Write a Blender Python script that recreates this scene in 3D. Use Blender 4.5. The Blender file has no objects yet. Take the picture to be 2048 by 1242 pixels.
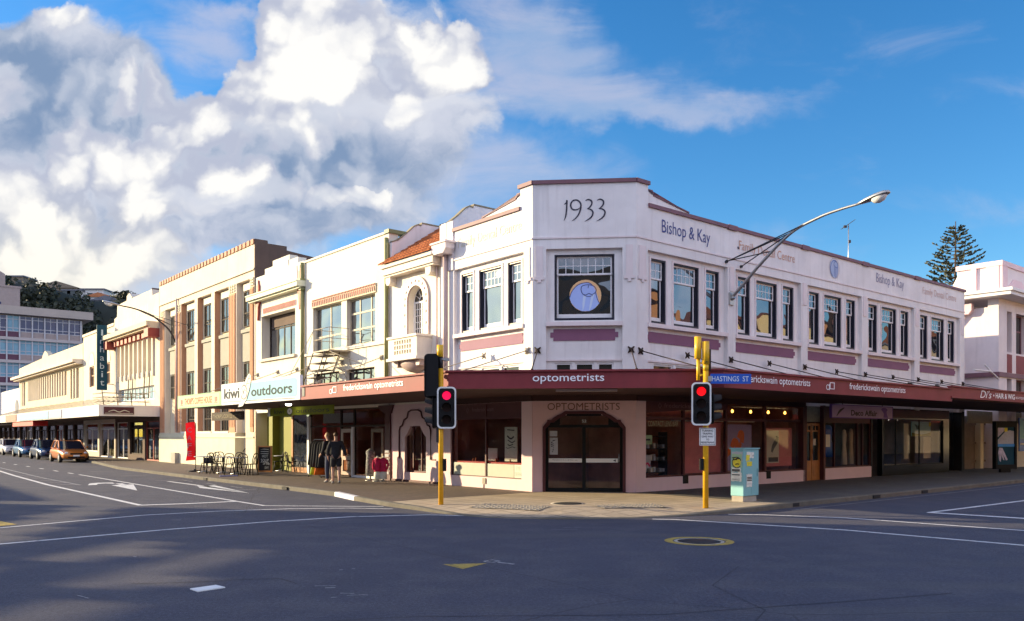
import bpy, bmesh, math, random
from mathutils import Vector, Matrix
R_ = math.radians
scene = bpy.context.scene
COL = scene.collection
random.seed(7)

# ---------------------------------------------------------------- camera
cam_d = bpy.data.cameras.new("camera"); cam = bpy.data.objects.new("camera", cam_d); COL.objects.link(cam)
cam.location = (0, 0, 1.8); cam.rotation_euler = (R_(90), 0, 0)
cam_d.sensor_width = 36.0; cam_d.lens = 1637 / 2048 * 36.0
cam_d.shift_y = 249 / 2048; cam_d.clip_end = 3000; cam_d.clip_start = .1
scene.camera = cam

# ---------------------------------------------------------------- light
SUN_AZ, SUN_EL = 284.0, 13.5          # clockwise from the view axis (+Y)
EXPO = 1.55
scene.view_settings.view_transform = 'Standard'
scene.view_settings.look = 'None'
scene.view_settings.exposure = EXPO
scene.view_settings.gamma = 1.0
sd = bpy.data.lights.new("sun", 'SUN'); sd.energy = 3.4; sd.angle = R_(.5); sd.color = (1.0, .80, .48)
so = bpy.data.objects.new("sun", sd); COL.objects.link(so)
S = Vector((math.sin(R_(SUN_AZ)) * math.cos(R_(SUN_EL)), math.cos(R_(SUN_AZ)) * math.cos(R_(SUN_EL)), math.sin(R_(SUN_EL))))
so.rotation_euler = S.to_track_quat('Z', 'Y').to_euler(); so.location = S * 200

world = bpy.data.worlds.new("World"); scene.world = world; world.use_nodes = True

def build_world():
    nt = world.node_tree; N = nt.nodes; K = nt.links
    for n in list(N): N.remove(n)
    def new(t, **kw):
        n = N.new(t)
        for k, v in kw.items(): setattr(n, k, v)
        return n
    def math_(op, a, b=None, c=None):
        n = new('ShaderNodeMath', operation=op)
        for i, v in enumerate((a, b, c)):
            if v is None: continue
            if isinstance(v, (int, float)): n.inputs[i].default_value = v
            else: K.new(v, n.inputs[i])
        return n.outputs[0]
    def vmath(op, a, b):
        n = new('ShaderNodeVectorMath', operation=op)
        for i, v in enumerate((a, b)):
            if isinstance(v, tuple): n.inputs[i].default_value = v
            else: K.new(v, n.inputs[i])
        return n.outputs[0]
    def mixc(f, a, b, blend='MIX'):
        n = new('ShaderNodeMix', data_type='RGBA', blend_type=blend)
        for i, v in ((0, f), (6, a), (7, b)):
            if isinstance(v, (int, float)): n.inputs[i].default_value = v
            elif isinstance(v, tuple): n.inputs[i].default_value = (*v, 1)
            else: K.new(v, n.inputs[i])
        return n.outputs[2]
    def smooth(x, a, b):
        n = new('ShaderNodeMapRange', interpolation_type='SMOOTHSTEP')
        K.new(x, n.inputs[0]); n.inputs[1].default_value = a; n.inputs[2].default_value = b
        return n.outputs[0]
    sky = new('ShaderNodeTexSky', sky_type='NISHITA', sun_disc=False)
    sky.sun_elevation = R_(SUN_EL); sky.sun_rotation = R_(SUN_AZ)
    sky.air_density = 1.0; sky.dust_density = .3; sky.ozone_density = 2.2
    tc = new('ShaderNodeTexCoord'); dirv = tc.outputs['Generated']
    sep = new('ShaderNodeSeparateXYZ'); K.new(dirv, sep.inputs[0])
    y = math_('MAXIMUM', sep.outputs[1], .08)
    # sky-dome coordinates: tangent of azimuth and of height about the street axis
    a = math_('DIVIDE', sep.outputs[0], y); e = math_('DIVIDE', sep.outputs[2], y)
    cmb = new('ShaderNodeCombineXYZ'); K.new(a, cmb.inputs[0]); K.new(e, cmb.inputs[1])
    P0 = cmb.outputs[0]
    def noise(vec, scale, detail=6, rough=.55, off=(0, 0, 0), col=False, dist=0):
        v = vmath('ADD', vec, off)
        n = new('ShaderNodeTexNoise', noise_dimensions='3D')
        K.new(v, n.inputs['Vector']); n.inputs['Scale'].default_value = scale
        n.inputs['Detail'].default_value = detail; n.inputs['Roughness'].default_value = rough
        n.inputs['Distortion'].default_value = dist
        return n.outputs['Color' if col else 'Fac']
    w1 = vmath('MULTIPLY', vmath('SUBTRACT', noise(P0, 6.5, 6, .55, col=True), (.5, .5, .5)), (.12, .12, 0))
    w2 = vmath('MULTIPLY', vmath('SUBTRACT', noise(P0, 26, 5, .55, (3, 1, 0), col=True), (.5, .5, .5)), (.026, .026, 0))
    P = vmath('ADD', vmath('ADD', P0, w1), w2)
    def blobs(lst, vec=P):
        acc = None
        for i_, (cx, cy, rx, ry, w) in enumerate(lst):            # centre and half axes as tangents times 1637
            c = ((cx - 1024) / 1637, (870 - cy) / 1637, 0)
            if i_ and i_ % 6 == 0:                 # chain the groups so that few values are alive at once
                k_ = new('ShaderNodeVectorMath', operation='MULTIPLY_ADD'); K.new(acc, k_.inputs[0]); k_.inputs[1].default_value = (1e-6, 1e-6, 0); K.new(vec, k_.inputs[2]); vec = k_.outputs[0]
            m_ = new('ShaderNodeVectorMath', operation='MULTIPLY_ADD'); K.new(vec, m_.inputs[0]); m_.inputs[1].default_value = (1637 / rx, 1637 / ry, 1); m_.inputs[2].default_value = (-c[0] * 1637 / rx, -c[1] * 1637 / ry, 0); d = m_.outputs[0]
            g = new('ShaderNodeTexGradient', gradient_type='SPHERICAL'); K.new(d, g.inputs[0])
            acc = math_('MULTIPLY', g.outputs['Fac'], w) if acc is None else math_('MULTIPLY_ADD', g.outputs['Fac'], w, acc)
        return acc
    # grey body of the cloud deck
    grey = blobs([(100, 250, 330, 240, 2.2), (40, 110, 200, 120, 1.2), (420, 340, 420, 190, 2.0), (680, 290, 330, 190, 1.8), (860, 230, 220, 130, .8),
                  (60, 520, 420, 200, 2.2), (720, 90, 260, 160, 1.7), (560, 470, 420, 120, .75), (250, 200, 150, 120, .9), (-300, 300, 500, 400, 2)])
    # sunlit heads
    WH_ = [(400, 225, 125, 85, 1.7), (575, 185, 140, 120, 2.1), (640, 50, 120, 140, 2.2), (590, 110, 110, 90, 1.4), (720, 170, 140, 80, 1.2), (800, 60, 120, 60, .9),
           (890, 120, 105, 95, 1.8), (850, 205, 120, 42, 1.2), (960, 210, 60, 30, .9), (272, 345, 85, 85, 2.3), (325, 395, 95, 55, 1.4), (440, 362, 85, 75, 2.4), (515, 378, 80, 40, 1.7),
           (645, 392, 42, 32, 1.7), (725, 390, 55, 28, 1.6), (150, 300, 150, 70, 1.0), (60, 400, 240, 90, 1.2), (110, 560, 330, 90, 1.7), (250, 520, 150, 80, 1.2), (20, 480, 200, 90, 1.2),
           (8, 122, 40, 34, 1.2), (70, 55, 110, 40, .7), (-250, 250, 300, 200, 1.5), (255, 195, 30, 45, .9)]
    WH_ = [(a_, b_, c_ * 1.14, d_ * 1.14, e_) for a_, b_, c_, d_, e_ in WH_]
    white = blobs(WH_)
    wdown = blobs(WH_, vmath('ADD', P, (.018, -.034, 0)))          # the same heads looked up further from the sun: they dissolve on that side
    thin = blobs([(1160, 190, 420, 66, 1.2), (1420, 212, 420, 42, .55), (1010, 70, 230, 120, 1.2), (1120, 110, 160, 80, .8), (420, 70, 150, 60, .9), (480, 10, 240, 30, .9),
                  (200, 110, 420, 140, .45), (1140, 340, 220, 60, .35), (2010, 420, 300, 60, .45), (1980, 170, 300, 60, .4), (1700, 60, 400, 80, .22), (760, 420, 520, 170, .95), (1000, 320, 330, 150, .65),
                  (1330, 120, 260, 60, .35), (1500, 480, 500, 70, .25)])
    fb = noise(P, 9, 7, .55); fine = noise(P, 26, 6, .55, (5, 2, 0))
    fbs = noise(P, 9, 7, .55, (.012, -.016, 0)); fines = noise(P, 26, 6, .55, (5.006, 1.993, 0))
    nz = math_('MULTIPLY_ADD', fine, .45, fb)                       # ~.72 mean
    gd = smooth(math_('ADD', grey, math_('MULTIPLY_ADD', nz, 1.2, -.86)), .2, .85); gd = math_('MULTIPLY', gd, smooth(grey, 0, .15))
    def billow(sc):
        v_ = new('ShaderNodeTexVoronoi', feature='SMOOTH_F1'); K.new(P, v_.inputs['Vector']); v_.inputs['Scale'].default_value = sc; v_.inputs['Smoothness'].default_value = .35
        v_.inputs['Detail'].default_value = 2.0; v_.inputs['Roughness'].default_value = .45
        return v_.outputs['Distance']
    bil = math_('SUBTRACT', .85, billow(17.0))
    wn = math_('MULTIPLY_ADD', bil, 1.5, math_('MULTIPLY_ADD', nz, 1.0, -.72))
    wsum = math_('ADD', white, wn)
    wd = math_('MULTIPLY', smooth(wsum, .22, .58), smooth(white, .0, .18))
    wd = math_('MULTIPLY', wd, smooth(math_('MULTIPLY_ADD', wn, .6, wdown), -.30, .50))
    tv = noise(vmath('MULTIPLY', P0, (1, 2.6, 1)), 6, 8, .62, (9, 4, 0), dist=.6)
    td = math_('MULTIPLY', smooth(math_('ADD', thin, math_('MULTIPLY_ADD', tv, 1.3, -.65)), .05, 1.1), .66)
    rel = math_('MULTIPLY', math_('ADD', math_('SUBTRACT', fb, fbs), math_('MULTIPLY', math_('SUBTRACT', fines, fine), -.5)), 5.0)
    # base sky, a little deeper and bluer than the clear-sky model
    hs = new('ShaderNodeHueSaturation'); K.new(sky.outputs[0], hs.inputs['Color']); hs.inputs['Saturation'].default_value = SKY_SAT; hs.inputs['Value'].default_value = SKY_VAL
    tint = mixc(1.0, hs.outputs[0], (.78, .99, 1.14), 'MULTIPLY')
    up = smooth(sep.outputs[1], -.25, .25)
    c_thin = mixc(smooth(tv, .3, .7), (1.5, 1.95, 2.75), (2.25, 2.3, 2.8))
    col = mixc(td, tint, c_thin)
    soft = noise(P0, 4.5, 3.5, .5, (2, 7, 0)); dark = blobs([(140, 240, 230, 150, 1.0), (60, 110, 140, 110, .5), (600, 310, 330, 90, .8), (780, 380, 330, 120, .9), (200, 470, 260, 60, .45), (760, 90, 130, 70, .5)], P0)
    shade = math_('ADD', math_('MULTIPLY', math_('SUBTRACT', soft, .5), 2.2), math_('MULTIPLY_ADD', rel, .22, .46))
    shade = math_('MULTIPLY_ADD', dark, -.75, math_('ADD', shade, .12))
    c_grey = mixc(smooth(shade, 0, 1), (.82, 1.20, 1.88), (2.35, 2.48, 2.9))
    col = mixc(gd, col, c_grey)
    body = smooth(math_('ADD', math_('MULTIPLY', math_('SUBTRACT', wsum, .4), .75), math_('MULTIPLY_ADD', bil, .9, math_('MULTIPLY', math_('SUBTRACT', soft, .5), 1.5))), .0, 1.15)
    c_white = mixc(body, (1.85, 2.0, 2.5), (3.75, 3.7, 3.6))
    warm = smooth(e, .34, .10); left = smooth(a, -.25, -.6)
    c_white = mixc(math_('MULTIPLY', warm, left), c_white, mixc(body, (2.3, 2.35, 2.2), (3.9, 3.7, 3.2)))
    halo = math_('MULTIPLY', math_('MULTIPLY', smooth(wsum, -.25, .75), gd), .7)
    col = mixc(halo, col, (2.75, 2.85, 3.15))
    col = mixc(wd, col, c_white)
    # behind the viewer: unseen cloud made extra bright to lighten the shaded walls
    bn = smooth(noise(dirv, 3, 7, .6), .48, .68)
    back = mixc(math_('MULTIPLY_ADD', bn, .6, .25), tint, (9.4, 8.8, 10.2))
    col = mixc(up, back, col)
    bg = new('ShaderNodeBackground'); K.new(col, bg.inputs[0]); bg.inputs[1].default_value = .10 * SKY_K
    out = new('ShaderNodeOutputWorld'); K.new(bg.outputs[0], out.inputs[0])
SKY_SAT, SKY_VAL, SKY_K = 1.32, .78, .93
build_world()
world.cycles.sampling_method = 'MANUAL'; world.cycles.sample_map_resolution = 512
try:
    scene.cycles.use_denoising = True; scene.cycles.max_bounces = 8; scene.cycles.diffuse_bounces = 3
    scene.cycles.glossy_bounces = 4; scene.cycles.transparent_max_bounces = 12
    scene.cycles.use_adaptive_sampling = True; scene.cycles.adaptive_threshold = .02
    scene.cycles.sample_clamp_indirect = 4.0
    scene.cycles.pixel_filter_width = 1.3
except Exception: pass

# ---------------------------------------------------------------- frames along the three facades
AZL, AZR = -39.8, 50.2
class Frame:
    def __init__(s, O, d, n): s.O, s.d, s.n = O, d, n
    def pt(s, u, o, z): return (s.O[0] + u * s.d[0] + o * s.n[0], s.O[1] + u * s.d[1] + o * s.n[1], z)
    def off(s, u, o): return Frame(s.pt(u, o, 0)[:2], s.d, s.n)
dL = (math.sin(R_(AZL)), math.cos(R_(AZL))); dR = (math.sin(R_(AZR)), math.cos(R_(AZR)))
C1 = (.604, 24.1); C2 = (3.62, 23.83)
WC = math.hypot(C2[0] - C1[0], C2[1] - C1[1]); dC = ((C2[0] - C1[0]) / WC, (C2[1] - C1[1]) / WC)
L = Frame(C1, dL, (-dR[0], -dR[1]))          # left street: u runs away down the street
R = Frame(C2, dR, (-dL[0], -dL[1]))          # right street
C = Frame(C1, dC, (dC[1], -dC[0]))           # chamfered corner
Wd = Frame((0, 0), (1, 0), (0, 1))           # plain world axes
RL = math.atan2(dL[1], dL[0]); RR = math.atan2(dR[1], dR[0])

# ---------------------------------------------------------------- mesh collector
class MB:
    def __init__(s): s.v, s.f, s.mi, s.sm, s.cur = [], [], [], [], 0
    def add(s, vs, fs, smooth=False):
        b = len(s.v); s.v += [tuple(p) for p in vs]
        for f in fs:
            s.f.append(tuple(b + i for i in f)); s.mi.append(s.cur); s.sm.append(smooth)
        return s
    def mat(s, i): s.cur = i; return s
    def box(s, fr, u0, u1, o0, o1, z0, z1):
        P = [fr.pt(u, o, z) for z in (z0, z1) for o in (o0, o1) for u in (u0, u1)]
        return s.add(P, [(0, 1, 3, 2), (4, 6, 7, 5), (0, 4, 5, 1), (2, 3, 7, 6), (0, 2, 6, 4), (1, 5, 7, 3)])
    def prism(s, fr, pts, o0, o1):                # outline in (u, z)
        n = len(pts); P = [fr.pt(u, o0, z) for u, z in pts] + [fr.pt(u, o1, z) for u, z in pts]
        return s.add(P, [tuple(range(n)), tuple(range(2 * n - 1, n - 1, -1))] + [(i, (i + 1) % n, n + (i + 1) % n, n + i) for i in range(n)])
    def slab(s, pts, z0, z1):                     # outline in world (x, y)
        n = len(pts); P = [(x, y, z0) for x, y in pts] + [(x, y, z1) for x, y in pts]
        return s.add(P, [tuple(range(n)), tuple(range(2 * n - 1, n - 1, -1))] + [(i, (i + 1) % n, n + (i + 1) % n, n + i) for i in range(n)])
    def poly(s, pts): return s.add(pts, [tuple(range(len(pts)))])
    def tube(s, pts, r, seg=8, cap=True):
        pts = [Vector(p) for p in pts]; n = len(pts)
        rs = r if isinstance(r, (list, tuple)) else [r] * n
        vs, fs = [], []; up = Vector((0, 0, 1))
        for i, p in enumerate(pts):
            t = (pts[min(i + 1, n - 1)] - pts[max(i - 1, 0)]).normalized()
            a = t.cross(up)
            if a.length < .05: a = t.cross(Vector((0, 1, 0)))
            a.normalize(); b = t.cross(a)
            for k in range(seg):
                g = 2 * math.pi * k / seg
                vs.append(p + (a * math.cos(g) + b * math.sin(g)) * rs[i])
        for i in range(n - 1):
            for k in range(seg):
                fs.append((i * seg + k, i * seg + (k + 1) % seg, (i + 1) * seg + (k + 1) % seg, (i + 1) * seg + k))
        s.add(vs, fs, True)
        if cap: s.add(vs[:seg], [tuple(range(seg))]); s.add(vs[-seg:], [tuple(range(seg))])
        return s
    def lathe(s, c, prof, seg=16, axis='z', smooth=True, rx=1, ry=1):   # prof (r, h) along the axis
        vs, fs = [], []
        for r, h in prof:
            for k in range(seg):
                g = 2 * math.pi * k / seg; x, y = r * math.cos(g) * rx, r * math.sin(g) * ry
                q = {'z': (x, y, h), 'y': (x, h, y), 'x': (h, x, y)}[axis]
                vs.append((c[0] + q[0], c[1] + q[1], c[2] + q[2]))
        for i in range(len(prof) - 1):
            for k in range(seg):
                fs.append((i * seg + k, i * seg + (k + 1) % seg, (i + 1) * seg + (k + 1) % seg, (i + 1) * seg + k))
        s.add(vs, fs, smooth)
        if prof[0][0] > 1e-4: s.add(vs[:seg], [tuple(range(seg))])
        if prof[-1][0] > 1e-4: s.add(vs[-seg:], [tuple(range(seg))])
        return s
    def loft(s, rings, smooth=True, cap=True, closed=True):
        n = len(rings[0]); vs = [p for r in rings for p in r]; fs = []
        for i in range(len(rings) - 1):
            for k in range(n if closed else n - 1):
                fs.append((i * n + k, i * n + (k + 1) % n, (i + 1) * n + (k + 1) % n, (i + 1) * n + k))
        s.add(vs, fs, smooth)
        if cap: s.add(rings[0], [tuple(range(n))]); s.add(rings[-1], [tuple(range(n))])
        return s
    def wall(s, fr, u0, u1, z0, z1, holes, of, ob):
        """slab between offsets of (front) and ob (back) with rectangular openings (u0,u1,z0,z1)"""
        us = sorted({u0, u1, *[min(max(h[i], u0), u1) for h in holes for i in (0, 1)]})
        zs = sorted({z0, z1, *[min(max(h[i], z0), z1) for h in holes for i in (2, 3)]})
        nu, nz = len(us) - 1, len(zs) - 1
        def solid(i, j):
            if i < 0 or j < 0 or i >= nu or j >= nz: return False
            um, zm = (us[i] + us[i + 1]) / 2, (zs[j] + zs[j + 1]) / 2
            return not any(h[0] < um < h[1] and h[2] < zm < h[3] for h in holes)
        q = lambda u, o, z: fr.pt(u, o, z)
        for i in range(nu):
            for j in range(nz):
                if not solid(i, j): continue
                a, b, c, d = us[i], us[i + 1], zs[j], zs[j + 1]
                s.poly([q(a, of, c), q(b, of, c), q(b, of, d), q(a, of, d)])
                s.poly([q(a, ob, c), q(a, ob, d), q(b, ob, d), q(b, ob, c)])
                if not solid(i - 1, j): s.poly([q(a, of, c), q(a, of, d), q(a, ob, d), q(a, ob, c)])
                if not solid(i + 1, j): s.poly([q(b, of, c), q(b, ob, c), q(b, ob, d), q(b, of, d)])
                if not solid(i, j - 1): s.poly([q(a, of, c), q(a, ob, c), q(b, ob, c), q(b, of, c)])
                if not solid(i, j + 1): s.poly([q(a, of, d), q(b, of, d), q(b, ob, d), q(a, ob, d)])
        return s
    def build(s, name, m, parent=None, recalc=True, bevel=0):
        off = Vector((0, 0, 0))
        if parent is not None:
            top = parent
            while top.parent: top = top.parent
            off = Vector(top.location)
        me = bpy.data.meshes.new(name)
        me.from_pydata([Vector(p) - off for p in s.v], [], s.f)
        for x in (m if isinstance(m, (list, tuple)) else [m]): me.materials.append(x)
        me.polygons.foreach_set('material_index', s.mi); me.polygons.foreach_set('use_smooth', s.sm)
        if recalc:
            b = bmesh.new(); b.from_mesh(me); bmesh.ops.remove_doubles(b, verts=b.verts, dist=.0004)
            bmesh.ops.recalc_face_normals(b, faces=b.faces); b.to_mesh(me); b.free()
        me.update()
        o = bpy.data.objects.new(name, me); COL.objects.link(o)
        if parent is not None: o.parent = parent
        if bevel:
            md = o.modifiers.new('bevel', 'BEVEL'); md.width = bevel; md.segments = 2; md.limit_method = 'ANGLE'
        return o

def tag(o, label=None, cat=None, group=None, kind=None):
    if label: o['label'] = label
    if cat: o['category'] = cat
    if group: o['group'] = group
    if kind: o['kind'] = kind
    return o
def thing(name, label, cat, loc=(0, 0, 0), group=None):
    o = bpy.data.objects.new(name, None); COL.objects.link(o); o.location = loc; o.empty_display_size = .3
    return tag(o, label, cat, group)
def struct(o): o['kind'] = 'structure'; return o
def copy_tree(o, parent=None):
    c = o.copy(); COL.objects.link(c)
    if parent is not None: c.parent = parent
    for ch in list(o.children): copy_tree(ch, c)
    return c

_tc = {}
def text_pts(body, bold=0, shear=0, align='LEFT', space=1.0, line=1.0):
    k = (body, bold, shear, align, space, line)
    if k not in _tc:
        cu = bpy.data.curves.new('lettering', 'FONT'); cu.body = body; cu.resolution_u = 3; cu.fill_mode = 'BOTH'
        cu.offset = bold; cu.shear = shear; cu.align_x = align; cu.space_character = space; cu.space_line = line
        ob = bpy.data.objects.new('lettering', cu)
        me = bpy.data.meshes.new_from_object(ob)
        vs = [tuple(v.co) for v in me.vertices]; fs = [tuple(p.vertices) for p in me.polygons]
        bpy.data.objects.remove(ob); bpy.data.curves.remove(cu); bpy.data.meshes.remove(me)
        _tc[k] = (vs, fs)
    return _tc[k]
def text(m, body, fr, u0, u1, z0, z1, o, **kw):
    """flat letters fitted into the box; u0 is where the reader starts (u0 > u1 on the left street)"""
    vs, fs = text_pts(body, **kw)
    xs = [v[0] for v in vs]; ys = [v[1] for v in vs]
    x0, x1, y0, y1 = min(xs), max(xs), min(ys), max(ys)
    return m.add([fr.pt(u0 + (v[0] - x0) / (x1 - x0) * (u1 - u0), o, z0 + (v[1] - y0) / (y1 - y0) * (z1 - z0)) for v in vs], fs)
def crom(pts, n=6):
    out = []; P = [Vector(p) for p in pts]; P = [P[0] * 2 - P[1]] + P + [P[-1] * 2 - P[-2]]
    for i in range(1, len(P) - 2):
        a, b, c, d = P[i - 1:i + 3]
        for k in range(n):
            t = k / n
            out.append(.5 * ((2 * b) + (c - a) * t + (2 * a - 5 * b + 4 * c - d) * t * t + (3 * b - a - 3 * c + d) * t ** 3))
    out.append(P[-2]); return out
def ribbon(m, fr, pts, ws, o, n=6):
    """flat brush stroke through (u, z) points with a width at each"""
    q = crom([(p[0], p[1], w) for p, w in zip(pts, ws)], n); vs, fs = [], []
    for i, p in enumerate(q):
        a, b = q[max(i - 1, 0)], q[min(i + 1, len(q) - 1)]
        t = Vector((b[0] - a[0], b[1] - a[1])); t.normalize(); nx, ny = -t[1], t[0]; w = max(p[2], .002) / 2
        vs += [fr.pt(p[0] + nx * w, o, p[1] + ny * w), fr.pt(p[0] - nx * w, o, p[1] - ny * w)]
    for i in range(len(q) - 1): fs.append((2 * i, 2 * i + 1, 2 * i + 3, 2 * i + 2))
    return m.add(vs, fs)
def disc(m, fr, u, z, ru, rz, o, seg=28, a0=0, a1=360):
    return m.poly([fr.pt(u + ru * math.cos(R_(a0 + (a1 - a0) * k / seg)), o, z + rz * math.sin(R_(a0 + (a1 - a0) * k / seg))) for k in range(seg + (0 if a1 - a0 == 360 else 1))])
def ring(m, fr, u, z, ru, rz, w, o, seg=28, a0=0, a1=360):
    vs, fs = [], []
    for k in range(seg + 1):
        g = R_(a0 + (a1 - a0) * k / seg); c, s = math.cos(g), math.sin(g)
        vs += [fr.pt(u + ru * c, o, z + rz * s), fr.pt(u + (ru - w) * c, o, z + (rz - w) * s)]
    for k in range(seg): fs.append((2 * k, 2 * k + 1, 2 * k + 3, 2 * k + 2))
    return m.add(vs, fs)

# ---------------------------------------------------------------- materials
def mat(name, col, rough=.7, var=.12, scale=2.5, bump=0.0, bscale=60, metal=0, spec=.4, streak=0.0, dirt=(.18, .15, .12), coat=0, col2=None):
    m = bpy.data.materials.new(name); m.use_nodes = True; nt = m.node_tree; N, K = nt.nodes, nt.links
    b = N['Principled BSDF']; b.inputs['Roughness'].default_value = rough; b.inputs['Metallic'].default_value = metal
    b.inputs['Specular IOR Level'].default_value = spec
    if coat: b.inputs['Coat Weight'].default_value = coat; b.inputs['Coat Roughness'].default_value = .06
    tc = N.new('ShaderNodeTexCoord'); ob = tc.outputs['Object']
    def nz(sc, det, vec=ob):
        n = N.new('ShaderNodeTexNoise'); n.inputs['Scale'].default_value = sc; n.inputs['Detail'].default_value = det
        n.inputs['Roughness'].default_value = .6; K.new(vec, n.inputs['Vector']); return n.outputs['Fac']
    def mix(f, a, c):
        n = N.new('ShaderNodeMix'); n.data_type = 'RGBA'
        for i, v in ((0, f), (6, a), (7, c)):
            if isinstance(v, (int, float)): n.inputs[i].default_value = v
            elif isinstance(v, tuple): n.inputs[i].default_value = (*v[:3], 1)
            else: K.new(v, n.inputs[i])
        return n.outputs[2]
    if var or col2:
        d = tuple(max(0, c * (1 - var)) for c in col); l = tuple(min(.95, c * (1 + var)) for c in (col2 or col))
        r = N.new('ShaderNodeMapRange'); K.new(nz(scale, 7), r.inputs[0]); r.inputs[1].default_value = .3; r.inputs[2].default_value = .7
        c = mix(r.outputs[0], d, l)
        if streak:
            mp = N.new('ShaderNodeMapping'); K.new(ob, mp.inputs[0]); mp.inputs['Scale'].default_value = (5, 5, .35)
            r2 = N.new('ShaderNodeMapRange'); K.new(nz(1.0, 6, mp.outputs[0]), r2.inputs[0]); r2.inputs[1].default_value = .52; r2.inputs[2].default_value = .78
            r2.inputs[4].default_value = streak
            c = mix(r2.outputs[0], c, dirt)
        K.new(c, b.inputs['Base Color'])
    else: b.inputs['Base Color'].default_value = (*col, 1)
    if bump:
        bp = N.new('ShaderNodeBump'); bp.inputs['Strength'].default_value = bump; bp.inputs['Distance'].default_value = .02
        K.new(nz(bscale, 4), bp.inputs['Height']); K.new(bp.outputs[0], b.inputs['Normal'])
    return m
def glass_dark(name, col=(.02, .025, .032), ior=2.1, rough=.015, wave=.05, wscale=1.2):
    m = bpy.data.materials.new(name); m.use_nodes = True; nt = m.node_tree; N, K = nt.nodes, nt.links
    b = N['Principled BSDF']; b.inputs['Base Color'].default_value = (*col, 1); b.inputs['Roughness'].default_value = rough; b.inputs['IOR'].default_value = ior
    tc = N.new('ShaderNodeTexCoord'); n = N.new('ShaderNodeTexNoise'); n.inputs['Scale'].default_value = wscale; n.inputs['Detail'].default_value = 1
    K.new(tc.outputs['Object'], n.inputs['Vector'])
    bp = N.new('ShaderNodeBump'); bp.inputs['Strength'].default_value = wave; bp.inputs['Distance'].default_value = .1
    K.new(n.outputs[0], bp.inputs['Height']); K.new(bp.outputs[0], b.inputs['Normal'])
    return m
def glass_clear(name, tint=(.72, .75, .74), refl=1.0):
    m = bpy.data.materials.new(name); m.use_nodes = True; nt = m.node_tree; N, K = nt.nodes, nt.links
    for n in list(N): N.remove(n)
    t = N.new('ShaderNodeBsdfTransparent'); t.inputs[0].default_value = (*tint, 1)
    g = N.new('ShaderNodeBsdfGlossy'); g.inputs['Roughness'].default_value = .01
    f = N.new('ShaderNodeLayerWeight'); f.inputs[0].default_value = .5
    p = N.new('ShaderNodeMath'); p.operation = 'POWER'; p.inputs[1].default_value = 4.5; K.new(f.outputs['Facing'], p.inputs[0])
    k = N.new('ShaderNodeMath'); k.operation = 'MULTIPLY_ADD'; k.inputs[1].default_value = .9 * refl; k.inputs[2].default_value = .05 * refl; K.new(p.outputs[0], k.inputs[0])
    x = N.new('ShaderNodeMixShader'); K.new(k.outputs[0], x.inputs[0]); K.new(t.outputs[0], x.inputs[1]); K.new(g.outputs[0], x.inputs[2])
    o = N.new('ShaderNodeOutputMaterial'); K.new(x.outputs[0], o.inputs[0])
    return m
def emit(name, col, k):
    m = bpy.data.materials.new(name); m.use_nodes = True; b = m.node_tree.nodes['Principled BSDF']
    b.inputs['Base Color'].default_value = (*col, 1); b.inputs['Emission Color'].default_value = (*col, 1); b.inputs['Emission Strength'].default_value = k
    b.inputs['Roughness'].default_value = .3
    return m
M = {}
def D(k, *a, **kw): M[k] = mat(k, *a, **kw)
D('stucco', (.78, .748, .735), .8, .09, .9, .14, 45, streak=.40, dirt=(.50, .45, .43))
D('stucco_pink', (.78, .69, .68), .8, .06, 1.2, .1, 45, streak=.3, dirt=(.5, .42, .41))
D('pink', (.70, .47, .47), .7, .05, 1.5, .1, 45, streak=.15, dirt=(.4, .28, .27))
D('pink_pale', (.76, .56, .57), .7, .04, 1.5, .05, 45, streak=.12, dirt=(.4, .3, .3))
D('mauve', (.235, .095, .165), .65, .06, 2)
D('cap_brown', (.20, .095, .115), .6, .12, 2, streak=.2)
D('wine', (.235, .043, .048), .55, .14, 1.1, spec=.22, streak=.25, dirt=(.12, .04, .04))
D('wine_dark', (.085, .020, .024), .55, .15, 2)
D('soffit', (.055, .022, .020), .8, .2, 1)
D('navy', (.012, .013, .028), .4, .1)
D('white_paint', (.80, .78, .78), .5, .04, 3)
D('letter_white', (.92, .91, .93), .5, 0)
D('letter_navy', (.06, .07, .23), .6, 0); D('letter_blue', (.13, .15, .42), .6, 0)
D('letter_tan', (.62, .40, .30), .6, 0); D('letter_faint', (.66, .60, .47), .6, 0); D('letter_brown', (.22, .10, .06), .6, 0); D('letter_black', (.02, .02, .022), .6, 0)
D('ink', (.028, .026, .05), .6, 0)
D('cream', (.68, .59, .42), .85, .07, 1.0, .1, 45, spec=.2, streak=.3, dirt=(.42, .34, .22))
D('cream_pale', (.70, .615, .495), .85, .07, 1.0, .1, 45, spec=.2, streak=.3, dirt=(.42, .35, .25))
D('white_wall', (.76, .71, .60), .85, .06, 1.0, .1, 45, spec=.2, streak=.25, dirt=(.48, .42, .32))
D('spanish', (.80, .735, .63), .8, .05, 1.4, .15, 30, streak=.18, dirt=(.5, .38, .32))
D('orange_stucco', (.56, .29, .16), .8, .06, 1.5, .1, 45, streak=.15, dirt=(.35, .18, .1))
D('dado', (.62, .58, .42), .8, .06, 1.5, .1, 45, streak=.2, dirt=(.35, .32, .25))
D('coping', (.42, .19, .11), .7, .15, 3)
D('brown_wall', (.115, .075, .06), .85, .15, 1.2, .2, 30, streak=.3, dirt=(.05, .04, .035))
D('olive', (.20, .21, .085), .55, .12, 3)
D('red_trim', (.34, .07, .05), .6, .15, 4)
D('pale_green', (.66, .68, .52), .7, .06, 2)
D('terracotta', (.30, .085, .030), .8, .3, 3, spec=.1, col2=(.36, .12, .045))
D('gutter', (.52, .40, .38), .5, .08, 3)
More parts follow.
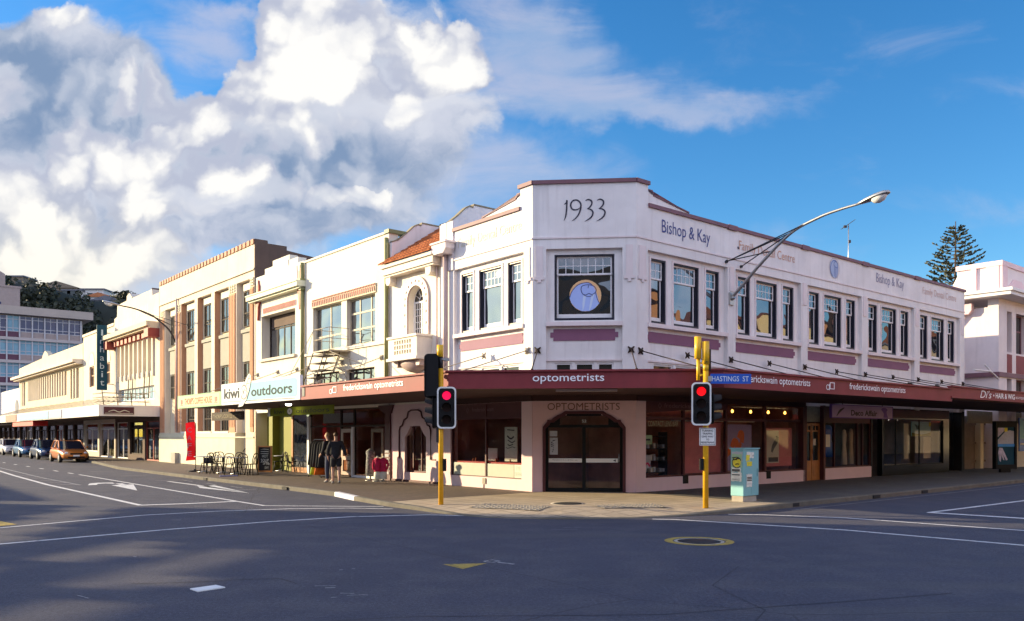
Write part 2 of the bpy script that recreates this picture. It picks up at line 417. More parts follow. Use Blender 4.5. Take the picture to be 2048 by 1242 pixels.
D('bronze', (.05, .034, .026), .7, .2, 3, spec=.15)
D('black', (.010, .010, .011), .6, .1, spec=.2); D('black_matte', (.02, .019, .02), .8, .15)
D('iron', (.10, .07, .055), .6, .25, 6)
D('iron_pale', (.42, .36, .27), .6, .2, 6)
D('galv', (.46, .46, .45), .38, .1, 5, metal=.75)
D('steel_dark', (.045, .042, .045), .45, .2, 4, metal=.3)
D('yellow', (.80, .47, .02), .38, .12, 9, spec=.5)
D('yellow_pole', (.76, .40, .012), .42, .14, 7, streak=.3, dirt=(.4, .2, .02))
D('sign_blue', (.012, .095, .50), .35, .05, 4)
D('sky_sign', (.34, .57, .63), .8, .03, 2, spec=.1); D('sign_white', (.80, .80, .77), .8, .03, 2, spec=.1)
D('coffee_cream', (.76, .66, .42), .8, .03, 2, spec=.1); D('coffee_green', (.38, .56, .34), .8, .03, 2, spec=.1)
D('dark_teal', (.014, .06, .09), .7, .08, 2, spec=.15)
D('lime', (.22, .225, .035), .7, .06, 1.5); D('lime_sign', (.24, .28, .03), .8, .06, 2, spec=.1)
D('box_teal', (.21, .46, .49), .45, .05, 2.5, streak=.12, dirt=(.12, .2, .2))
D('paper', (.74, .74, .66), .8, .1, 14); D('paper_yellow', (.72, .62, .05), .8, .15, 12); D('paper_grey', (.45, .46, .5), .8, .1, 10)
D('tactile', (.30, .26, .20), .9, .12, 3)
D('concrete', (.40, .36, .30), .9, .18, 3, .2, 60)
D('timber_door', (.42, .17, .045), .4, .15, 6, coat=.3)
D('fence', (.20, .155, .13), .85, .2, 2, .1, 40, streak=.45, dirt=(.09, .07, .06))
D('flag_red', (.72, .012, .02), .6, .06, 3); D('flag_grey', (.40, .22, .25), .6, 0)
D('red', (.55, .02, .02), .5, .1, 4); D('magenta', (.62, .02, .10), .8, .15, 8); D('red_shop', (.62, .17, .16), .7, .15, 2)
D('shop_dark', (.26, .20, .16), .8, .3, 1.5); D('shop_brown', (.42, .18, .14), .8, .3, 1.5); D('shop_grey', (.12, .125, .12), .8, .2, 2)
D('frost', (.42, .43, .36), .6, .04, 3)
D('tile_black', (.016, .017, .016), .15, .3, 4)
D('skin', (.52, .30, .21), .55, .08, 20); D('hair_brown', (.10, .055, .03), .6, .3, 40); D('hair_fair', (.34, .22, .11), .6, .3, 40)
D('cloth_black', (.022, .022, .028), .85, .25, 12); D('denim', (.035, .045, .085), .85, .2, 14); D('khaki', (.27, .23, .15), .85, .25, 14); D('shoe', (.25, .24, .24), .6, .2)
D('hi_lime', (.40, .62, .03), .8, .1); D('hi_orange', (.75, .14, .01), .8, .1); D('tee_white', (.6, .6, .6), .9, .1)
D('rubber', (.018, .018, .018), .75, .2); D('alloy', (.40, .40, .42), .35, .1, metal=.7)
D('car_orange', (.62, .20, .03), .3, .05, 3, metal=.25, coat=.8); D('car_navy', (.018, .05, .13), .3, .05, 3, metal=.3, coat=.8)
D('car_blue', (.05, .17, .33), .3, .05, 3, metal=.3, coat=.8); D('car_white', (.76, .75, .72), .35, .03, 3, coat=.6); D('car_violet', (.05, .05, .30), .3, .05, coat=.7)
D('lamp_glass', (.70, .70, .68), .15, .03)
D('office_wall', (.42, .355, .31), .85, .06, .6, streak=.2, dirt=(.3, .26, .22)); D('office_pale', (.46, .40, .38), .8, .05, .6); D('office_maroon', (.10, .03, .06), .5, .1); D('office_grey', (.34, .27, .25), .7, .08)
D('office_white', (.50, .48, .50), .6, .05)
D('house_white', (.62, .62, .62), .8, .1, .5); D('house_grey', (.28, .29, .32), .8, .1, .5); D('house_brown', (.20, .16, .12), .8, .1, .5); D('roof_orange', (.45, .17, .07), .8, .1, .5); D('roof_grey', (.15, .16, .19), .8, .1, .5)
D('bark', (.085, .06, .045), .9, .3, 2); D('kerb_white', (.62, .62, .66), .7, .15, 5)
D('curtain', (.62, .56, .46), .9, .06, 6); D('lilac', (.34, .25, .42), .6, .08, 3); D('violet', (.12, .05, .28), .6, .1)
D('bin_green', (.015, .035, .025), .5, .2)
D('rear_dark', (.075, .066, .052), .9, .4, .25)
D('facing_cream', (.74, .62, .40), .85, .06, .8); D('roof_rust', (.20, .075, .04), .8, .1, 1)
M['win'] = glass_dark('window_glass', (.018, .022, .03), 2.3, .01, .35, .8)
M['win_sky'] = glass_dark('window_glass_sky', (.03, .035, .045), 2.5, .02, .5, .9)
M['win_dark'] = glass_dark('window_glass_dull', (.03, .03, .028), 1.6, .05, .2)
M['office_glass'] = glass_dark('office_glass', (.02, .026, .09), 1.45, .03, .2, .4)
M['office_blind'] = mat('office_blind', (.17, .33, .42), .35, .12, .7)
M['car_glass'] = glass_dark('car_glass', (.015, .018, .03), 1.8, .02, .05)
M['shop_glass'] = glass_clear('shop_glass', (.88, .89, .88), .8)
M['shop_glass_r'] = glass_clear('shop_glass_tinted', (.95, .95, .95), .5)
M['red_on'] = emit('red_signal', (1.0, .006, .012), .36); M['red_on_pink'] = emit('red_signal_pink', (1.0, .008, .09), .34)
M['red_dim'] = emit('red_signal_dim', (.5, .005, .02), .9)
M['bulb'] = emit('bulb', (1.0, .42, .06), 3.0); M['tube_lamp'] = mat('tube_lamp', (.5, .42, .40), .4, .05); M['shop_lamp'] = emit('shop_lamp', (1, .88, .7), 6.0)
fm = M['flag_red']; b_ = fm.node_tree.nodes['Principled BSDF']; tl_ = fm.node_tree.nodes.new('ShaderNodeBsdfTranslucent'); tl_.inputs[0].default_value = (.8, .012, .02, 1)
mx_ = fm.node_tree.nodes.new('ShaderNodeMixShader'); mx_.inputs[0].default_value = .55; fm.node_tree.links.new(b_.outputs[0], mx_.inputs[1]); fm.node_tree.links.new(tl_.outputs[0], mx_.inputs[2])
fm.node_tree.links.new(mx_.outputs[0], fm.node_tree.nodes['Material Output'].inputs[0])
D('spandrel', (.24, .23, .19), .7, .1, 3)
M['lens_off'] = mat('lens_off', (.03, .015, .015), .2, 0)

def ground_mat(name, kind):
    m = bpy.data.materials.new(name); m.use_nodes = True; nt = m.node_tree; N, K = nt.nodes, nt.links; b = N['Principled BSDF']
    tc = N.new('ShaderNodeTexCoord'); ob = tc.outputs['Object']
    def nz(sc, det, vec=ob, rough=.6):
        n = N.new('ShaderNodeTexNoise'); n.inputs['Scale'].default_value = sc; n.inputs['Detail'].default_value = det; n.inputs['Roughness'].default_value = rough
        K.new(vec, n.inputs['Vector']); return n.outputs['Fac']
    def mr(x, a, c, d=0, e=1):
        r = N.new('ShaderNodeMapRange'); K.new(x, r.inputs[0])
        for i, v in enumerate((a, c, d, e)): r.inputs[i + 1].default_value = v
        return r.outputs[0]
    def mix(f, a, c, bt='MIX'):
        n = N.new('ShaderNodeMix'); n.data_type = 'RGBA'; n.blend_type = bt
        for i, v in ((0, f), (6, a), (7, c)):
            if isinstance(v, (int, float)): n.inputs[i].default_value = v
            elif isinstance(v, tuple): n.inputs[i].default_value = (*v, 1)
            else: K.new(v, n.inputs[i])
        return n.outputs[2]
    bp = N.new('ShaderNodeBump'); bp.inputs['Distance'].default_value = .01
    if kind == 'asphalt':
        c = mix(mr(nz(.22, 6), .3, .7), (.056, .058, .082), (.076, .076, .102))
        c = mix(mr(nz(1.3, 8), .45, .75), c, (.098, .095, .112))
        c = mix(mr(nz(140, 2), .35, .75), c, (.11, .105, .10), 'MIX') if False else c
        c = mix(1.0, c, mix(mr(nz(22, 6, rough=.8), .36, .66), (.62, .62, .62), (1.42, 1.42, 1.42)), 'MULTIPLY')
        sp = mix(mr(nz(95, 3, rough=.8), .35, .68), (.45, .45, .45), (1.6, 1.6, 1.6)); c = mix(1.0, c, sp, 'MULTIPLY')
        # worn wheel tracks along the left street
        mp = N.new('ShaderNodeMapping'); K.new(ob, mp.inputs[0]); mp.inputs['Rotation'].default_value = (0, 0, -RL); mp.inputs['Scale'].default_value = (.04, .9, 1)
        c = mix(mr(nz(1.0, 5, mp.outputs[0]), .5, .72, 0, .45), c, (.105, .10, .095))
        c = mix(mr(nz(.55, 9, rough=.7), .56, .74, 0, .55), c, (.046, .046, .058))
        c = mix(mr(nz(2.6, 5), .66, .80, 0, .6), c, (.034, .033, .038))
        v = N.new('ShaderNodeTexVoronoi'); v.feature = 'DISTANCE_TO_EDGE'; v.inputs['Scale'].default_value = .11
        wv = N.new('ShaderNodeMix'); wv.data_type = 'RGBA'; wv.inputs[0].default_value = .25; K.new(ob, wv.inputs[6])
        nn = N.new('ShaderNodeTexNoise'); nn.inputs['Scale'].default_value = .7; nn.inputs['Detail'].default_value = 6; K.new(ob, nn.inputs['Vector']); K.new(nn.outputs['Color'], wv.inputs[7])
        K.new(wv.outputs[2], v.inputs['Vector'])
        c = mix(mr(v.outputs['Distance'], 0, .0016, .55, 0), c, (.02, .02, .022))
        K.new(c, b.inputs['Base Color']); b.inputs['Roughness'].default_value = .82; b.inputs['Specular IOR Level'].default_value = .35
        K.new(nz(160, 3), bp.inputs['Height']); bp.inputs['Strength'].default_value = .5
    else:
        mp = N.new('ShaderNodeMapping'); K.new(ob, mp.inputs[0]); mp.inputs['Rotation'].default_value = (0, 0, -(RL if kind != 'paver_right' else RR))
        br = N.new('ShaderNodeTexBrick'); K.new(mp.outputs[0], br.inputs[0]); br.inputs['Scale'].default_value = 1.0
        if kind == 'corner': br.inputs['Brick Width'].default_value = .45; br.inputs['Row Height'].default_value = .45; br.offset = 0
        else: br.inputs['Brick Width'].default_value = .22; br.inputs['Row Height'].default_value = .11
        br.inputs['Mortar Size'].default_value = .012 if kind == 'corner' else .006; br.inputs['Bias'].default_value = 0
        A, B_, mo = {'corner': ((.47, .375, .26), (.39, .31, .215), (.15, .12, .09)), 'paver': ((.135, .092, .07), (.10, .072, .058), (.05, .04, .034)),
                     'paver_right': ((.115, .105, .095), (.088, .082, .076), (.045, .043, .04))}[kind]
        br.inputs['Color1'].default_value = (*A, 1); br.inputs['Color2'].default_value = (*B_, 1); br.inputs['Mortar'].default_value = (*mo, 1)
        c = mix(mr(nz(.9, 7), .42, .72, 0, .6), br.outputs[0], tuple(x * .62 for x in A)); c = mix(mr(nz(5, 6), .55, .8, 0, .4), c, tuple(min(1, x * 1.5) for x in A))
        if kind == 'paver_right': c = mix(mr(nz(.6, 6), .52, .72, 0, .45), c, (.17, .165, .12))
        K.new(c, b.inputs['Base Color']); b.inputs['Roughness'].default_value = .85
        K.new(br.outputs['Fac'], bp.inputs['Height']); bp.invert = True; bp.inputs['Strength'].default_value = .4
    K.new(bp.outputs[0], b.inputs['Normal'])
    return m
M['asphalt'] = ground_mat('asphalt', 'asphalt'); M['paver'] = ground_mat('paver', 'paver'); M['paver_right'] = ground_mat('paver_right', 'paver_right'); M['corner'] = ground_mat('corner_paver', 'corner')
D('kerb', (.135, .122, .098), .9, .25, 2.5, .2, 50, streak=.3, dirt=(.10, .10, .045))
def worn_paint(name, col, wear):
    m = mat(name, col, .7, .08, 4); nt = m.node_tree; N, K = nt.nodes, nt.links; b = N['Principled BSDF']
    src = b.inputs['Base Color'].links[0].from_socket
    tc = N.new('ShaderNodeTexCoord'); n = N.new('ShaderNodeTexNoise'); n.inputs['Scale'].default_value = 9; n.inputs['Detail'].default_value = 8; n.inputs['Roughness'].default_value = .75
    K.new(tc.outputs['Object'], n.inputs['Vector'])
    r = N.new('ShaderNodeMapRange'); K.new(n.outputs[0], r.inputs[0]); r.inputs[1].default_value = .5 + .2 * (1 - wear); r.inputs[2].default_value = .62 + .2 * (1 - wear)
    x = N.new('ShaderNodeMix'); x.data_type = 'RGBA'; K.new(r.outputs[0], x.inputs[0]); K.new(src, x.inputs[6]); x.inputs[7].default_value = (.07, .068, .066, 1)
    K.new(x.outputs[2], b.inputs['Base Color']); return m
M['line'] = worn_paint('line_paint', (.68, .68, .67), .8); M['line_old'] = worn_paint('line_paint_old', (.30, .30, .31), 1.0); M['line_yellow'] = worn_paint('line_yellow', (.42, .30, .06), .9)
def leaf_mat(name, a, b_):
    m = bpy.data.materials.new(name); m.use_nodes = True; nt = m.node_tree; N, K = nt.nodes, nt.links; b = N['Principled BSDF']
    tc = N.new('ShaderNodeTexCoord'); n = N.new('ShaderNodeTexNoise'); n.inputs['Scale'].default_value = .8; n.inputs['Detail'].default_value = 5; K.new(tc.outputs['Object'], n.inputs['Vector'])
    r = N.new('ShaderNodeMapRange'); K.new(n.outputs[0], r.inputs[0]); r.inputs[1].default_value = .35; r.inputs[2].default_value = .65
    x = N.new('ShaderNodeMix'); x.data_type = 'RGBA'; K.new(r.outputs[0], x.inputs[0]); x.inputs[6].default_value = (*a, 1); x.inputs[7].default_value = (*b_, 1)
    K.new(x.outputs[2], b.inputs['Base Color']); b.inputs['Roughness'].default_value = .7
    return m
M['pine_leaf'] = leaf_mat('pine_leaf', (.035, .045, .026), (.12, .115, .05)); M['hill_leaf'] = leaf_mat('hill_leaf', (.010, .016, .010), (.035, .042, .018)); M['palm_leaf'] = leaf_mat('palm_leaf', (.03, .05, .02), (.14, .13, .06))

# ---------------------------------------------------------------- ground, kerbs, road markings
g = MB(); n_ = 40
g.add([(-700, -150, 0), (700, -150, 0), (700, 900, 0), (-700, 900, 0)], [(0, 1, 2, 3)])
struct(g.build('road', M['asphalt']))
KP = [(*L.pt(130, 2.3, 0)[:2], .13), (*L.pt(50, 2.3, 0)[:2], .13), (*L.pt(38, 3.1, 0)[:2], .13), (*L.pt(28, 4.3, 0)[:2], .13), (*L.pt(16, 4.45, 0)[:2], .13),
      (*L.pt(6.9, 4.45, 0)[:2], .13), (*L.pt(3.7, 4.5, 0)[:2], .13), (*L.pt(1.9, 4.85, 0)[:2], .12), (*L.pt(-.2, 5.1, 0)[:2], .11), (-2.23, 19.5, .09), (-1.75, 18.9, .06), (-1.2, 18.3, .03), (-.63, 17.84, .02), (0, 17.6, .02), (.63, 17.47, .03),
      (1.1, 17.45, .05), (1.6, 17.47, .03), (2.6, 17.62, .02), (3.61, 18.0, .03), (4.43, 18.4, .07), (5.2, 18.8, .11), (5.9, 19.3, .12), (*R.pt(-.05, 4.86, 0)[:2], .13),
      (*R.pt(1.2, 4.8, 0)[:2], .13), (*R.pt(3, 4.8, 0)[:2], .13), (*R.pt(7.5, 4.78, 0)[:2], .13), (*R.pt(17, 4.6, 0)[:2], .13), (*R.pt(90, 4.6, 0)[:2], .13)]
def offs(i, d):
    a, b = Vector(KP[max(i - 1, 0)][:2]), Vector(KP[min(i + 1, len(KP) - 1)][:2]); t = (b - a).normalized()
    return Vector(KP[i][:2]) + Vector((-t[1], t[0])) * d
KI = [offs(i, .16) for i in range(len(KP))]; KJ = [offs(i, 1.25) for i in range(len(KP))]
k = MB()
for i in range(len(KP) - 1):
    a, b = KP[i], KP[i + 1]; k.mat(1 if i == 6 else 0)
    pa, pb = KI[i], KI[i + 1]; oa, ob_ = offs(i, .025), offs(i + 1, .025)
    k.poly([(a[0], a[1], -.05), (b[0], b[1], -.05), (b[0], b[1], b[2] - .02), (a[0], a[1], a[2] - .02)])
    k.poly([(a[0], a[1], a[2] - .02), (b[0], b[1], b[2] - .02), (*ob_, b[2]), (*oa, a[2])]); k.poly([(*oa, a[2]), (*ob_, b[2]), (*pb, b[2]), (*pa, a[2])])
struct(k.build('kerb', [M['kerb'], M['kerb_white']], recalc=False))
def pave(name, i0, i1, back, m):
    p = MB()
    for i in range(i0, i1):
        p.poly([(*KI[i], KP[i][2] - .003), (*KI[i + 1], KP[i + 1][2] - .003), (*KJ[i + 1], .127), (*KJ[i], .127)])
    p.poly([(*KJ[i], .127) for i in range(i0, i1 + 1)] + [(x, y, .127) for x, y in back])
    struct(p.build(name, m, recalc=False))
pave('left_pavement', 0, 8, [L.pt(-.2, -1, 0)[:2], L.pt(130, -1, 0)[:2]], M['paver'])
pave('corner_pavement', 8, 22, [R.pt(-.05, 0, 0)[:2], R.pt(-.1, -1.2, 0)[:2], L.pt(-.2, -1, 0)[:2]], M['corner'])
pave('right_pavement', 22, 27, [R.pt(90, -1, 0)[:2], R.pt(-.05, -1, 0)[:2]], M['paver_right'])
# gutter seam and dark drain mouths
for fr, u, o in ((L, 14.4, 4.47), (L, 6.95, 4.50), (R, .25, 4.83), (R, 4.5, 4.82), (R, 7.6, 4.80)):
    d = MB().box(fr, u, u + .38, o - .10, o + .012, .012, .105); tag(d.build('kerb_drain', M['black_matte']), 'dark drain slot in the kerb face', 'drain', 'drain slots in the kerb')
def flat(name, polys, m, z=.004):
    b = MB()
    for p in polys: b.poly([(x, y, z) for x, y in p])
    return struct(b.build(name, m, recalc=False))
def stripe(pts, w):
    pts = [Vector(p[:2]) for p in pts]; out = []
    nr = []
    for i in range(len(pts)):
        t = (pts[min(i + 1, len(pts) - 1)] - pts[max(i - 1, 0)]).normalized(); nr.append(Vector((-t[1], t[0])) * w / 2)
    for i in range(len(pts) - 1): out.append([pts[i] - nr[i], pts[i + 1] - nr[i + 1], pts[i + 1] + nr[i + 1], pts[i] + nr[i]])
    return out
lp = lambda u, o: L.pt(u, o, 0)[:2]; rp = lambda u, o: R.pt(u, o, 0)[:2]
flat('centre_line', stripe([lp(34, 9.2), lp(24, 9.62), lp(15.4, 9.85), lp(4.0, 9.79)], .14), M['line'])
flat('stop_line', stripe([lp(4.0, 9.79), lp(3.72, 8.6), lp(3.64, 7.42)], .22), M['line'], .008)
flat('lane_line', stripe([lp(23, 7.2), lp(12, 7.32), lp(3.64, 7.42), lp(1.9, 7.40), lp(.36, 5.85), lp(-.25, 5.2)], .11), M['line'])
flat('lane_dashes', sum([stripe([lp(u, 7.22), lp(u + 1.1, 7.2)], .12) for u in (24.1, 27.4, 31.0, 34.9, 39, 43.2)], []), M['line'])
flat('hatch_marks', sum([stripe([lp(u, 8.95), lp(u + .9, 9.5)], .10) for u in (14.6, 16.2, 17.9, 19.6, 21.3, 23.2)], []) + stripe([lp(35, 8.7), lp(21, 9.04), lp(14.4, 8.98)], .11), M['line_old'])
flat('crossing_line', stripe([(-16.5, 11.6), (-9.91, 15.84), (-8.23, 18.37)][1:2] + [(-9.1, 17.1), (-8.23, 18.37), (-6.9, 19.35), (-5.4, 19.94), (-3.98, 20.13), (-2.9, 19.9)], .10), M['line'])
flat('crossing_line', stripe([(-13.0, 11.3), (-8.44, 13.49), (-6.51, 15.61), (-5.0, 17.0), (-3.56, 17.98), (-1.92, 18.43), (-.9, 18.2)], .11), M['line'])
flat('crossing_line', stripe([(3.0, 17.48), (3.45, 17.42), (6.30, 15.48), (8.34, 13.33), (10.5, 10.9)], .11), M['line'])
flat('crossing_line', stripe([(4.9, 18.55), (5.58, 18.47), (7.23, 17.75), (9.63, 15.4), (12.4, 12.4)], .11), M['line'])
flat('stop_line', stripe([rp(1.51, 7.6), rp(1.69, 9.5), rp(1.8, 12)], .24), M['line'], .008)
flat('lane_line', stripe([rp(1.51, 7.6), rp(7.07, 7.75), rp(30, 7.8)], .13), M['line'])
flat('gutter_line', stripe([rp(-.4, 5.25), rp(3, 5.2), rp(9, 5.18), rp(17, 5.05)], .05), M['line_old'])
flat('parking_marks', sum([stripe([lp(u, 5.0), lp(u - .1, 6.1)], .1) for u in (26, 20.5, 15.5, 11.0, 8.2)], []) + sum([stripe([lp(u, 5.15), lp(u + 1.2, 5.1)], .08) for u in (9, 11.5, 14)], []), M['line_old'])
# arrows: a hooked one and a straight one
def arrow(name, U, O, pts): flat(name, [[lp(U + a, O + b) for a, b in p] for p in pts], M['line'])
arrow('turn_arrow', 12.2, 8.25, [[(2.3, -.45), (3.1, -.55), (3.3, -.1), (3.0, .25), (2.5, .1), (2.7, -.2)], [(2.5, .1), (3.0, .25), (1.9, .55), (1.9, .25)],
                                 [(2.3, -.45), (2.35, -.7), (1.2, -.62), (1.2, -.4)], [(1.4, -.85), (-2.2, .0), (1.4, -.1)]])
arrow('straight_arrow', 10.4, 5.75, [[(4.4, .0), (4.4, .14), (.5, .12), (.5, -.05)], [(.9, -.45), (-3.9, .18), (.4, .12)], [(-.4, .5), (-3.9, .18), (.6, -.1), (.9, .15)]])
arrow('ramp_mark', 0, 0, [[(2.05, 13.2), (.9, 13.0), (.75, 13.35), (1.9, 13.55)]]); bpy.data.objects['ramp_mark'].data.materials[0] = M['line_yellow']
flat('yellow_triangle', [[(-.97, 11.38), (-.66, 10.98), (-.35, 11.47)]], M['line_yellow'])
flat('scratch_marks', stripe([(-.40, 11.65), (-.28, 11.78), (-.18, 11.66), (-.27, 11.55), (-.4, 11.62)], .05) + stripe([(-.2, 11.55), (-.05, 11.45), (.03, 11.38)], .06)
     + sum([stripe([(x, y), (x + dx, y + dy)], w) for x, y, dx, dy, w in ((-1.85, 9.17, .14, .03, .02), (-1.72, 9.2, .1, .0, .03), (-2.35, 9.75, .25, .0, .02), (-2.2, 9.62, .12, .02, .03), (-1.95, 9.3, .16, -.02, .025), (-2.0, 9.05, .06, .02, .03),
          (-2.3, 10.9, .04, .02, .03), (-2.15, 11.0, .04, 0, .03), (.75, 15.6, .5, .0, .02), (1.0, 15.9, .35, .03, .02), (-4.9, 9.2, .25, -.2, .02), (-5.6, 12.1, .05, .0, .04), (-1.5, 15.5, .06, 0, .04), (-7.2, 17.3, .2, 0, .05), (-8.0, 20.6, .3, .05, .05), (-8.8, 22.2, .3, 0, .05))], []), M['line_old'])
b = MB(); seg = 40
for k_ in range(seg):
    a0, a1 = 2 * math.pi * k_ / seg, 2 * math.pi * (k_ + 1) / seg
    b.poly([(3.17 + r * math.cos(a), 13.87 + r * math.sin(a), .004) for r, a in ((.58, a0), (.58, a1), (.44, a1), (.44, a0))])
struct(b.build('painted_ring', M['line_yellow'], recalc=False))
t = thing('manhole_cover', 'round iron manhole cover set in the road inside the yellow ring', 'manhole cover', (3.17, 13.87, 0))
MB().lathe((3.17, 13.87, 0), [(.33, .0), (.33, .006), (.30, .010), (0, .010)], 28).build('lid', M['steel_dark'], t)
MB().lathe((3.17, 13.87, 0), [(.36, .0), (.42, .004), (.42, .0)], 28).build('rim', M['concrete'], t)
t = thing('manhole_cover', 'dark manhole cover in the paving before the corner door', 'manhole cover', (1.36, 20.0, .127))
MB().lathe((1.36, 20.0, .127), [(.34, .0), (.34, .006), (.30, .012), (0, .012)], 28).build('lid', M['black_matte'], t)
MB().lathe((1.36, 20.0, .127), [(.36, .0), (.42, .005), (.42, .0)], 28).build('rim', M['concrete'], t)
# bright steel plate bolted on the road
p = MB()
P4 = [(-3.75, 9.53), (-3.60, 9.37), (-3.37, 9.62), (-3.53, 9.76)]
p.slab([(x, y) for x, y in P4], 0.002, .014); tag(p.build('road_plate', M['sign_white']), 'small white plate lying on the dark road', 'plate')
# crack lines by the plate
flat('tar_seam', stripe([(-4.6, 9.9), (-4.2, 9.95), (-3.7, 10.05), (-3.3, 10.2), (-2.9, 10.25), (-2.6, 9.9)], .018), M['black_matte'], .003)
# tactile paving: plates with rows of domes
def tactile(cx, cy, w, d, rot, label):
    t = thing('tactile_plate', label, 'tactile paving', (cx, cy, .1)); fr = Frame((cx, cy), (math.cos(rot), math.sin(rot)), (-math.sin(rot), math.cos(rot)))
    zz = lambda o: max(.03, .127 - max(0, .0)) ; m_ = MB(); dm = MB()
    def zat(x, y):
        best = min(range(len(KP)), key=lambda i: (KI[i] - Vector((x, y))).length)
        t_ = min(1, max(0, ((Vector((x, y)) - KI[best]).length) / 1.09)); return KP[best][2] * (1 - t_) + .127 * t_
    nu, nd = int(w / .15), int(d / .15)
    m_.add([fr.pt(-w / 2 + w * i / 8, -d / 2 + d * j / 6, zat(*fr.pt(-w / 2 + w * i / 8, -d / 2 + d * j / 6, 0)[:2]) + .012) for j in range(7) for i in range(9)],
           [(j * 9 + i, j * 9 + i + 1, j * 9 + i + 10, j * 9 + i + 9) for j in range(6) for i in range(8)]); m_.build('plate', M['tactile'], t, recalc=False)
    for i in range(nu):
        for j in range(nd):
            q = fr.pt(-w / 2 + (i + .5) * w / nu, -d / 2 + (j + .5) * d / nd, 0); z = zat(q[0], q[1]) + .012
            dm.lathe((q[0], q[1], z), [(.035, 0), (.028, .010), (0, .012)], 6)
    dm.build('domes', M['tactile'], t, recalc=False)
tactile(-.05, 19.1, 1.8, .8, R_(-26), 'pale dimpled tactile plate on the kerb ramp near the left signal pole')
tactile(2.75, 19.25, 1.6, .8, R_(14), 'pale dimpled tactile plate on the kerb ramp left of the right signal pole')

# repair patches, tyre arcs and cover frames on the asphalt
M['tyre'] = mat('tyre_mark', (.040, .040, .050), .8, .3, 2)
flat('patch_seam', stripe([(-3, 7.6), (-1, 8.1), (1.5, 8.2), (3.8, 8.9), (5, 9.3)], .02) + stripe([(2, 7.2), (2.6, 8.4), (2.4, 9.8), (3.1, 11.2)], .016), M['tyre'], .003)

# ---------------------------------------------------------------- the corner building of 1933
B = thing('corner_building', 'white corner building with chamfered front dated 1933, mauve panels and wine red street canopy', 'building', (.6, 26, 0))
rec = -.14                                  # bays are set back behind the pilasters
def plaque(fr, u0, u1, z0, z1, o0, o1, n=.09):
    h = (z1 - z0) * .28
    return [(u0, z0 + h), (u0 + n, z0 + h), (u0 + n, z0), (u1 - n, z0), (u1 - n, z0 + h), (u1, z0 + h), (u1, z1 - h), (u1 - n, z1 - h), (u1 - n, z1), (u0 + n, z1), (u0 + n, z1 - h), (u0, z1 - h)]
def sash_window(fr, u0, u1, z0, z1, of, cols, parent, pane, drop=.40, blind=None):
    """double hung window: dark frame lining the opening, white sashes, small-paned top light"""
    ob = of - .17; f = .045
    w = MB().wall(fr, u0, u1, z0, z1, [(u0 + f, u1 - f, z0 + f * 1.6, z1 - f)], of - .012, ob).build('window', M['navy'], parent)
    a, b, c, d = u0 + f + .02, u1 - f - .02, z0 + f * 1.6, z1 - f; zm = d - (d - c) * .30
    s = MB(); t = .05
    s.wall(fr, a, b, zm, d, [(a + t, b - t, zm + t, d - t)], ob + .075, ob + .035)
    for i in range(1, cols): x = a + t + (b - a - 2 * t) * i / cols; s.box(fr, x - .011, x + .011, ob + .04, ob + .068, zm + t, d - t)
    x = (zm + t + d - t) / 2; s.box(fr, a + t, b - t, ob + .038, ob + .065, x - .011, x + .011)
    s.wall(fr, a, b, c, zm + .03, [(a + t, b - t, c + .13, zm - .01)], ob + .033, ob + .004)
    s.build('sash', M['white_paint'], w)
    MB().box(fr, a + .02, b - .02, ob + .012, ob + .022, c + .06, zm + .02).build('pane', pane, w)
    MB().box(fr, a + .02, b - .02, ob + .052, ob + .060, zm + .02, d - .02).build('pane', pane, w)
    return w
lowz0, lowz1 = 3.42, 3.93
wall, frames, plq, panes = MB(), MB(), MB(), M['win']
BAY_R = [(.50, 4.43), (4.87, 8.85), (9.29, 13.27), (13.74, 17.85), (18.35, 22.53)]
PIL_R = [(0.0, .50), (4.43, 4.87), (8.85, 9.29), (13.27, 13.74), (17.85, 18.35), (22.53, 23.05)]
BAY_L = [(.40, 3.95)]; PIL_L = [(0.0, .40), (3.95, 4.62)]
def wing(fr, bays, pils, ulast, top, sgn):
    wall.wall(fr, 0, ulast, 7.27, top, [], 0, -.40)                                    # parapet band over the bays
    for a, b in pils: wall.box(fr, a, b, -.40, 0, 2.86, 7.27)
    for a, b in bays:
        c = (a + b) / 2; k = (b - a) / 3.96
        W = [(c - 1.69 * k, c - .99 * k, 5.15, 7.08, 2), (c - .63 * k, c + .63 * k, 5.15, 7.08, 5), (c + .99 * k, c + 1.69 * k, 5.15, 7.08, 2)]
        low = [(c - 1.55 * k, c - .62 * k, lowz0, lowz1), (c - .5 * k, c + .5 * k, lowz0, lowz1), (c + .62 * k, c + 1.55 * k, lowz0, lowz1)]
        wall.wall(fr, a, b, 2.86, 7.27, [w[:4] for w in W] + low, rec, -.40)
        for w in W:
            sash_window(fr, *w[:4], rec, w[4], B, M['win'] if sgn > 0 else M['win_sky'])
            frames.wall(fr, w[0] - .07, w[1] + .07, w[2] - .0, w[3] + .06, [(w[0], w[1], w[2], w[3])], rec + .025, rec)
        for i, w in enumerate(low):
            lw = MB().wall(fr, *w, [(w[0] + .05, w[1] - .05, w[2] + .05, w[3] - .05)], rec - .04, rec - .12).build('low_window', M['white_paint'], B)
            MB().box(fr, w[0] + .04, w[1] - .04, rec - .11, rec - .10, w[2] + .04, w[3] - .04).build('pane', M['win_dark'], lw)
        frames.box(fr, a, b, rec, .05, 5.0, 5.12)                                       # sill course
        frames.box(fr, a, b, rec, rec + .04, 3.98, 4.03)
        pp = plaque(fr, a + .10, b - .22 if sgn > 0 else b - .12, 4.56, 4.88, 0, 0); plq.prism(fr, pp, rec, rec + .025)
wing(R, BAY_R, PIL_R, 23.05, 8.53, 1); wing(L, BAY_L, PIL_L, 4.62, 8.53, -1)
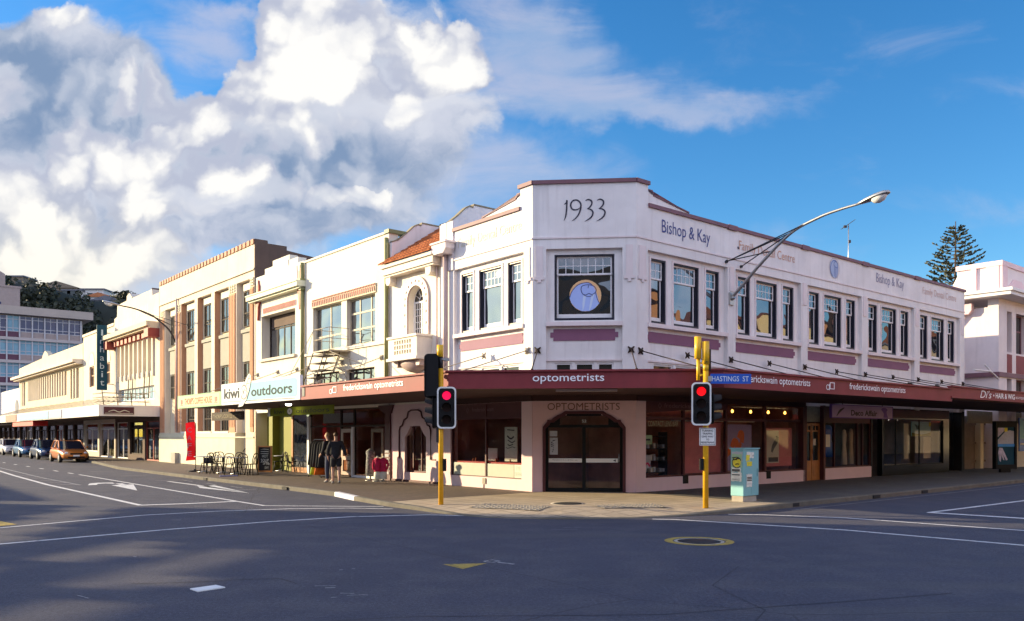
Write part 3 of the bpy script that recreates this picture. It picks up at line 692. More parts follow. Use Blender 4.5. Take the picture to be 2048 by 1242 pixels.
# chamfer
wall.wall(C, 0, WC, 7.27, 9.17, [], 0, -.40)
for a, b in ((0, .40), (WC - .40, WC)): wall.box(C, a, b, -.40, 0, 2.86, 7.27)
clow = [(.66, 1.15, lowz0, lowz1), (1.25, 1.80, lowz0, lowz1), (1.90, 2.38, lowz0, lowz1)]
wall.wall(C, .40, WC - .40, 2.86, 7.27, [(.64, 2.40, 5.18, 7.12)] + clow, rec, -.40)
for w in clow:
    lw = MB().wall(C, *w, [(w[0] + .05, w[1] - .05, w[2] + .05, w[3] - .05)], rec - .04, rec - .12).build('low_window', M['white_paint'], B)
    MB().box(C, w[0] + .04, w[1] - .04, rec - .11, rec - .10, w[2] + .04, w[3] - .04).build('pane', M['win_dark'], lw)
frames.box(C, .40, WC - .40, rec, .05, 5.0, 5.12); frames.box(C, .40, WC - .40, rec, rec + .05, 3.98, 4.03)
plq.prism(C, plaque(C, .52, WC - .52, 4.58, 4.92, 0, 0), rec, rec + .025)
cw = sash_window(C, .64, 2.40, 5.18, 7.12, rec, 7, B, M['win'])
# walrus roundel painted on the pane
wo = rec - .17 + .024
MBk = MB(); disc(MBk, C, 1.55, 5.93, .47, .47, wo); MBk.build('roundel', mat('roundel_orange', (.85, .52, .25), .6, 0), cw)
q = MB(); q.poly([C.pt(1.55 + x, wo + .003, 5.93 + z) for x, z in [(-.47, -.06), (-.40, .12), (-.28, .27), (-.12, .36), (.08, .38), (.22, .30), (.30, .14), (.36, -.04), (.40, -.24), (.28, -.38), (.12, -.46), (-.10, -.46), (-.28, -.37), (-.41, -.22)]])
q.build('walrus_head', mat('walrus_blue', (.40, .52, .90), .6, 0), cw)
q = MB()
for p, w in (([(-.47, -.06), (-.40, .12), (-.28, .27), (-.12, .36), (.08, .38), (.20, .32)], .02), ([(-.13, .17), (-.10, .28), (.06, .32), (.22, .29), (.31, .2), (.30, .1), (.2, .03), (.1, .06), (.02, .02), (-.08, .05), (-.13, .17)], .022), ([(.09, .30), (.08, .22)], .02), ([(-.06, .05), (-.02, .0), (.10, -.03), (.22, .0)], .018), ([(.30, .08), (.35, -.1), (.42, -.25)], .018)):
    ribbon(q, C, [(1.55 + x, 5.93 + z) for x, z in p], [w] * len(p), wo + .008)
q.build('walrus_outline', M['letter_navy'], cw)
q = MB()
for x0, d in ((-.02, -.03), (.22, -.06)):
    q.poly([C.pt(1.55 + x0 - .045, wo + .007, 5.93), C.pt(1.55 + x0 - .05 + d * .6, wo + .007, 5.70), C.pt(1.55 + x0 - .01 + d * 1.8, wo + .007, 5.46), C.pt(1.55 + x0 + .02 + d, wo + .007, 5.6), C.pt(1.55 + x0 + .045, wo + .007, 5.98)])
q.build('tusks', mat('tusk_white', (.6, .7, .9), .5, 0), cw)
# pilaster relief, small stepped labels at band height
for fr, us in ((C, ((.0, .40), (WC - .40, WC))), (R, ((.0, .50),)), (L, ((0, .40),))):
    for a, b in us:
        frames.box(fr, a + .10, b - .10, 0, .03, 6.45, 7.35); frames.box(fr, a + .05, b - .05, 0, .04, 6.36, 6.45); frames.box(fr, (a + b) / 2 - .05, (a + b) / 2 + .05, 0, .045, 6.28, 6.36)
for a, b in PIL_R[1:]: frames.box(R, a + .1, b - .1, 0, .025, 6.5, 7.3)
# string line under the lettering band
for fr, a, b in ((R, 0, 23.05), (L, 0, 3.95), (C, 0, WC)): frames.box(fr, a, b, 0, .03, 7.56, 7.61)
# roof upstands: stepped gable blocks behind the wing copings next to the chamfer
for fr, sg in ((R, 1), (L, 1)):
    wall.prism(fr, [(.5, 8.4), (2.55, 8.4), (2.55, 8.66), (2.5, 8.72), (.86, 8.94), (.86, 9.06), (.5, 9.06)], -.38, -.10)
# block over chamfer returns along both wings
wall.box(R, 0, .52, -.399, .0, 8.53, 9.17); wall.box(L, 0, .55, -.399, .0, 8.53, 9.17)
wall.build('wall', M['stucco'], B); frames.build('trim', M['stucco_pink'], B); plq.build('panel', M['mauve'], B)
cap = MB()
cap.box(C, .0, WC, -.42, .06, 9.17, 9.28); cap.box(R, -.02, .56, -.42, .06, 9.175, 9.285); cap.box(L, -.02, .62, -.42, .06, 9.175, 9.285)
cap.box(R, .52, 23.12, -.42, .06, 8.53, 8.64); cap.box(L, .55, 4.0, -.42, .06, 8.53, 8.64)
for fr in (R, L):
    cap.prism(fr, [(.86, 8.94), (2.55, 8.71), (2.55, 8.755), (.82, 8.985), (.82, 9.10), (.5, 9.10), (.5, 9.06), (.86, 9.06)], -.40, -.07)
for a, b in PIL_R[1:5]: cap.box(R, a - .02, b + .02, -.42, .075, 8.50, 8.655)
cap.build('coping', M['cap_brown'], B)
# left end pilaster with shaped cap and downpipe
pl = MB().box(L, 3.95, 4.30, 0, .05, 7.27, 8.9); pl.box(L, 4.35, 4.62, 0, .05, 2.86, 8.9); pl.build('end_pilaster', M['stucco_pink'], B)
hp = MB()
hp.prism(L, [(3.85, 8.14), (4.66, 8.14), (4.66, 7.95), (4.52, 7.80), (3.99, 7.80), (3.85, 7.95)], .05, .42); hp.box(L, 3.80, 4.70, .03, .46, 8.14, 8.20)
hp.build('rain_hopper', M['stucco_pink'], B)
MB().tube([L.pt(4.28, .13, 7.82), L.pt(4.28, .13, 3.3)], .075, 10).build('downpipe', M['gutter'], B)
# roof deck
core = MB().slab([C.pt(.1, -.35, 0)[:2], C.pt(WC - .1, -.35, 0)[:2], R.pt(22.9, -.35, 0)[:2], R.pt(22.9, -16, 0)[:2], L.pt(4.5, -16, 0)[:2], L.pt(4.5, -.35, 0)[:2]], 8.05, 8.15)
core.build('roof', M['house_grey'], B)
back = MB()
back.box(R, 22.75, 23.05, -16, -.40, 0, 8.53); back.box(L, 4.3, 4.6, -16, -.42, 0, 8.5); back.build('side_wall', M['stucco'], B)
# antenna stands on the roof
A = R.pt(16.39, -2.2, 0); an = thing('aerial', 'thin white television aerial on a mast above the roof edge', 'aerial', (A[0], A[1], 8.15))
MB().tube([(A[0], A[1], 8.15), (A[0], A[1], 11.05)], .022, 8).build('mast', M['galv'], an)
q = MB(); q.tube([(A[0] - .28, A[1] + .1, 10.88), (A[0] + .24, A[1] - .1, 11.24)], .013, 6)
for i in range(7): x = -.26 + i * .08; q.tube([(A[0] + x, A[1] - .22, 11.08 + x * .68), (A[0] + x, A[1] + .22, 11.08 + x * .68)], .008, 5)
q.box(Wd, A[0] - .2, A[0] - .08, A[1] - .04, A[1] + .06, 10.92, 11.02); q.box(Wd, A[0] + .0, A[0] + .09, A[1] - .05, A[1] + .05, 10.25, 10.37); q.build('antenna', M['steel_dark'], an)
q = MB(); q.tube([(A[0], A[1], 9.6), (A[0] + .3, A[1], 8.15)], .012, 5); q.build('stay', M['galv'], an)

# lettering painted on the parapets
q = MB()
for pts, ws in (([(.93, 8.56), (1.00, 8.62), (1.01, 8.68), (1.0, 8.4), (.97, 8.2), (.92, 8.08)], [.02, .045, .05, .05, .04, .008]),
                ([(1.40, 8.46), (1.30, 8.40), (1.17, 8.42), (1.12, 8.54), (1.18, 8.66), (1.31, 8.68), (1.41, 8.58), (1.41, 8.42), (1.34, 8.24), (1.23, 8.12), (1.15, 8.07)], [.02, .04, .045, .05, .045, .045, .05, .05, .045, .03, .008]),
                ([(1.55, 8.66), (1.64, 8.69), (1.73, 8.64), (1.73, 8.54), (1.66, 8.45), (1.60, 8.42)], [.015, .045, .05, .05, .04, .015]), ([(1.60, 8.42), (1.70, 8.40), (1.77, 8.32), (1.74, 8.2), (1.64, 8.11), (1.53, 8.05)], [.015, .045, .05, .05, .04, .008]),
                ([(1.89, 8.66), (1.98, 8.69), (2.07, 8.64), (2.07, 8.54), (2.0, 8.45), (1.94, 8.42)], [.015, .045, .05, .05, .04, .015]), ([(1.94, 8.42), (2.05, 8.40), (2.12, 8.32), (2.09, 8.2), (1.99, 8.11), (1.87, 8.05)], [.015, .045, .05, .05, .04, .008])):
    ribbon(q, C, pts, [w * .88 for w in ws], .012)
q.build('date_1933', M['ink'], B)
q = MB(); text(q, 'Bishop & Kay', R, 1.13, 3.49, 7.76, 8.27, .012); q.build('lettering', M['letter_navy'], B)
q = MB(); text(q, 'Bishop & Kay', R, 14.43, 16.85, 7.86, 8.36, .012); q.build('lettering', mat('letter_navy_faded', (.30, .29, .40), .7, .2, 8), B)
q = MB(); text(q, 'Family Dental Centre', R, 5.05, 8.41, 7.84, 8.24, .012); q.build('lettering', mat('letter_orange', (.60, .34, .24), .7, .15, 8), B)
q = MB(); disc(q, R, 5.0, 7.98, .045, .045, .012); q.build('dot', M['ink'], B)
q = MB(); text(q, 'Family Dental Centre', R, 18.63, 22.1, 7.88, 8.28, .012); q.build('lettering', mat('letter_orange_faded', (.66, .48, .43), .7, .2, 8), B)
q = MB(); text(q, 'Family Dental Centre', L, 3.70, .50, 7.84, 8.26, .012); q.build('lettering', M['letter_faint'], B)
q = MB(); disc(q, R, 11.17, 8.12, .37, .40, .012); q.build('roundel', mat('roundel_pale', (.60, .55, .56), .7, 0), B)
q = MB(); disc(q, R, 11.13, 8.09, .31, .34, .016); q.build('roundel_blue', mat('roundel_blue', (.40, .48, .66), .7, 0), B)
q = MB()
for p in ([(-.30, .0), (-.2, .2), (0, .31), (.17, .27)], [(-.06, .12), (0, .25), (.15, .26), (.24, .16), (.2, .05), (.06, .06), (-.06, .12)], [(.02, .06), (-.02, -.3)], [(.10, .05), (.06, -.36)], [(.2, .04), (.17, -.34)], [(-.3, 0), (-.26, -.18), (-.14, -.30)]):
    ribbon(q, R, [(11.15 + x, 8.1 + z) for x, z in p], [.028] * len(p), .021)
q.build('roundel_lines', mat('roundel_line', (.14, .20, .45), .7, 0), B)

# ---- ground floor of the corner building
gw, tr, stall = MB(), MB(), MB()
# chamfer doorway with curvilinear head
gw.wall(C, 0, WC, .12, 2.86, [(.36, 2.66, .12, 2.45)], .0, -.40)
prof = [(.36, 2.0), (.42, 2.06), (.48, 2.13), (.50, 2.19), (.60, 2.19), (.66, 2.24), (.78, 2.32), (.90, 2.37), (1.0, 2.38), (1.0, 2.45)]
for sgn in (0, 1):
    pr = [(x if not sgn else 3.02 - x, z) for x, z in prof]; e = .36 if not sgn else 2.66
    gw.prism(C, pr + [(e, 2.45)], -.399, -.001)
gw.build('ground_wall', M['pink'], B)
arch = MB()
full = prof + [(3.02 - x, z) for x, z in reversed(prof)]
outer = [(.30, .12), (.30, 2.03)] + [(x - .055, z + .055) for x, z in prof[1:8]] + [(.95, 2.50), (2.07, 2.50)] + [(3.02 - x + .055, z + .055) for x, z in reversed(prof[1:8])] + [(2.72, 2.03), (2.72, .12)]
inner = [(.38, .12), (.38, 1.99)] + [(x + .02, z - .02) for x, z in prof[1:8]] + [(1.02, 2.42), (2.0, 2.42)] + [(3.02 - x - .02, z - .02) for x, z in reversed(prof[1:8])] + [(2.64, 1.99), (2.64, .12)]
n = len(outer); vs = [C.pt(u, o, z) for o in (.035, -.12) for ring_ in (outer, inner) for u, z in ring_]; fs = []
for i in range(n - 1): fs += [(i, i + 1, n + i + 1, n + i), (2 * n + i, 3 * n + i, 3 * n + i + 1, 2 * n + i + 1), (i, 2 * n + i, 2 * n + i + 1, i + 1), (n + i, n + i + 1, 3 * n + i + 1, 3 * n + i)]
arch.add(vs, fs); arch.build('door_surround', M['wine_dark'], B)
dr = MB(); dz = -.20
dr.wall(C, .34, 2.68, .12, 2.46, [(.46, 1.46, .24, .98), (1.56, 2.56, .24, .98), (.46, 1.46, 1.12, 2.02), (1.56, 2.56, 1.12, 2.02), (.8, 2.22, 2.1, 2.36)], dz + .05, dz)
door = dr.build('entrance_door', M['black'], B)
MB().box(C, .44, 2.58, dz + .012, dz + .02, .2, 2.4).build('pane', M['shop_glass'], door)
q = MB(); q.box(C, .47, 1.45, dz + .05, dz + .06, .99, 1.11); q.box(C, 1.57, 2.50, dz + .05, dz + .06, .99, 1.11); q.build('door_band', M['sign_white'], door)
q = MB(); text(q, 'FREDERICK W. E. SWAIN  opt.', C, .58, 1.32, 1.045, 1.075, dz + .064); q.poly([C.pt(2.36, dz + .064, 1.05), C.pt(2.44, dz + .064, 1.085), C.pt(2.44, dz + .064, 1.015)]); q.build('band_lettering', M['ink'], door)
q = MB(); text(q, '52', C, 1.45, 1.58, 2.17, 2.25, dz + .055); q.build('street_number', M['letter_white'], door)
q = MB().box(C, .50, .74, dz + .04, dz + .052, 1.22, 1.72); q.box(C, .5, .72, dz + .04, dz + .052, 1.76, 1.92); q.build('door_notice', M['paper_grey'], door)
q = MB()
for i in range(7): ribbon(q, C, [(.56 + random.uniform(-.03, .1), 1.3 + i * .055), (.62 + random.uniform(-.04, .06), 1.32 + i * .055)], [.03, .02], dz + .056)
q.build('notice_marks', M['ink'], door)
MB().tube([C.pt(2.53, dz + .1, 1.0), C.pt(2.53, dz + .1, 1.25)], .015, 8).build('handle', M['galv'], door)
q = MB(); text(q, 'OPTOMETRISTS', C, .44, 2.55, 2.53, 2.74, .012); q.build('lettering', M['letter_brown'], B)
# left wing shop window
gl = MB(); gl.wall(L, .02, 4.62, .12, 2.86, [(.50, 4.15, .47, 2.80)], 0, -.30); gl.build('ground_wall', M['pink_pale'], B)
fr_ = MB(); fr_.wall(L, .50, 4.15, .47, 2.80, [(.55, 2.28, .50, 2.30), (2.34, 4.10, .50, 2.30), (.55, 2.28, 2.38, 2.76), (2.34, 4.10, 2.38, 2.76)], -.05, -.13); w = fr_.build('shop_window', M['wine_dark'], B)
q = MB().box(L, .53, 4.12, -.10, -.09, .49, 2.31); q.build('pane', M['shop_glass'], w)
MB().box(L, .53, 4.12, -.10, -.08, 2.36, 2.78).build('transom_board', M['wine_dark'], w)
q = MB(); q.box(L, .95, 4.08, -.085, -.08, .50, .90); q.build('frosted_band', M['frost'], w)
q = MB(); q.box(L, .56, .93, -.085, -.08, .50, .90); q.build('etched_panel', mat('etched', (.50, .56, .48), .6, .05), w)
q = MB(); text(q, 'EYE\nSEEN', L, .90, .60, .55, .85, -.076, align='CENTER'); q.build('etched_letters', mat('etch_line', (.36, .42, .36), .6, 0), w)
q = MB(); text(q, 'frederickswain', L, 3.05, 1.95, 2.55, 2.68, -.076); ring(q, L, 3.30, 2.60, .07, .09, .02, -.076, 4); q.build('transom_lettering', mat('etch_wine', (.20, .11, .11), .6, 0), w)
q = MB().box(L, 2.22, 2.38, 0, .03, .26, .44); q.build('vent', M['concrete'], B)
q = MB().tube([L.pt(2.32, .02, .25), L.pt(2.33, .02, .02)], .012, 6); q.build('vent_pipe', M['black'], B)
# right wing shops
gr = MB()
gr.wall(R, .0, 9.12, .12, 2.90, [(.42, 9.12, .53, 2.90)], 0, -.30); gr.box(R, 10.50, 14.05, -.30, 0, .12, .55); gr.build('ground_wall', M['pink_pale'], B)
fr_ = MB(); fr_.wall(R, .42, 9.10, .53, 2.88, [(.48, 2.22, .58, 2.26), (2.30, 4.40, .58, 2.26), (4.50, 6.62, .58, 2.26), (6.72, 9.04, .58, 2.26), (.48, 2.22, 2.34, 2.80), (2.30, 4.40, 2.34, 2.80), (4.50, 6.62, 2.34, 2.80), (6.72, 9.04, 2.34, 2.80)], -.05, -.14)
wr = fr_.build('shop_window', M['wine_dark'], B)
MB().box(R, .45, 9.06, -.11, -.10, .56, 2.84).build('pane', M['shop_glass_r'], wr)
q = MB()
for u in (2.26, 6.78): q.box(R, u - .13, u + .13, -.04, .012, .30, .56)
q.build('drain_box', M['black'], B)
q = MB(); q.prism(R, [(.44, 2.84), (2.26, 2.84), (4.4, 2.84), (4.4, 2.62), (2.2, 2.56), (.44, 2.45)], -.055, -.045); q.build('valance', M['wine_dark'], wr)
q = MB(); text(q, 'frederickswain', R, 1.30, 3.10, 2.63, 2.76, -.04); ring(q, R, 1.1, 2.68, .08, .09, .02, -.04, 4); q.build('transom_lettering', mat('etch_wine_r', (.22, .12, .12), .6, 0), wr)
q = MB(); text(q, 'CONTACT LENS BAR', R, .62, 2.02, 2.06, 2.22, -.09); q.build('window_lettering', mat('letter_gold', (.62, .58, .36), .5, 0), wr)
q = MB().box(R, 9.0, 9.24, -.6, .0, .12, 2.88); q.build('door_reveal', M['wine_dark'], B)
# timber double door
dd = MB(); dd.wall(R, 9.26, 10.40, .12, 2.24, [(9.34, 9.76, .86, 1.92), (9.90, 10.32, .86, 1.92), (9.34, 9.53, 1.98, 2.14), (9.57, 9.76, 1.98, 2.14), (9.90, 10.09, 1.98, 2.14), (10.13, 10.32, 1.98, 2.14)], -.16, -.22)
td = dd.build('timber_door', M['timber_door'], B)
q = MB()
for u in (9.37, 9.93): q.box(R, u, u + .36, -.165, -.15, .30, .72)
q.box(R, 9.815, 9.845, -.17, -.145, .14, 2.2); q.build('door_panel', M['timber_door'], td)
MB().box(R, 9.32, 10.34, -.20, -.19, .8, 2.16).build('pane', M['win_dark'], td)
MB().box(R, 9.98, 10.16, -.188, -.18, 1.42, 1.66).build('door_notice', M['paper'], td); MB().tube([R.pt(9.87, -.13, 1.1), R.pt(9.87, -.13, 1.3)], .015, 6).build('handle', M['bronze'], td)
q = MB(); q.box(R, 9.26, 10.42, -.2, -.15, 2.28, 2.86); q.build('ribbed_transom', mat('ribbed', (.23, .25, .20), .4, .3, 14), B)
q = MB(); q.box(R, 10.40, 10.53, -.3, 0, .12, 2.9); q.build('door_post', M['wine_dark'], B)
fr_ = MB(); fr_.wall(R, 10.53, 14.05, .55, 2.88, [(10.60, 11.24, .60, 2.26), (11.29, 13.0, .60, 2.26), (13.05, 13.40, .60, 2.26), (13.45, 13.98, .60, 2.26)], -.04, -.12); wd = fr_.build('shop_window', M['wine_dark'], B)
MB().box(R, 10.56, 14.02, -.09, -.08, .57, 2.3).build('pane', M['shop_glass_r'], wd)
q = MB(); q.box(R, 10.68, 10.98, -.075, -.07, 1.35, 1.82); q.build('window_notice', M['paper'], wd)
# black tiled shop front
bt = MB(); bt.wall(R, 14.95, 21.35, .12, 2.90, [(15.10, 20.75, .52, 2.46)], .0, -.2); bt.box(R, 14.05, 14.95, -1.6, -1.5, .12, 2.9); bt.box(R, 14.05, 14.12, -1.5, -.0, .12, 2.9); bt.build('tiled_front', M['tile_black'], B)
fr_ = MB(); fr_.wall(R, 15.10, 20.75, .52, 2.46, [(15.13, 16.25, .55, 2.43), (16.29, 18.45, .55, 2.43), (18.49, 20.72, .55, 2.43)], -.05, -.10); wb = fr_.build('shop_window', M['black'], B)
MB().box(R, 15.11, 20.74, -.08, -.07, .53, 2.45).build('pane', M['shop_glass_r'], wb)
q = MB(); q.box(R, 15.0, 21.3, .0, .03, 2.52, 2.86); q.build('fascia_board', M['wine_dark'], B)
q = MB(); q.box(R, 21.35, 23.05, -1.4, -1.3, .12, 2.9); q.box(R, 22.75, 23.05, -1.3, 0, .12, 2.9); q.build('dark_doorway', M['black_matte'], B)
q = MB(); q.box(R, 21.2, 22.7, -1.28, -1.2, 2.0, 2.05); q.build('door_rail', M['galv'], B)
# shop rooms behind the glass
def room(fr, u0, u1, o1, z1, m, name='shop_room', o0=-.42):
    r = MB(); q = fr.pt
    r.poly([q(u0, o1, .12), q(u1, o1, .12), q(u1, o1, z1), q(u0, o1, z1)]); r.poly([q(u0, o0, .12), q(u0, o1, .12), q(u0, o1, z1), q(u0, o0, z1)]); r.poly([q(u1, o0, .12), q(u1, o1, .12), q(u1, o1, z1), q(u1, o0, z1)])
    r.poly([q(u0, o0, .14), q(u1, o0, .14), q(u1, o1, .14), q(u0, o1, .14)]); r.poly([q(u0, o0, z1), q(u1, o0, z1), q(u1, o1, z1), q(u0, o1, z1)])
    return r.build(name, m, B if fr in (R, C) or u1 < 4.7 else None, recalc=False)
room(L, .55, 4.25, -2.6, 2.88, M['shop_brown'], o0=-.31); room(R, .45, 9.0, -2.4, 2.88, M['shop_brown'], o0=-.31); room(R, 10.5, 14.0, -2.2, 2.88, M['shop_dark'], o0=-.31); room(R, 15.0, 20.9, -2.2, 2.6, M['shop_dark'], o0=-.21)
room(C, .3, 2.75, -2.2, 2.6, M['shop_brown'], o0=-.41)

# ---- street canopy of the corner building
def lineX(f1, o1, f2, o2):
    p, d = Vector(f1.pt(0, o1, 0)[:2]), Vector(f1.d); q_, e = Vector(f2.pt(0, o2, 0)[:2]), Vector(f2.d)
    det = d[0] * -e[1] + e[0] * d[1]; a = ((q_[0] - p[0]) * -e[1] + e[0] * (q_[1] - p[1])) / det
    return p + d * a
def canopy(pts_out, ul, ur, zb, zt, name, mats):
    pass
def ring_pts(o): return [L.pt(6.28, o, 0)[:2], tuple(lineX(L, o, C, o)), tuple(lineX(C, o, R, o)), R.pt(10.9, o, 0)[:2]]
cn = MB(); IN = [L.pt(6.28, .01, 0)[:2], L.pt(0, .01, 0)[:2], R.pt(0, .01, 0)[:2], R.pt(10.9, .01, 0)[:2]]
OUT = ring_pts(4.20)
for i in range(3): cn.add([(*IN[i], 2.97), (*IN[i + 1], 2.97), (*OUT[i + 1], 2.97), (*OUT[i], 2.97)] + [(*IN[i], 3.22), (*IN[i + 1], 3.22), (*OUT[i + 1], 3.22), (*OUT[i], 3.22)],
    [(0, 1, 2, 3), (4, 5, 6, 7), (0, 3, 7, 4), (1, 2, 6, 5)])
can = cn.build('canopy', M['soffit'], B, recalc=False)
def fascia(o0, o1, z0, z1, nm, m):
    f_ = MB(); A_, B_2 = ring_pts(o0), ring_pts(o1)
    for i in range(3): f_.add([(*A_[i], z0), (*A_[i + 1], z0), (*B_2[i + 1], z0), (*B_2[i], z0), (*A_[i], z1), (*A_[i + 1], z1), (*B_2[i + 1], z1), (*B_2[i], z1)],
        [(0, 1, 2, 3), (4, 5, 6, 7), (3, 2, 6, 7), (0, 1, 5, 4)] + ([(0, 3, 7, 4)] if i == 0 else []) + ([(1, 2, 6, 5)] if i == 2 else []))
    return f_.build(nm, m, can)
q = MB()
for fr, a, b in ((L, 0, 4.62), (C, -.0, WC), (R, 0, 9.1)): q.box(fr, a, b, .0, .045, 2.80, 2.968)
q.build('wall_rail', M['soffit'], can)
fascia(4.18, 4.30, 2.93, 3.33, 'fascia', M['wine']); fascia(4.15, 4.36, 3.33, 3.375, 'fascia_top', M['wine']); fascia(4.30, 4.335, 2.925, 3.0, 'fascia_foot', M['wine'])
q = MB(); text(q, 'optometrists', C, .28, 2.0, 3.035, 3.275, 4.312, bold=.006); q.build('lettering', M['letter_white'], can)
for fr, a, b in ((R, -1.18, 2.05), (R, 4.13, 7.56), (L, 3.51, .25)):
    q = MB(); text(q, 'frederickswain optometrists', fr, a, b, 3.04, 3.28, 4.312, bold=.006); q.build('lettering', M['letter_white'], can)
for fr, u, s in ((R, 2.95, 1), (L, 4.3, -1)):
    q = MB(); ring(q, fr, u, 3.11, .085, .075, .02, 4.312); q.box(fr, u + s * .09 - .008, u + s * .09 + .008, 4.30, 4.313, 3.03, 3.2)
    for a, b, c, d in ((.12, .14, 3.06, 3.25), (.34, .36, 3.06, 3.25), (.12, .36, 3.23, 3.25), (.12, .36, 3.06, 3.08)): q.box(fr, u + min(s * a, s * b), u + max(s * a, s * b), 4.30, 4.313, c, d)
    q.build('emblem', M['letter_white'], can)
q = MB(); q.box(C, .8, 2.35, 3.2, 3.32, 2.90, 2.955); q.build('soffit_lamp', M['tube_lamp'], can)
q = MB(); q.box(L, 6.05, 6.24, 4.30, 4.32, 3.03, 3.3); q.build('end_sign', M['navy'], can)
# tie rods with wall bosses
def rods(fr, us, zb, o1, z1, m, par):
    for u in us:
        q = MB(); q.tube([fr.pt(u, .05, zb), fr.pt(u, o1, z1)], .017, 6)
        q.tube([fr.pt(u, o1 - .5, z1 + .14), fr.pt(u, o1 - .35, z1 + .10)], .032, 6); r = q.build('tie_rod', m, par)
        q = MB()
        for dx, dz_ in ((-.09, .09), (.09, .09), (-.09, -.09), (.09, -.09)): q.tube([fr.pt(u, .03, zb), fr.pt(u + dx, .03, zb + dz_)], [.04, .02], 6)
        q.lathe(fr.pt(u, .05, zb), [(0, -.06), (.06, -.03), (.07, 0), (.06, .03), (0, .06)], 8); q.build('boss', m, r)
rods(R, (.16, 2.32, 4.58, 6.78, 9.05), 4.26, 3.0, 3.40, M['bronze'], B); rods(R, (11.28, 13.5, 15.82, 18.15, 20.48, 22.8), 4.2, 3.2, 3.5, M['bronze'], B)
rods(L, (.21, 2.29), 4.30, 3.0, 3.40, M['iron_pale'], B); rods(C, (.15, WC - .15), 4.29, 3.0, 3.40, M['bronze'], B)
# canopy of the shops further along, one step higher
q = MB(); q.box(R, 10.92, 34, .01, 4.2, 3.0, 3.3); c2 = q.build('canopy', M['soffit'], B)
q = MB(); q.box(R, 10.9, 34, 4.2, 4.30, 3.06, 3.42); q.build('fascia', M['wine'], c2); q = MB(); q.box(R, 10.9, 34, 4.17, 4.35, 3.42, 3.465); q.box(R, 10.9, 34, 4.30, 4.33, 3.05, 3.11); q.build('fascia_top', M['wine'], c2)
q = MB(); text(q, "Di's", R, 13.32, 14.35, 3.12, 3.40, 4.312, shear=.3); text(q, '• HAIR & WIG', R, 14.5, 16.6, 3.14, 3.34, 4.312, bold=.02); text(q, 'BOUTIQUE', R, 16.7, 17.6, 3.16, 3.26, 4.312); q.build('lettering', M['letter_white'], c2)

# ---- things in the shop windows (each stands on a sill or hangs inside)
def flatthing(name, label, cat, fr, u0, u1, z0, z1, o, m, th=.03, marks=None, mm='ink', frame=None):
    t = thing(name, label, cat, fr.pt((u0 + u1) / 2, o, z0)); MB().box(fr, u0, u1, o - th, o, z0, z1).build('board', M[m], t)
    if frame: MB().wall(fr, u0 - .03, u1 + .03, z0 - .03, z1 + .03, [(u0, u1, z0, z1)], o + .012, o - th).build('frame', M[frame], t)
    if marks:
        q = MB()
        for p, w in marks: ribbon(q, fr, [(u0 + x * (u1 - u0), z0 + z * (z1 - z0)) for x, z in p], [w] * len(p), o + .004)
        q.build('print', M[mm], t)
    return t
flatthing('hanging_poster', 'tall white spectacles poster hanging in the sunlit shop window', 'poster', L, 1.12, 1.72, .98, 2.05, -.35, 'paper', .02,
          [([(.2, .9), (.8, .92)], .03), ([(.25, .72), (.5, .66), (.8, .74)], .05), ([(.15, .6), (.4, .55), (.75, .62)], .03), ([(.3, .5), (.6, .46), (.75, .5)], .03), ([(.15, .40), (.4, .42), (.7, .38), (.9, .4)], .02)])
flatthing('display_card', 'bright white display card standing on the red shelf', 'display card', L, 2.30, 2.92, .98, 1.38, -.5, 'sign_white', .04)
t = MB().box(L, .6, 4.1, -.75, -.14, .90, .945); tag(t.build('display_shelf', M['red']), 'red shelf running along the sunlit optician window', 'shelf')
for i, (u, h) in enumerate(((2.15, .12), (2.05, .14), (3.35, .1), (3.2, .13), (1.45, .1))):
    t = MB().lathe(L.pt(u, -.35, .945), [(.03, 0), (.035, h * .4), (.02, h * .7), (.022, h), (0, h)], 8); tag(t.build('small_bottle', M['terracotta']), 'small bottle on the red shelf of the optician window', 'bottle', 'bottles on the red shelf')
t = thing('display_rack', 'dark shelf rack of small packs in the contact lens window', 'shelf rack', R.pt(1.5, -.9, .14)); q = MB()
for z in (.62, .98, 1.36, 1.74): q.box(R, .9, 2.3, -1.1, -.75, z, z + .025)
for u in (.9, 2.28): q.box(R, u, u + .03, -1.1, -.75, .14, 1.9)
q.build('rack', M['black_matte'], t)
packs = []
for z in (.645, 1.005, 1.385):
    for i in range(9):
        if random.random() < .2: continue
        u = .98 + i * .145; h = random.uniform(.10, .2); q = MB().box(R, u, u + .09, -.95, -.8, z, z + h)
        tag(q.build('lens_pack', M[random.choice(['paper_grey', 'paper', 'shop_grey', 'curtain'])]), 'small pack on the shelf rack in the contact lens window', 'pack', 'packs on the contact lens rack')
flatthing('window_card', 'pale card with a face print at the left edge of the contact lens window', 'card', R, .50, .82, .80, 1.20, -.16, 'paper_grey', .01, [([(.1, .15), (.5, .4), (.9, .15)], .06)], 'magenta')
flatthing('window_card', 'pale green card above the face card in the contact lens window', 'card', R, .50, .88, 1.52, 1.80, -.16, 'coffee_green', .01, [([(.2, .5), (.8, .5)], .05)])
flatthing('poster', 'wine red poster panel filling the window behind the right signal pole', 'poster', R, 2.35, 4.36, .60, 2.2, -.22, 'red_shop', .02)
flatthing('poster', 'blue grey poster of orange flowers behind the teal cabinet', 'poster', R, 4.6, 6.1, .62, 2.15, -.22, 'lilac', .02,
          [([(.25, .5), (.32, .62), (.42, .6), (.45, .5)], .24), ([(.05, .36), (.2, .42), (.35, .4), (.55, .44)], .22), ([(.5, .7), (.56, .8), (.64, .78), (.62, .6)], .22), ([(.5, .45), (.58, .6)], .16)], 'hi_orange')
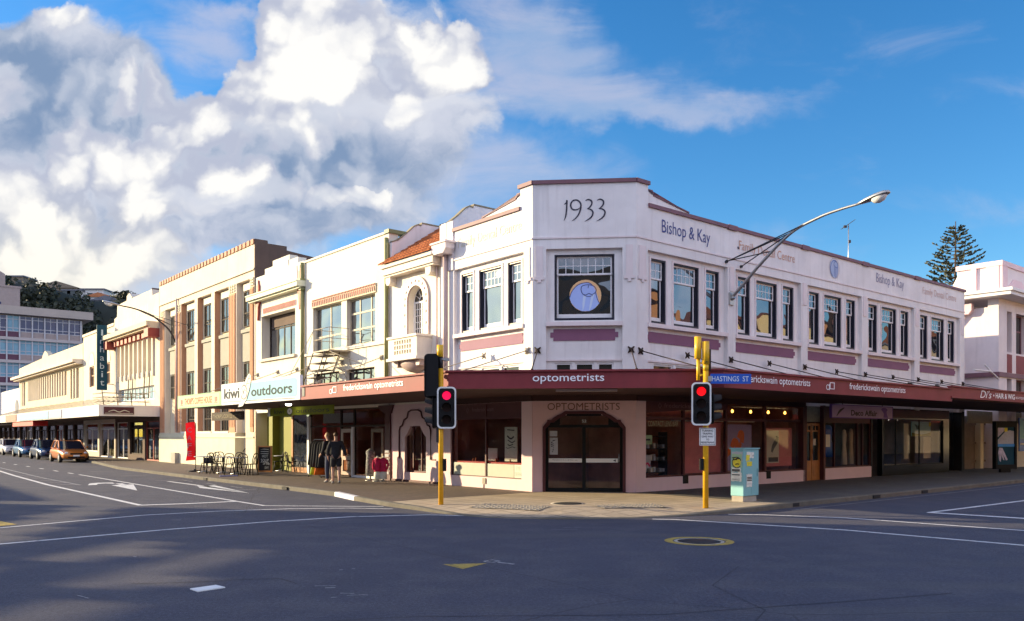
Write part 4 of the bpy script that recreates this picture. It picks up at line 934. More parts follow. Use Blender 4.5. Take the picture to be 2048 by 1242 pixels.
t = flatthing('poster', 'framed poster with a red border and pale photo left of the timber door', 'poster', R, 6.95, 8.6, .70, 2.05, -.22, 'red_shop', .02)
q = MB(); q.box(R, 7.0, 7.75, -.219, -.212, .82, 1.95); q.build('photo', M['dado'], t); q = MB(); ribbon(q, R, [(7.65, 1.75), (7.6, 1.6), (7.4, 1.4), (7.3, 1.2)], [.16, .2, .18, .1], -.206); q.box(R, 7.1, 7.7, -.211, -.206, .86, 1.02); q.build('print', M['steel_dark'], t)
for u in (5.0, 6.05, 7.1, 8.15):
    t = thing('glowing_bulb', 'amber glowing bulb under the red canopy at the transom of the optician window', 'bulb', R.pt(u, -.22, 2.62), 'amber bulbs in the transom')
    MB().lathe(R.pt(u, -.22, 2.58), [(0, -.045), (.034, -.03), (.042, 0), (.034, .04), (.016, .07)], 12).build('glass', M['bulb'], t)
    MB().lathe(R.pt(u, -.22, 2.58), [(.018, .065), (.022, .12), (.0, .13)], 8).build('cap', M['bronze'], t)
q = MB(); q.box(R, 2.3, 6.7, -.6, -.5, 2.24, 2.30); tag(q.build('reflection_bar', M['shop_lamp'] if False else M['sign_white']), 'long white bar in place of a reflection across the top of the optician window', 'bar')  # solid white bar put in for a bright reflection in the glass
# dress shop
def garment(name, label, fr, u, o, z0, h, w, m, cat='dress'):
    rings = []
    for k_, (zf, wf) in enumerate(((0, 1.0), (.3, .85), (.55, .62), (.68, .72), (.85, .8), (.97, .55), (1.0, .2))):
        rings.append([fr.pt(u + w * wf * math.cos(a), o + w * .45 * wf * math.sin(a), z0 + h * zf) for a in [2 * math.pi * i / 12 for i in range(12)]])
    t = MB().loft(rings).build(name, M[m]); return tag(t, label, cat)
garment('hanging_dress', 'blue dress on display in the deco dress shop window', R, 11.9, -.7, .95, 1.25, .42, 'sign_blue')
garment('hanging_dress', 'cream dress on display at the right of the dress shop window', R, 13.2, -.7, .62, 1.4, .20, 'curtain')
garment('hanging_dress', 'pale tan coat beside the cream dress in the shop window', R, 13.75, -.7, .62, 1.45, .17, 'cream')
# furniture shop
t = flatthing('wall_screen', 'picture of blue sky and green hill in the black tiled shop window', 'picture', R, 18.6, 20.5, 1.75, 2.4, -.45, 'sky_sign', .03)
q = MB(); q.poly([R.pt(18.6 + 1.9 * x, -.445, 1.75 + .65 * z) for x, z in [(0, 0), (1, 0), (1, .28), (.75, .16), (.5, .12), (.25, .16), (0, .25)]]); q.build('hill_print', M['lime'], t)
q = MB(); q.poly([R.pt(18.6 + 1.9 * x, -.44, 1.75 + .65 * z) for x, z in [(.12, .85), (.30, .72), (.42, .75), (.38, .45), (.24, .48), (.18, .68)]]); q.build('dark_shape', M['dark_teal'], t); q = MB(); disc(q, R, 20.38, 2.28, .11, .11, -.44); q.build('sun_print', M['paper_yellow'], t)
t = thing('arm_chair', 'dark round armchair in the black tiled shop window', 'armchair', R.pt(17.3, -1.0, .14))
q = MB(); q.lathe(R.pt(17.3, -1.0, .14), [(.0, .30), (.5, .32), (.58, .42), (.56, .52), (0, .55)], 18); q.build('seat', M['cloth_black'], t)
q = MB(); q.lathe(R.pt(17.3, -1.0, .14), [(.60, .42), (.66, .8), (.62, .84), (.55, .8), (.52, .5)], 18); q.build('backrest', M['cloth_black'], t)
q = MB(); q.lathe(R.pt(17.3, -1.0, .14), [(.3, 0), (.28, .3)], 12); q.build('base', M['black'], t)
q = MB().box(R, 15.2, 18.4, -.7, -.16, .5, .56); tag(q.build('display_shelf', M['khaki']), 'low tan shelf along the black tiled shop window', 'shelf')
flatthing('wall_panel', 'beige panel at the right end of the black tiled shop window', 'panel', R, 19.9, 20.6, .75, 1.7, -.5, 'curtain', .03); flatthing('wall_panel', 'tall cream panel in the middle of the black tiled shop window', 'panel', R, 18.0, 18.4, .75, 2.3, -.5, 'dado', .03)
for u in (15.6, 17.2, 18.0):
    t = MB().lathe(R.pt(u, -.8, 2.45), [(.0, 0), (.05, .02), (.06, .1), (0, .11)], 10); tag(t.build('spot_lamp', M['shop_lamp']), 'small lit spot lamp in the ceiling of the black tiled shop', 'lamp', 'spot lamps of the black tiled shop')
# hanging sign under the canopy
DS = Frame(R.pt(12.0, 1.9, 0)[:2], R.d, R.n); t = thing('hanging_sign', 'lilac shop sign with purple hat drawing hanging under the canopy', 'sign', R.pt(12.0, 1.8, 2.5))
u0, u1, o = 7.45, 11.7, 1.95
MB().box(R, u0, u1, o - .06, o, 2.40, 2.80).build('panel', M['lilac'], t)
MB().wall(R, u0 - .03, u1 + .03, 2.37, 2.83, [(u0, u1, 2.40, 2.80)], o + .012, o - .07).build('frame', M['violet'], t)
q = MB(); text(q, 'Deco Affair', R, 8.7, 10.55, 2.46, 2.66, o + .006, bold=.03); q.build('lettering', M['letter_black'], t)
q = MB(); q.poly([R.pt(10.95 + x, o + .006, 2.42 + z) for x, z in [(-.12, .3), (.0, .35), (.2, .36), (.4, .28), (.3, .24), (.32, .12), (.42, .0), (.05, .0), (.1, .14), (.0, .22)]]); q.build('hat_drawing', M['violet'], t)
q = MB(); ribbon(q, R, [(7.75, 2.44), (7.95, 2.6), (8.25, 2.72)], [.03, .09, .03], o + .006); q.build('brush_drawing', M['letter_black'], t)
q = MB()
for u in (8.2, 11.0): q.tube([R.pt(u, o - .03, 2.83), R.pt(u, o - .03, 2.98)], .01, 5)
q.build('hanger', M['bronze'], t)

# ================================================================ left street
def win_grid(fr, u0, u1, z0, z1, o, us, zs, parent, fm, pm, w=.05, name='window'):
    """steel or timber window: one frame mesh with bars, one pane"""
    m = MB().wall(fr, u0, u1, z0, z1, [(u0 + w, u1 - w, z0 + w, z1 - w)], o, o - .07)
    for x in us: m.box(fr, x - w / 2, x + w / 2, o - .055, o - .012, z0 + w, z1 - w)
    for z in zs: m.box(fr, u0 + w, u1 - w, o - .05, o - .016, z - w / 2, z + w / 2)
    f = m.build(name, M[fm], parent)
    MB().box(fr, u0 + w / 2, u1 - w / 2, o - .045, o - .035, z0 + w / 2, z1 - w / 2).build('pane', M[pm], f); return f
def party(fr, u0, u1, outline, m=None):
    m = m or MB(); n = len(outline)
    P = [fr.pt(u0, o, z) for o, z in outline] + [fr.pt(u1, o, z) for o, z in outline]
    return m.add(P, [tuple(range(n)), tuple(range(2 * n - 1, n - 1, -1))] + [(i, (i + 1) % n, n + (i + 1) % n, n + i) for i in range(n)])

# ---------------------------------------------------------------- Spanish style shop
SP = thing('spanish_shop', 'narrow cream shop with red tiled roof, arched window and small balcony', 'building', L.pt(6.3, 0, 0))
w = MB(); w.wall(L, 4.625, 8.0, 2.86, 7.9, [(5.72, 6.76, 5.30, 7.08), (5.1, 7.3, 3.45, 3.95)], -.02, -.45)
ar = [(5.72 + .52 - .52 * math.cos(R_(a)), 6.56 + .52 * math.sin(R_(a))) for a in range(0, 91, 10)]
w.prism(L, ar + [(5.72, 7.08)], -.449, -.021); w.prism(L, [(12.48 - u, z) for u, z in ar] + [(6.76, 7.08)], -.449, -.021)
w.build('wall', M['spanish'], SP)
win_grid(L, 5.15, 7.25, 3.47, 3.93, -.2, (5.85, 6.55), (), SP, 'bronze', 'win_dark', name='low_window')
a = MB(); seg = 18
def archband(r0, r1, zb, o0, o1):
    pts_o, pts_i = [], []
    for k_ in range(seg + 1):
        t_ = math.pi * k_ / seg; pts_o.append((6.24 - r1 * math.cos(t_), 6.56 + r1 * math.sin(t_))); pts_i.append((6.24 - r0 * math.cos(t_), 6.56 + r0 * math.sin(t_)))
    pts_o = [(6.24 - r1, zb)] + pts_o + [(6.24 + r1, zb)]; pts_i = [(6.24 - r0, zb)] + pts_i + [(6.24 + r0, zb)]
    n = len(pts_o); vs = [L.pt(u, o, z) for o in (o1, o0) for pp in (pts_o, pts_i) for u, z in pp]; fs = []
    for i in range(n - 1): fs += [(i, i + 1, n + i + 1, n + i), (i, 2 * n + i, 2 * n + i + 1, i + 1), (n + i, n + i + 1, 3 * n + i + 1, 3 * n + i)]
    a.add(vs, fs)
archband(.52, .84, 5.3, -.02, .05)
for k_ in range(9):
    t_ = math.pi * (k_ + .5) / 9; a.lathe((0, 0, 0), [(0, 0)], 3) if False else a.box(L, 6.24 - .68 * math.cos(t_) - .04, 6.24 - .68 * math.cos(t_) + .04, .05, .075, 6.56 + .68 * math.sin(t_) - .04, 6.56 + .68 * math.sin(t_) + .04)
for z in (5.7, 6.1, 6.45):
    for s_ in (-1, 1): a.box(L, 6.24 + s_ * .68 - .04, 6.24 + s_ * .68 + .04, .05, .075, z - .04, z + .04)
a.build('arch_band', M['gutter'], SP)
f = MB(); f.wall(L, 5.72, 6.76, 5.30, 6.56, [(5.80, 6.22, 5.36, 6.5), (6.27, 6.68, 5.36, 6.5)], -.24, -.30)
for z in (5.6, 5.83, 6.06, 6.29): f.box(L, 5.78, 6.7, -.285, -.265, z - .012, z + .012)
for u in (5.94, 6.08, 6.41, 6.55): f.box(L, u - .01, u + .01, -.285, -.265, 5.36, 6.5)
for k_ in range(1, 6):
    t_ = math.pi * k_ / 6; f.tube([L.pt(6.24 - .18 * math.cos(t_), -.27, 6.56 + .18 * math.sin(t_)), L.pt(6.24 - .5 * math.cos(t_), -.27, 6.56 + .5 * math.sin(t_))], .014, 5)
ring(f, L, 6.24, 6.56, .2, .2, .04, -.265, 20, 0, 180); ring(f, L, 6.24, 6.56, .52, .52, .05, -.262, 24, 0, 180)
fw = f.build('arched_window', M['white_paint'], SP); MB().box(L, 5.74, 6.74, -.30, -.29, 5.32, 7.06).build('pane', M['win'], fw)
# eave, brackets, tiles
e = MB(); e.box(L, 4.68, 7.95, -.02, .36, 7.62, 7.86); e.box(L, 4.66, 7.98, -.02, .43, 7.86, 7.97); e.box(L, 4.72, 7.9, -.02, .3, 7.55, 7.62)
for u in (4.95, 7.55): e.prism(L, [(u, 7.55), (u + .32, 7.55), (u + .32, 7.35), (u + .22, 7.25), (u + .1, 7.25), (u, 7.35)], -.02, .26)
ev = e.build('eave', M['spanish'], SP)
q = MB()
for i in range(6): q.lathe(L.pt(5.0 + i * .52, .365, 7.74), [(0, .0)], 3) if False else disc(q, L, 5.0 + i * .52, 7.74, .07, .07, .366, 14)
q.build('studs', M['gutter'], ev)
t = MB(); N_ = 17; du = 3.36 / N_
def rz(o): return 7.98 + .66 * (.45 - o)
rows = 9
for r_ in range(rows):
    oa = .5 - r_ * .3; ob_ = oa - .33
    for i in range(N_):
        uc = 4.66 + (i + .5) * du; ra = []; rb = []
        for k_ in range(7):
            th = math.pi * k_ / 6; x = uc - du * .5 * math.cos(th); h = .065 * math.sin(th)
            ra.append(L.pt(x, oa, rz(oa) + h + .045)); rb.append(L.pt(x, ob_, rz(ob_) + h + .012))
        t.loft([ra, rb], True, False, False); t.poly(ra)
t.build('roof_tiles', M['terracotta'], SP, recalc=False)
MB().add([L.pt(4.64, .42, rz(.42)), L.pt(8.0, .42, rz(.42)), L.pt(8.0, -2.3, rz(-2.3)), L.pt(4.64, -2.3, rz(-2.3))], [(0, 1, 2, 3)]).build('roof_deck', M['terracotta'], SP, recalc=False)
g_ = [(-.02, 7.95), (-.02, 8.9), (-.14, 8.95), (-.3, 9.02), (-.64, 9.3), (-.98, 9.62), (-1.16, 9.72), (-1.3, 9.70), (-1.34, 9.8), (-2.4, 9.8), (-7, 9.35), (-7, 7.95)]
pw = party(L, 4.63, 4.80, g_); party(L, 7.88, 8.05, g_, pw); pw.build('gable_wall', M['stucco'], SP)
pc = MB()
for u0 in (4.61, 7.86):
    top_ = g_[1:10]; n = len(top_); vs = [L.pt(u, o, z + d) for d in (0, .05) for u in (u0, u0 + .21) for o, z in top_]
    for i in range(n - 1): pc.add([vs[i], vs[i + 1], vs[n + i + 1], vs[n + i], vs[2 * n + i], vs[2 * n + i + 1], vs[3 * n + i + 1], vs[3 * n + i]], [(4, 5, 7 - 1, 7), (0, 1, 5, 4), (3, 2, 6, 7)])
pc.build('gable_coping', M['khaki'], SP)
# balcony
b = MB(); b0, b1 = 5.28, 7.12
holes = []
for i in range(7):
    for j in range(3): holes.append((5.64 + i * .162, 5.64 + i * .162 + .105, 4.62 + j * .175, 4.62 + j * .175 + .13))
b.wall(L, b0, b1, 4.50, 5.18, holes, .60, .50); b.box(L, b0, b0 + .1, -.02, .50, 4.5, 5.18); b.box(L, b1 - .1, b1, -.02, .50, 4.5, 5.18)
b.box(L, b0 - .04, b1 + .04, -.02, .65, 5.18, 5.26); b.box(L, b0 - .05, b1 + .05, -.02, .66, 4.40, 4.5); b.box(L, b0 + .1, b1 - .1, -.02, .43, 4.5, 4.56)
bl = b.build('balcony', M['spanish'], SP)
q = MB(); sh = []
for k_ in range(6):
    t_ = k_ / 5; h = 4.40 - .40 * math.sin(t_ * math.pi / 2); s_ = math.cos(t_ * math.pi / 2) * .95 + .05
    sh.append([L.pt(6.2 + .78 * s_ * math.cos(x), .5 * s_ * max(0, math.sin(x)), h) for x in [math.pi * i / 12 for i in range(13)]])
q.loft(sh, True, True, False)
for u in (5.5, 6.9): q.prism(L, [(u - .14, 4.4), (u + .14, 4.4), (u + .1, 4.2), (u - .1, 4.2)], -.02, .42)
q.build('balcony_corbel', M['gutter'], bl)
q = MB(); q.box(L, 5.64, 6.76, .44, .45, 4.6, 5.15); q.build('lattice_back', M['bronze'], bl)
MB().tube([L.pt(4.86, .06, 7.6), L.pt(4.86, .06, 3.3)], .03, 6).build('conduit', M['gutter'], SP)
# ground floor with niche window
gw = MB(); gw.wall(L, 4.63, 7.9, .12, 2.90, [(5.62, 7.0, .47, 2.12)], -.01, -.30)
for s_ in (0, 1):
    pr = [(5.62, 1.72), (5.62, 2.12), (6.0, 2.12), (5.98, 2.08), (5.8, 1.86)]; gw.prism(L, [(u if not s_ else 12.62 - u, z) for u, z in pr], -.299, -.011)
gw.build('ground_wall', M['pink_pale'], SP)
q = MB(); out = [(5.30, .95), (5.30, 1.95), (5.36, 2.10), (5.5, 2.14), (5.62, 2.34), (5.82, 2.42), (5.9, 2.62), (6.1, 2.68), (6.52, 2.68), (6.72, 2.62), (6.8, 2.42), (7.0, 2.34), (7.12, 2.14), (7.26, 2.10), (7.32, 1.95), (7.32, .95)]
q.tube([L.pt(u, .02, z) for u, z in out], .028, 6); q.build('moulding', M['wine_dark'], SP)
sk = MB().box(L, 4.63, 7.9, -.01, .02, .12, .2); sk.box(L, 5.3, 5.02, -.01, .012, .93, .97); sk.build('skirting', M['wine_dark'], SP)
fw = MB(); fw.wall(L, 5.62, 7.0, .47, 2.12, [(5.70, 6.02, .53, 2.05), (6.07, 6.55, .53, 2.08), (6.60, 6.92, .53, 2.05)], -.1, -.17); fw = fw.build('niche_window', M['wine_dark'], SP); MB().box(L, 5.66, 6.96, -.14, -.13, .5, 2.1).build('pane', M['shop_glass'], fw)
r = MB(); q_ = L.pt
r.add([q_(5.4, -1.6, .14), q_(7.2, -1.6, .14), q_(7.2, -1.6, 2.4), q_(5.4, -1.6, 2.4), q_(5.4, -.31, .14), q_(7.2, -.31, .14), q_(7.2, -.31, 2.4), q_(5.4, -.31, 2.4)], [(0, 1, 2, 3), (0, 4, 7, 3), (1, 5, 6, 2), (0, 1, 5, 4), (3, 2, 6, 7)]); r.build('shop_room', M['shop_brown'], SP, recalc=False)
q = MB().box(L, 5.66, 6.96, -.9, -.2, .92, .95); tag(q.build('window_shelf', M['khaki']), 'small shelf inside the arched niche window', 'shelf')
flatthing('display_card', 'white card on the small shelf inside the arched niche window', 'display card', L, 6.05, 6.25, .96, 1.2, -.4, 'sign_white', .02)
pi = MB(); pi.box(L, 7.9, 8.28, -.3, .05, .12, 2.6); pi.prism(L, [(7.7, 2.9), (8.75, 2.9), (8.6, 2.72), (8.4, 2.66), (8.34, 2.6), (7.84, 2.6), (7.8, 2.7)], -.3, .06); pi.build('pier', M['wine_dark'], SP)
q = MB()
for z in [.35 + i * .16 for i in range(6)]: q.box(L, 7.96, 8.22, .05, .075, z, z + .1)
q.build('pier_studs', M['paper_grey'], SP)

# ---------------------------------------------------------------- white shop with fire escape
WH = thing('white_shop', 'white two storey shop with big green framed windows above an outdoor gear store', 'building', L.pt(11.5, 0, 0))
w = MB(); w.wall(L, 8.06, 15.05, 2.86, 9.28, [(9.05, 11.28, 5.34, 7.20), (11.72, 14.25, 5.34, 7.20), (9.1, 11.35, 3.42, 4.40), (11.9, 14.2, 3.42, 4.40)], 0, -.4); w.box(L, 8.06, 15.05, -.4, .05, 9.28, 9.36); w.build('wall', M['white_wall'], WH)
win_grid(L, 9.05, 11.28, 5.34, 7.20, -.16, (9.62, 10.5), (5.98, 6.62), WH, 'iron_pale', 'win_sky', .07); win_grid(L, 11.72, 14.25, 5.34, 7.20, -.16, (12.95,), (5.95,), WH, 'iron_pale', 'win_sky', .07)
win_grid(L, 9.1, 11.35, 3.42, 4.40, -.16, (9.7, 10.25, 10.8), (), WH, 'bronze', 'win_sky', .05, 'low_window'); win_grid(L, 11.9, 14.2, 3.42, 4.40, -.16, (12.5, 13.05, 13.6), (), WH, 'bronze', 'win_sky', .05, 'low_window')
q = MB(); q.box(L, 8.12, 15.0, 0, .07, 5.20, 5.30); q.build('sill_course', M['white_wall'], WH)
q = MB(); q.box(L, 8.95, 14.3, .0, .05, 7.21, 7.56); fz = q.build('frieze', M['cream'], WH)
q = MB()
for i in range(34):
    u = 9.0 + i * .156; q.prism(L, [(u, 7.27), (u + .05, 7.27), (u + .10, 7.46), (u + .03, 7.46)], .05, .075); 
for i in range(44): u = 8.98 + i * .12; q.box(L, u, u + .05, .05, .08, 7.49, 7.55)
q.build('frieze_teeth', M['red_trim'], fz)
q = MB(); q.tube([L.pt(8.12, .08, 9.1), L.pt(8.12, .08, 3.4)], .07, 8); q.box(L, 8.02, 8.22, 0, .1, 8.2, 8.9); q.build('downpipe', M['olive'], WH)
q = MB(); q.box(L, 7.98, 8.3, -5, .06, 9.28, 9.42); q.build('coping', M['olive'], WH)
party(L, 14.9, 15.05, [(-.4, 3), (-.4, 9.28), (-8, 9.1), (-8, 3)]).build('side_wall', M['white_wall'], WH)
# fire escape
FE = thing('fire_escape', 'thin iron fire escape with platform and steps on the white wall', 'fire escape', L.pt(12, .5, 3.4))
q = MB(); q.box(L, 10.95, 12.3, .02, .95, 5.10, 5.15); q.build('platform', M['iron_pale'], FE)
q = MB()
for z in (5.6, 6.02): q.tube([L.pt(12.25, .05, z), L.pt(12.25, .92, z), L.pt(10.98, .92, z), L.pt(10.98, .05, z)], .014, 6)
for u, o in ((12.25, .92), (11.6, .92), (10.98, .92), (10.98, .1), (12.25, .1)): q.tube([L.pt(u, o, 5.12), L.pt(u, o, 6.02)], .014, 6)
q.tube([L.pt(12.28, .95, 6.0), L.pt(14.9, .95, 4.0)], .014, 6); q.tube([L.pt(12.28, .95, 6.0), L.pt(12.9, .95, 5.0), L.pt(12.9, .95, 3.5)], .012, 6)
q.build('railing', M['iron_pale'], FE)
q = MB()
for o in (.30, .95): q.tube([L.pt(11.3, o, 5.1), L.pt(12.55, o, 3.4)], .022, 6); q.tube([L.pt(12.3, o, 5.1), L.pt(13.6, o, 3.4)], .022, 6)
q.build('stringer', M['iron'], FE)
for i in range(6):
    z = 4.95 - i * .28; u = 12.3 + (5.1 - z) * .765; q = MB(); q.box(L, u - 1.1, u, .32, .93, z, z + .03); q.build('step', M['iron'], FE)
q = MB()
for a_, b_ in (((11.0, .9, 5.08), (9.9, .0, 4.5)), ((11.0, .1, 5.08), (10.9, .02, 4.5)), ((11.1, .9, 4.6), (10.2, .3, 4.2)), ((10.9, .9, 5.1), (10.7, .3, 4.0))): q.tube([L.pt(*a_), L.pt(*b_)], .014, 6)
q.build('brace', M['iron_pale'], FE)
rods(L, (8.56, 11.62, 14.7), 4.70, 3.0, 3.55, M['iron_pale'], WH)
# store front
sf = MB(); sf.wall(L, 8.28, 14.75, .13, 2.86, [(8.36, 10.75, .22, 2.12), (8.36, 10.75, 2.2, 2.8), (10.85, 11.85, .16, 2.12), (10.85, 11.85, 2.2, 2.8), (11.95, 14.62, .30, 2.12), (11.95, 14.62, 2.2, 2.8)], -.06, -.14); sf = sf.build('store_front', M['bronze'], WH)
MB().box(L, 8.3, 14.7, -.105, -.095, .2, 2.84).build('pane', M['shop_glass'], sf)
q = MB(); q.box(L, 10.76, 10.85, -.07, .03, .13, 2.12); q.box(L, 14.60, 14.78, -.08, .03, .13, 2.6); q.box(L, 8.3, 10.8, -.05, .0, .13, .22); q.build('white_trim', M['white_paint'], sf)
for u0 in (8.9, 10.9):
    d = MB(); d.wall(L, u0, u0 + .9, .2, 2.05, [(u0 + .13, u0 + .77, .95, 1.9), (u0 + .13, u0 + .77, .34, .8)], -.25 if u0 < 10 else -.03, -.3 if u0 < 10 else -.08); d.build('door', mat('door_buff', (.42, .30, .24), .5, .05), sf)
def room2(par, fr, u0, u1, o0, o1, z1, m):
    r = MB(); q = fr.pt
    r.add([q(u0, o1, .14), q(u1, o1, .14), q(u1, o1, z1), q(u0, o1, z1), q(u0, o0, .14), q(u1, o0, .14), q(u1, o0, z1), q(u0, o0, z1)], [(0, 1, 2, 3), (0, 4, 7, 3), (1, 5, 6, 2), (0, 1, 5, 4), (3, 2, 6, 7)]); return r.build('shop_room', m, par, recalc=False)
room2(WH, L, 8.29, 14.7, -.15, -3.2, 2.86, M['shop_brown'])
garment('hanging_jacket', 'red jacket hanging high inside the outdoor gear store window', L, 13.2, -.7, 1.5, .75, .26, 'red', 'jacket')
flatthing('wall_banner', 'faded red and peach banner beneath the red jacket inside the gear store', 'banner', L, 12.9, 14.2, .3, 1.6, -.9, 'terracotta', .02)
t = thing('display_case', 'dark shelf unit of small gear at the back of the gear store', 'shelf unit', L.pt(10, -2.4, .14)); q = MB()
for z in (.5, .9, 1.3, 1.7, 2.1): q.box(L, 8.6, 11.5, -2.6, -2.2, z, z + .03)
for u in (8.6, 10.05, 11.47): q.box(L, u, u + .03, -2.6, -2.2, .14, 2.3)
q.build('rack', M['khaki'], t); q = MB()
for z in (.53, .93, 1.33, 1.73):
    for i in range(16): u = 8.68 + i * .175; q.box(L, u, u + .12, -2.5, -2.28, z, z + random.uniform(.1, .3))
q.build('stock', M['cloth_black'], t)
flatthing('store_poster', 'pale poster in the transom over the gear store entrance', 'poster', L, 11.1, 13.9, 2.3, 2.7, -.3, 'paper_grey', .02)
# canopy of the gear store and coffee house
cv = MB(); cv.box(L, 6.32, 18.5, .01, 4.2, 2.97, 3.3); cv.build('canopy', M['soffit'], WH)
for u, z, nm in ((13.3, 2.93, 0),):
    pass
q = MB(); q.lathe(L.pt(11.0, 2.6, 2.93), [(0, -.03), (.1, -.02), (.12, .04)], 12); q.build('soffit_lamp', M['shop_lamp'], WH)
KS = thing('shop_sign', 'wide white and pale blue outdoor gear sign on the canopy edge', 'sign', L.pt(9.8, 4.25, 2.94))
MB().box(L, 6.42, 13.28, 4.20, 4.30, 2.94, 3.74).build('board', M['sign_white'], KS)
q = MB(); q.prism(L, [(6.75, 3.05), (6.62, 3.12), (6.6, 3.5), (6.65, 3.62), (6.78, 3.67), (10.6, 3.67), (10.75, 3.3), (11.0, 3.05)], 4.30, 4.306); q.build('blue_field', M['sky_sign'], KS)
q = MB(); text(q, 'kiwi', L, 12.98, 11.48, 3.17, 3.56, 4.312, bold=.015); text(q, 'outdoors', L, 10.35, 6.98, 3.18, 3.52, 4.312, bold=.015); q.tube([L.pt(13.1, 4.305, 3.06), L.pt(6.8, 4.305, 3.0)], .008, 4); q.build('lettering', mat('sign_ink', (.08, .09, .085), .8, 0, spec=.1), KS)
q = MB(); q.poly([L.pt(10.95 + x, 4.318, 3.35 + z) for x, z in [(.62, -.52), (.35, -.3), (.22, 0), (.05, .3), (-.3, .62), (-.52, .66), (-.6, .45), (-.45, .1), (-.2, -.25), (.2, -.5)]]); q.build('feather', M['paper'], KS)
q = MB(); ring(q, L, 11.0, 3.36, .30, .27, .035, 4.326, 30); text(q, 'K', L, 11.07, 10.93, 3.29, 3.43, 4.33)
for p in ([(.62, -.52), (.2, -.1), (-.2, .3), (-.52, .64)], [(.22, 0), (.05, .3), (-.3, .62), (-.52, .66), (-.6, .45), (-.45, .1), (-.2, -.25)], [(-.2, .3), (-.45, .3)], [(-.3, .45), (-.55, .5)], [(0, .1), (-.3, .0)]):
    ribbon(q, L, [(10.95 + x, 3.35 + z) for x, z in p], [.02] * len(p), 4.324)
q.build('feather_lines', M['letter_black'], KS); q = MB(); disc(q, L, 11.0, 3.36, .265, .235, 4.321); q.build('disc', M['sign_white'], KS)
CS = thing('shop_sign', 'cream and green coffee house sign on the canopy edge beside the blue sign', 'sign', L.pt(16, 4.25, 2.94))
MB().box(L, 13.36, 18.5, 4.20, 4.29, 2.94, 3.49).build('board', M['coffee_green'], CS); MB().box(L, 13.5, 18.36, 4.285, 4.297, 3.0, 3.43).build('field', M['coffee_cream'], CS)
q = MB(); text(q, "THORP'S COFFEE HOUSE", L, 17.55, 14.3, 3.08, 3.35, 4.302)
q.build('lettering', mat('coffee_red', (.42, .10, .06), .8, 0, spec=.1), CS)
q = MB()
for u in (17.95, 13.9): q.poly([L.pt(u + x, 4.302, 3.2 + z) for x, z in [(-.13, .1), (.13, .1), (.1, -.1), (-.1, -.1)]]); ring(q, L, u - .13, 3.21, .07, .07, .025, 4.302, 14); q.poly([L.pt(u + x, 4.302, 3.2 + z) for x, z in [(-.2, -.12), (.2, -.12), (.15, -.15), (-.15, -.15)]])
q.build('cup_drawing', M['red_trim'], CS)
H1 = thing('hanging_sign', 'dark brown board hanging under the coffee house canopy', 'sign', L.pt(19, 2.2, 2.5))
MB().box(L, 16.4, 20.2, 2.15, 2.2, 2.46, 2.84).build('panel', M['bronze'], H1)
q = MB(); text(q, "THORP'S COFFEE HOUSE", L, 20.0, 16.6, 2.56, 2.74, 2.206); q.build('lettering', M['khaki'], H1)
q = MB()
for u in (17.2, 19.6): q.tube([L.pt(u, 2.17, 2.84), L.pt(u, 2.17, 2.97)], .01, 5)
q.build('hanger', M['bronze'], H1)
H2 = thing('hanging_sign', 'lime green outdoor gear sign hanging under the canopy', 'sign', L.pt(11, 2.2, 2.5))
MB().box(L, 8.2, 13.6, 2.15, 2.2, 2.56, 2.88).build('panel', M['lime_sign'], H2); MB().box(L, 13.6, 13.8, 2.13, 2.22, 2.55, 2.89).build('end_light', M['sign_white'], H2)
q = MB(); text(q, 'kiwi', L, 13.2, 12.3, 2.64, 2.80, 2.206); text(q, 'outdoors', L, 11.2, 8.5, 2.64, 2.80, 2.206); ring(q, L, 11.75, 2.72, .25, .15, .03, 2.212, 24); text(q, 'K', L, 11.8, 11.68, 2.67, 2.77, 2.212); q.build('lettering', M['letter_black'], H2)
q = MB(); disc(q, L, 11.75, 2.72, .23, .13, 2.209); q.build('disc', M['sign_white'], H2)
q = MB()
for u in (9, 12.8): q.tube([L.pt(u, 2.17, 2.88), L.pt(u, 2.17, 2.97)], .01, 5)
q.build('hanger', M['bronze'], H2)

# ---------------------------------------------------------------- shop with stepped pediment
TH = thing('pediment_shop', 'slim cream shop with stepped pediment and dark red pendants', 'building', L.pt(17.8, 0, 0))
w = MB(); w.wall(L, 15.15, 20.38, 2.86, 8.2, [(16.0, 19.7, 5.40, 7.46)], 0, -.5); w.prism(L, [(15.15, 8.2), (20.38, 8.2), (20.38, 9.42), (19.3, 9.42), (19.3, 9.68), (18.4, 9.68), (18.4, 9.93), (16.6, 9.93), (16.6, 9.68), (15.72, 9.68), (15.72, 9.42), (15.15, 9.42)], -.4, 0)
w.box(L, 15.2, 20.3, 0, .06, 4.3, 4.36); w.build('wall', M['white_wall'], TH)
q = MB(); q.prism(L, [(15.72, 8.5), (19.2, 8.5), (19.2, 9.30), (18.35, 9.45), (18.3, 9.72), (16.7, 9.72), (16.65, 9.45), (15.8, 9.30)], 0, .03); q.build('name_panel', M['white_wall'], TH)
q = MB(); text(q, 'THE', L, 17.75, 17.1, 9.38, 9.58, .034); [q.box(L, 16.2 + i * .26, 16.2 + i * .26 + .07, .03, .036, 8.85 + .02 * (i % 3), 9.12) for i in range(10)]; q.build('lettering', M['letter_faint'], TH)
q = MB(); q.box(L, 14.95, 20.6, 0, .42, 8.26, 8.46); q.box(L, 15.0, 20.55, 0, .3, 8.18, 8.26); q.box(L, 14.95, 20.6, 0, .46, 8.46, 8.51); q.build('cornice', M['pale_green'], TH)
q = MB()
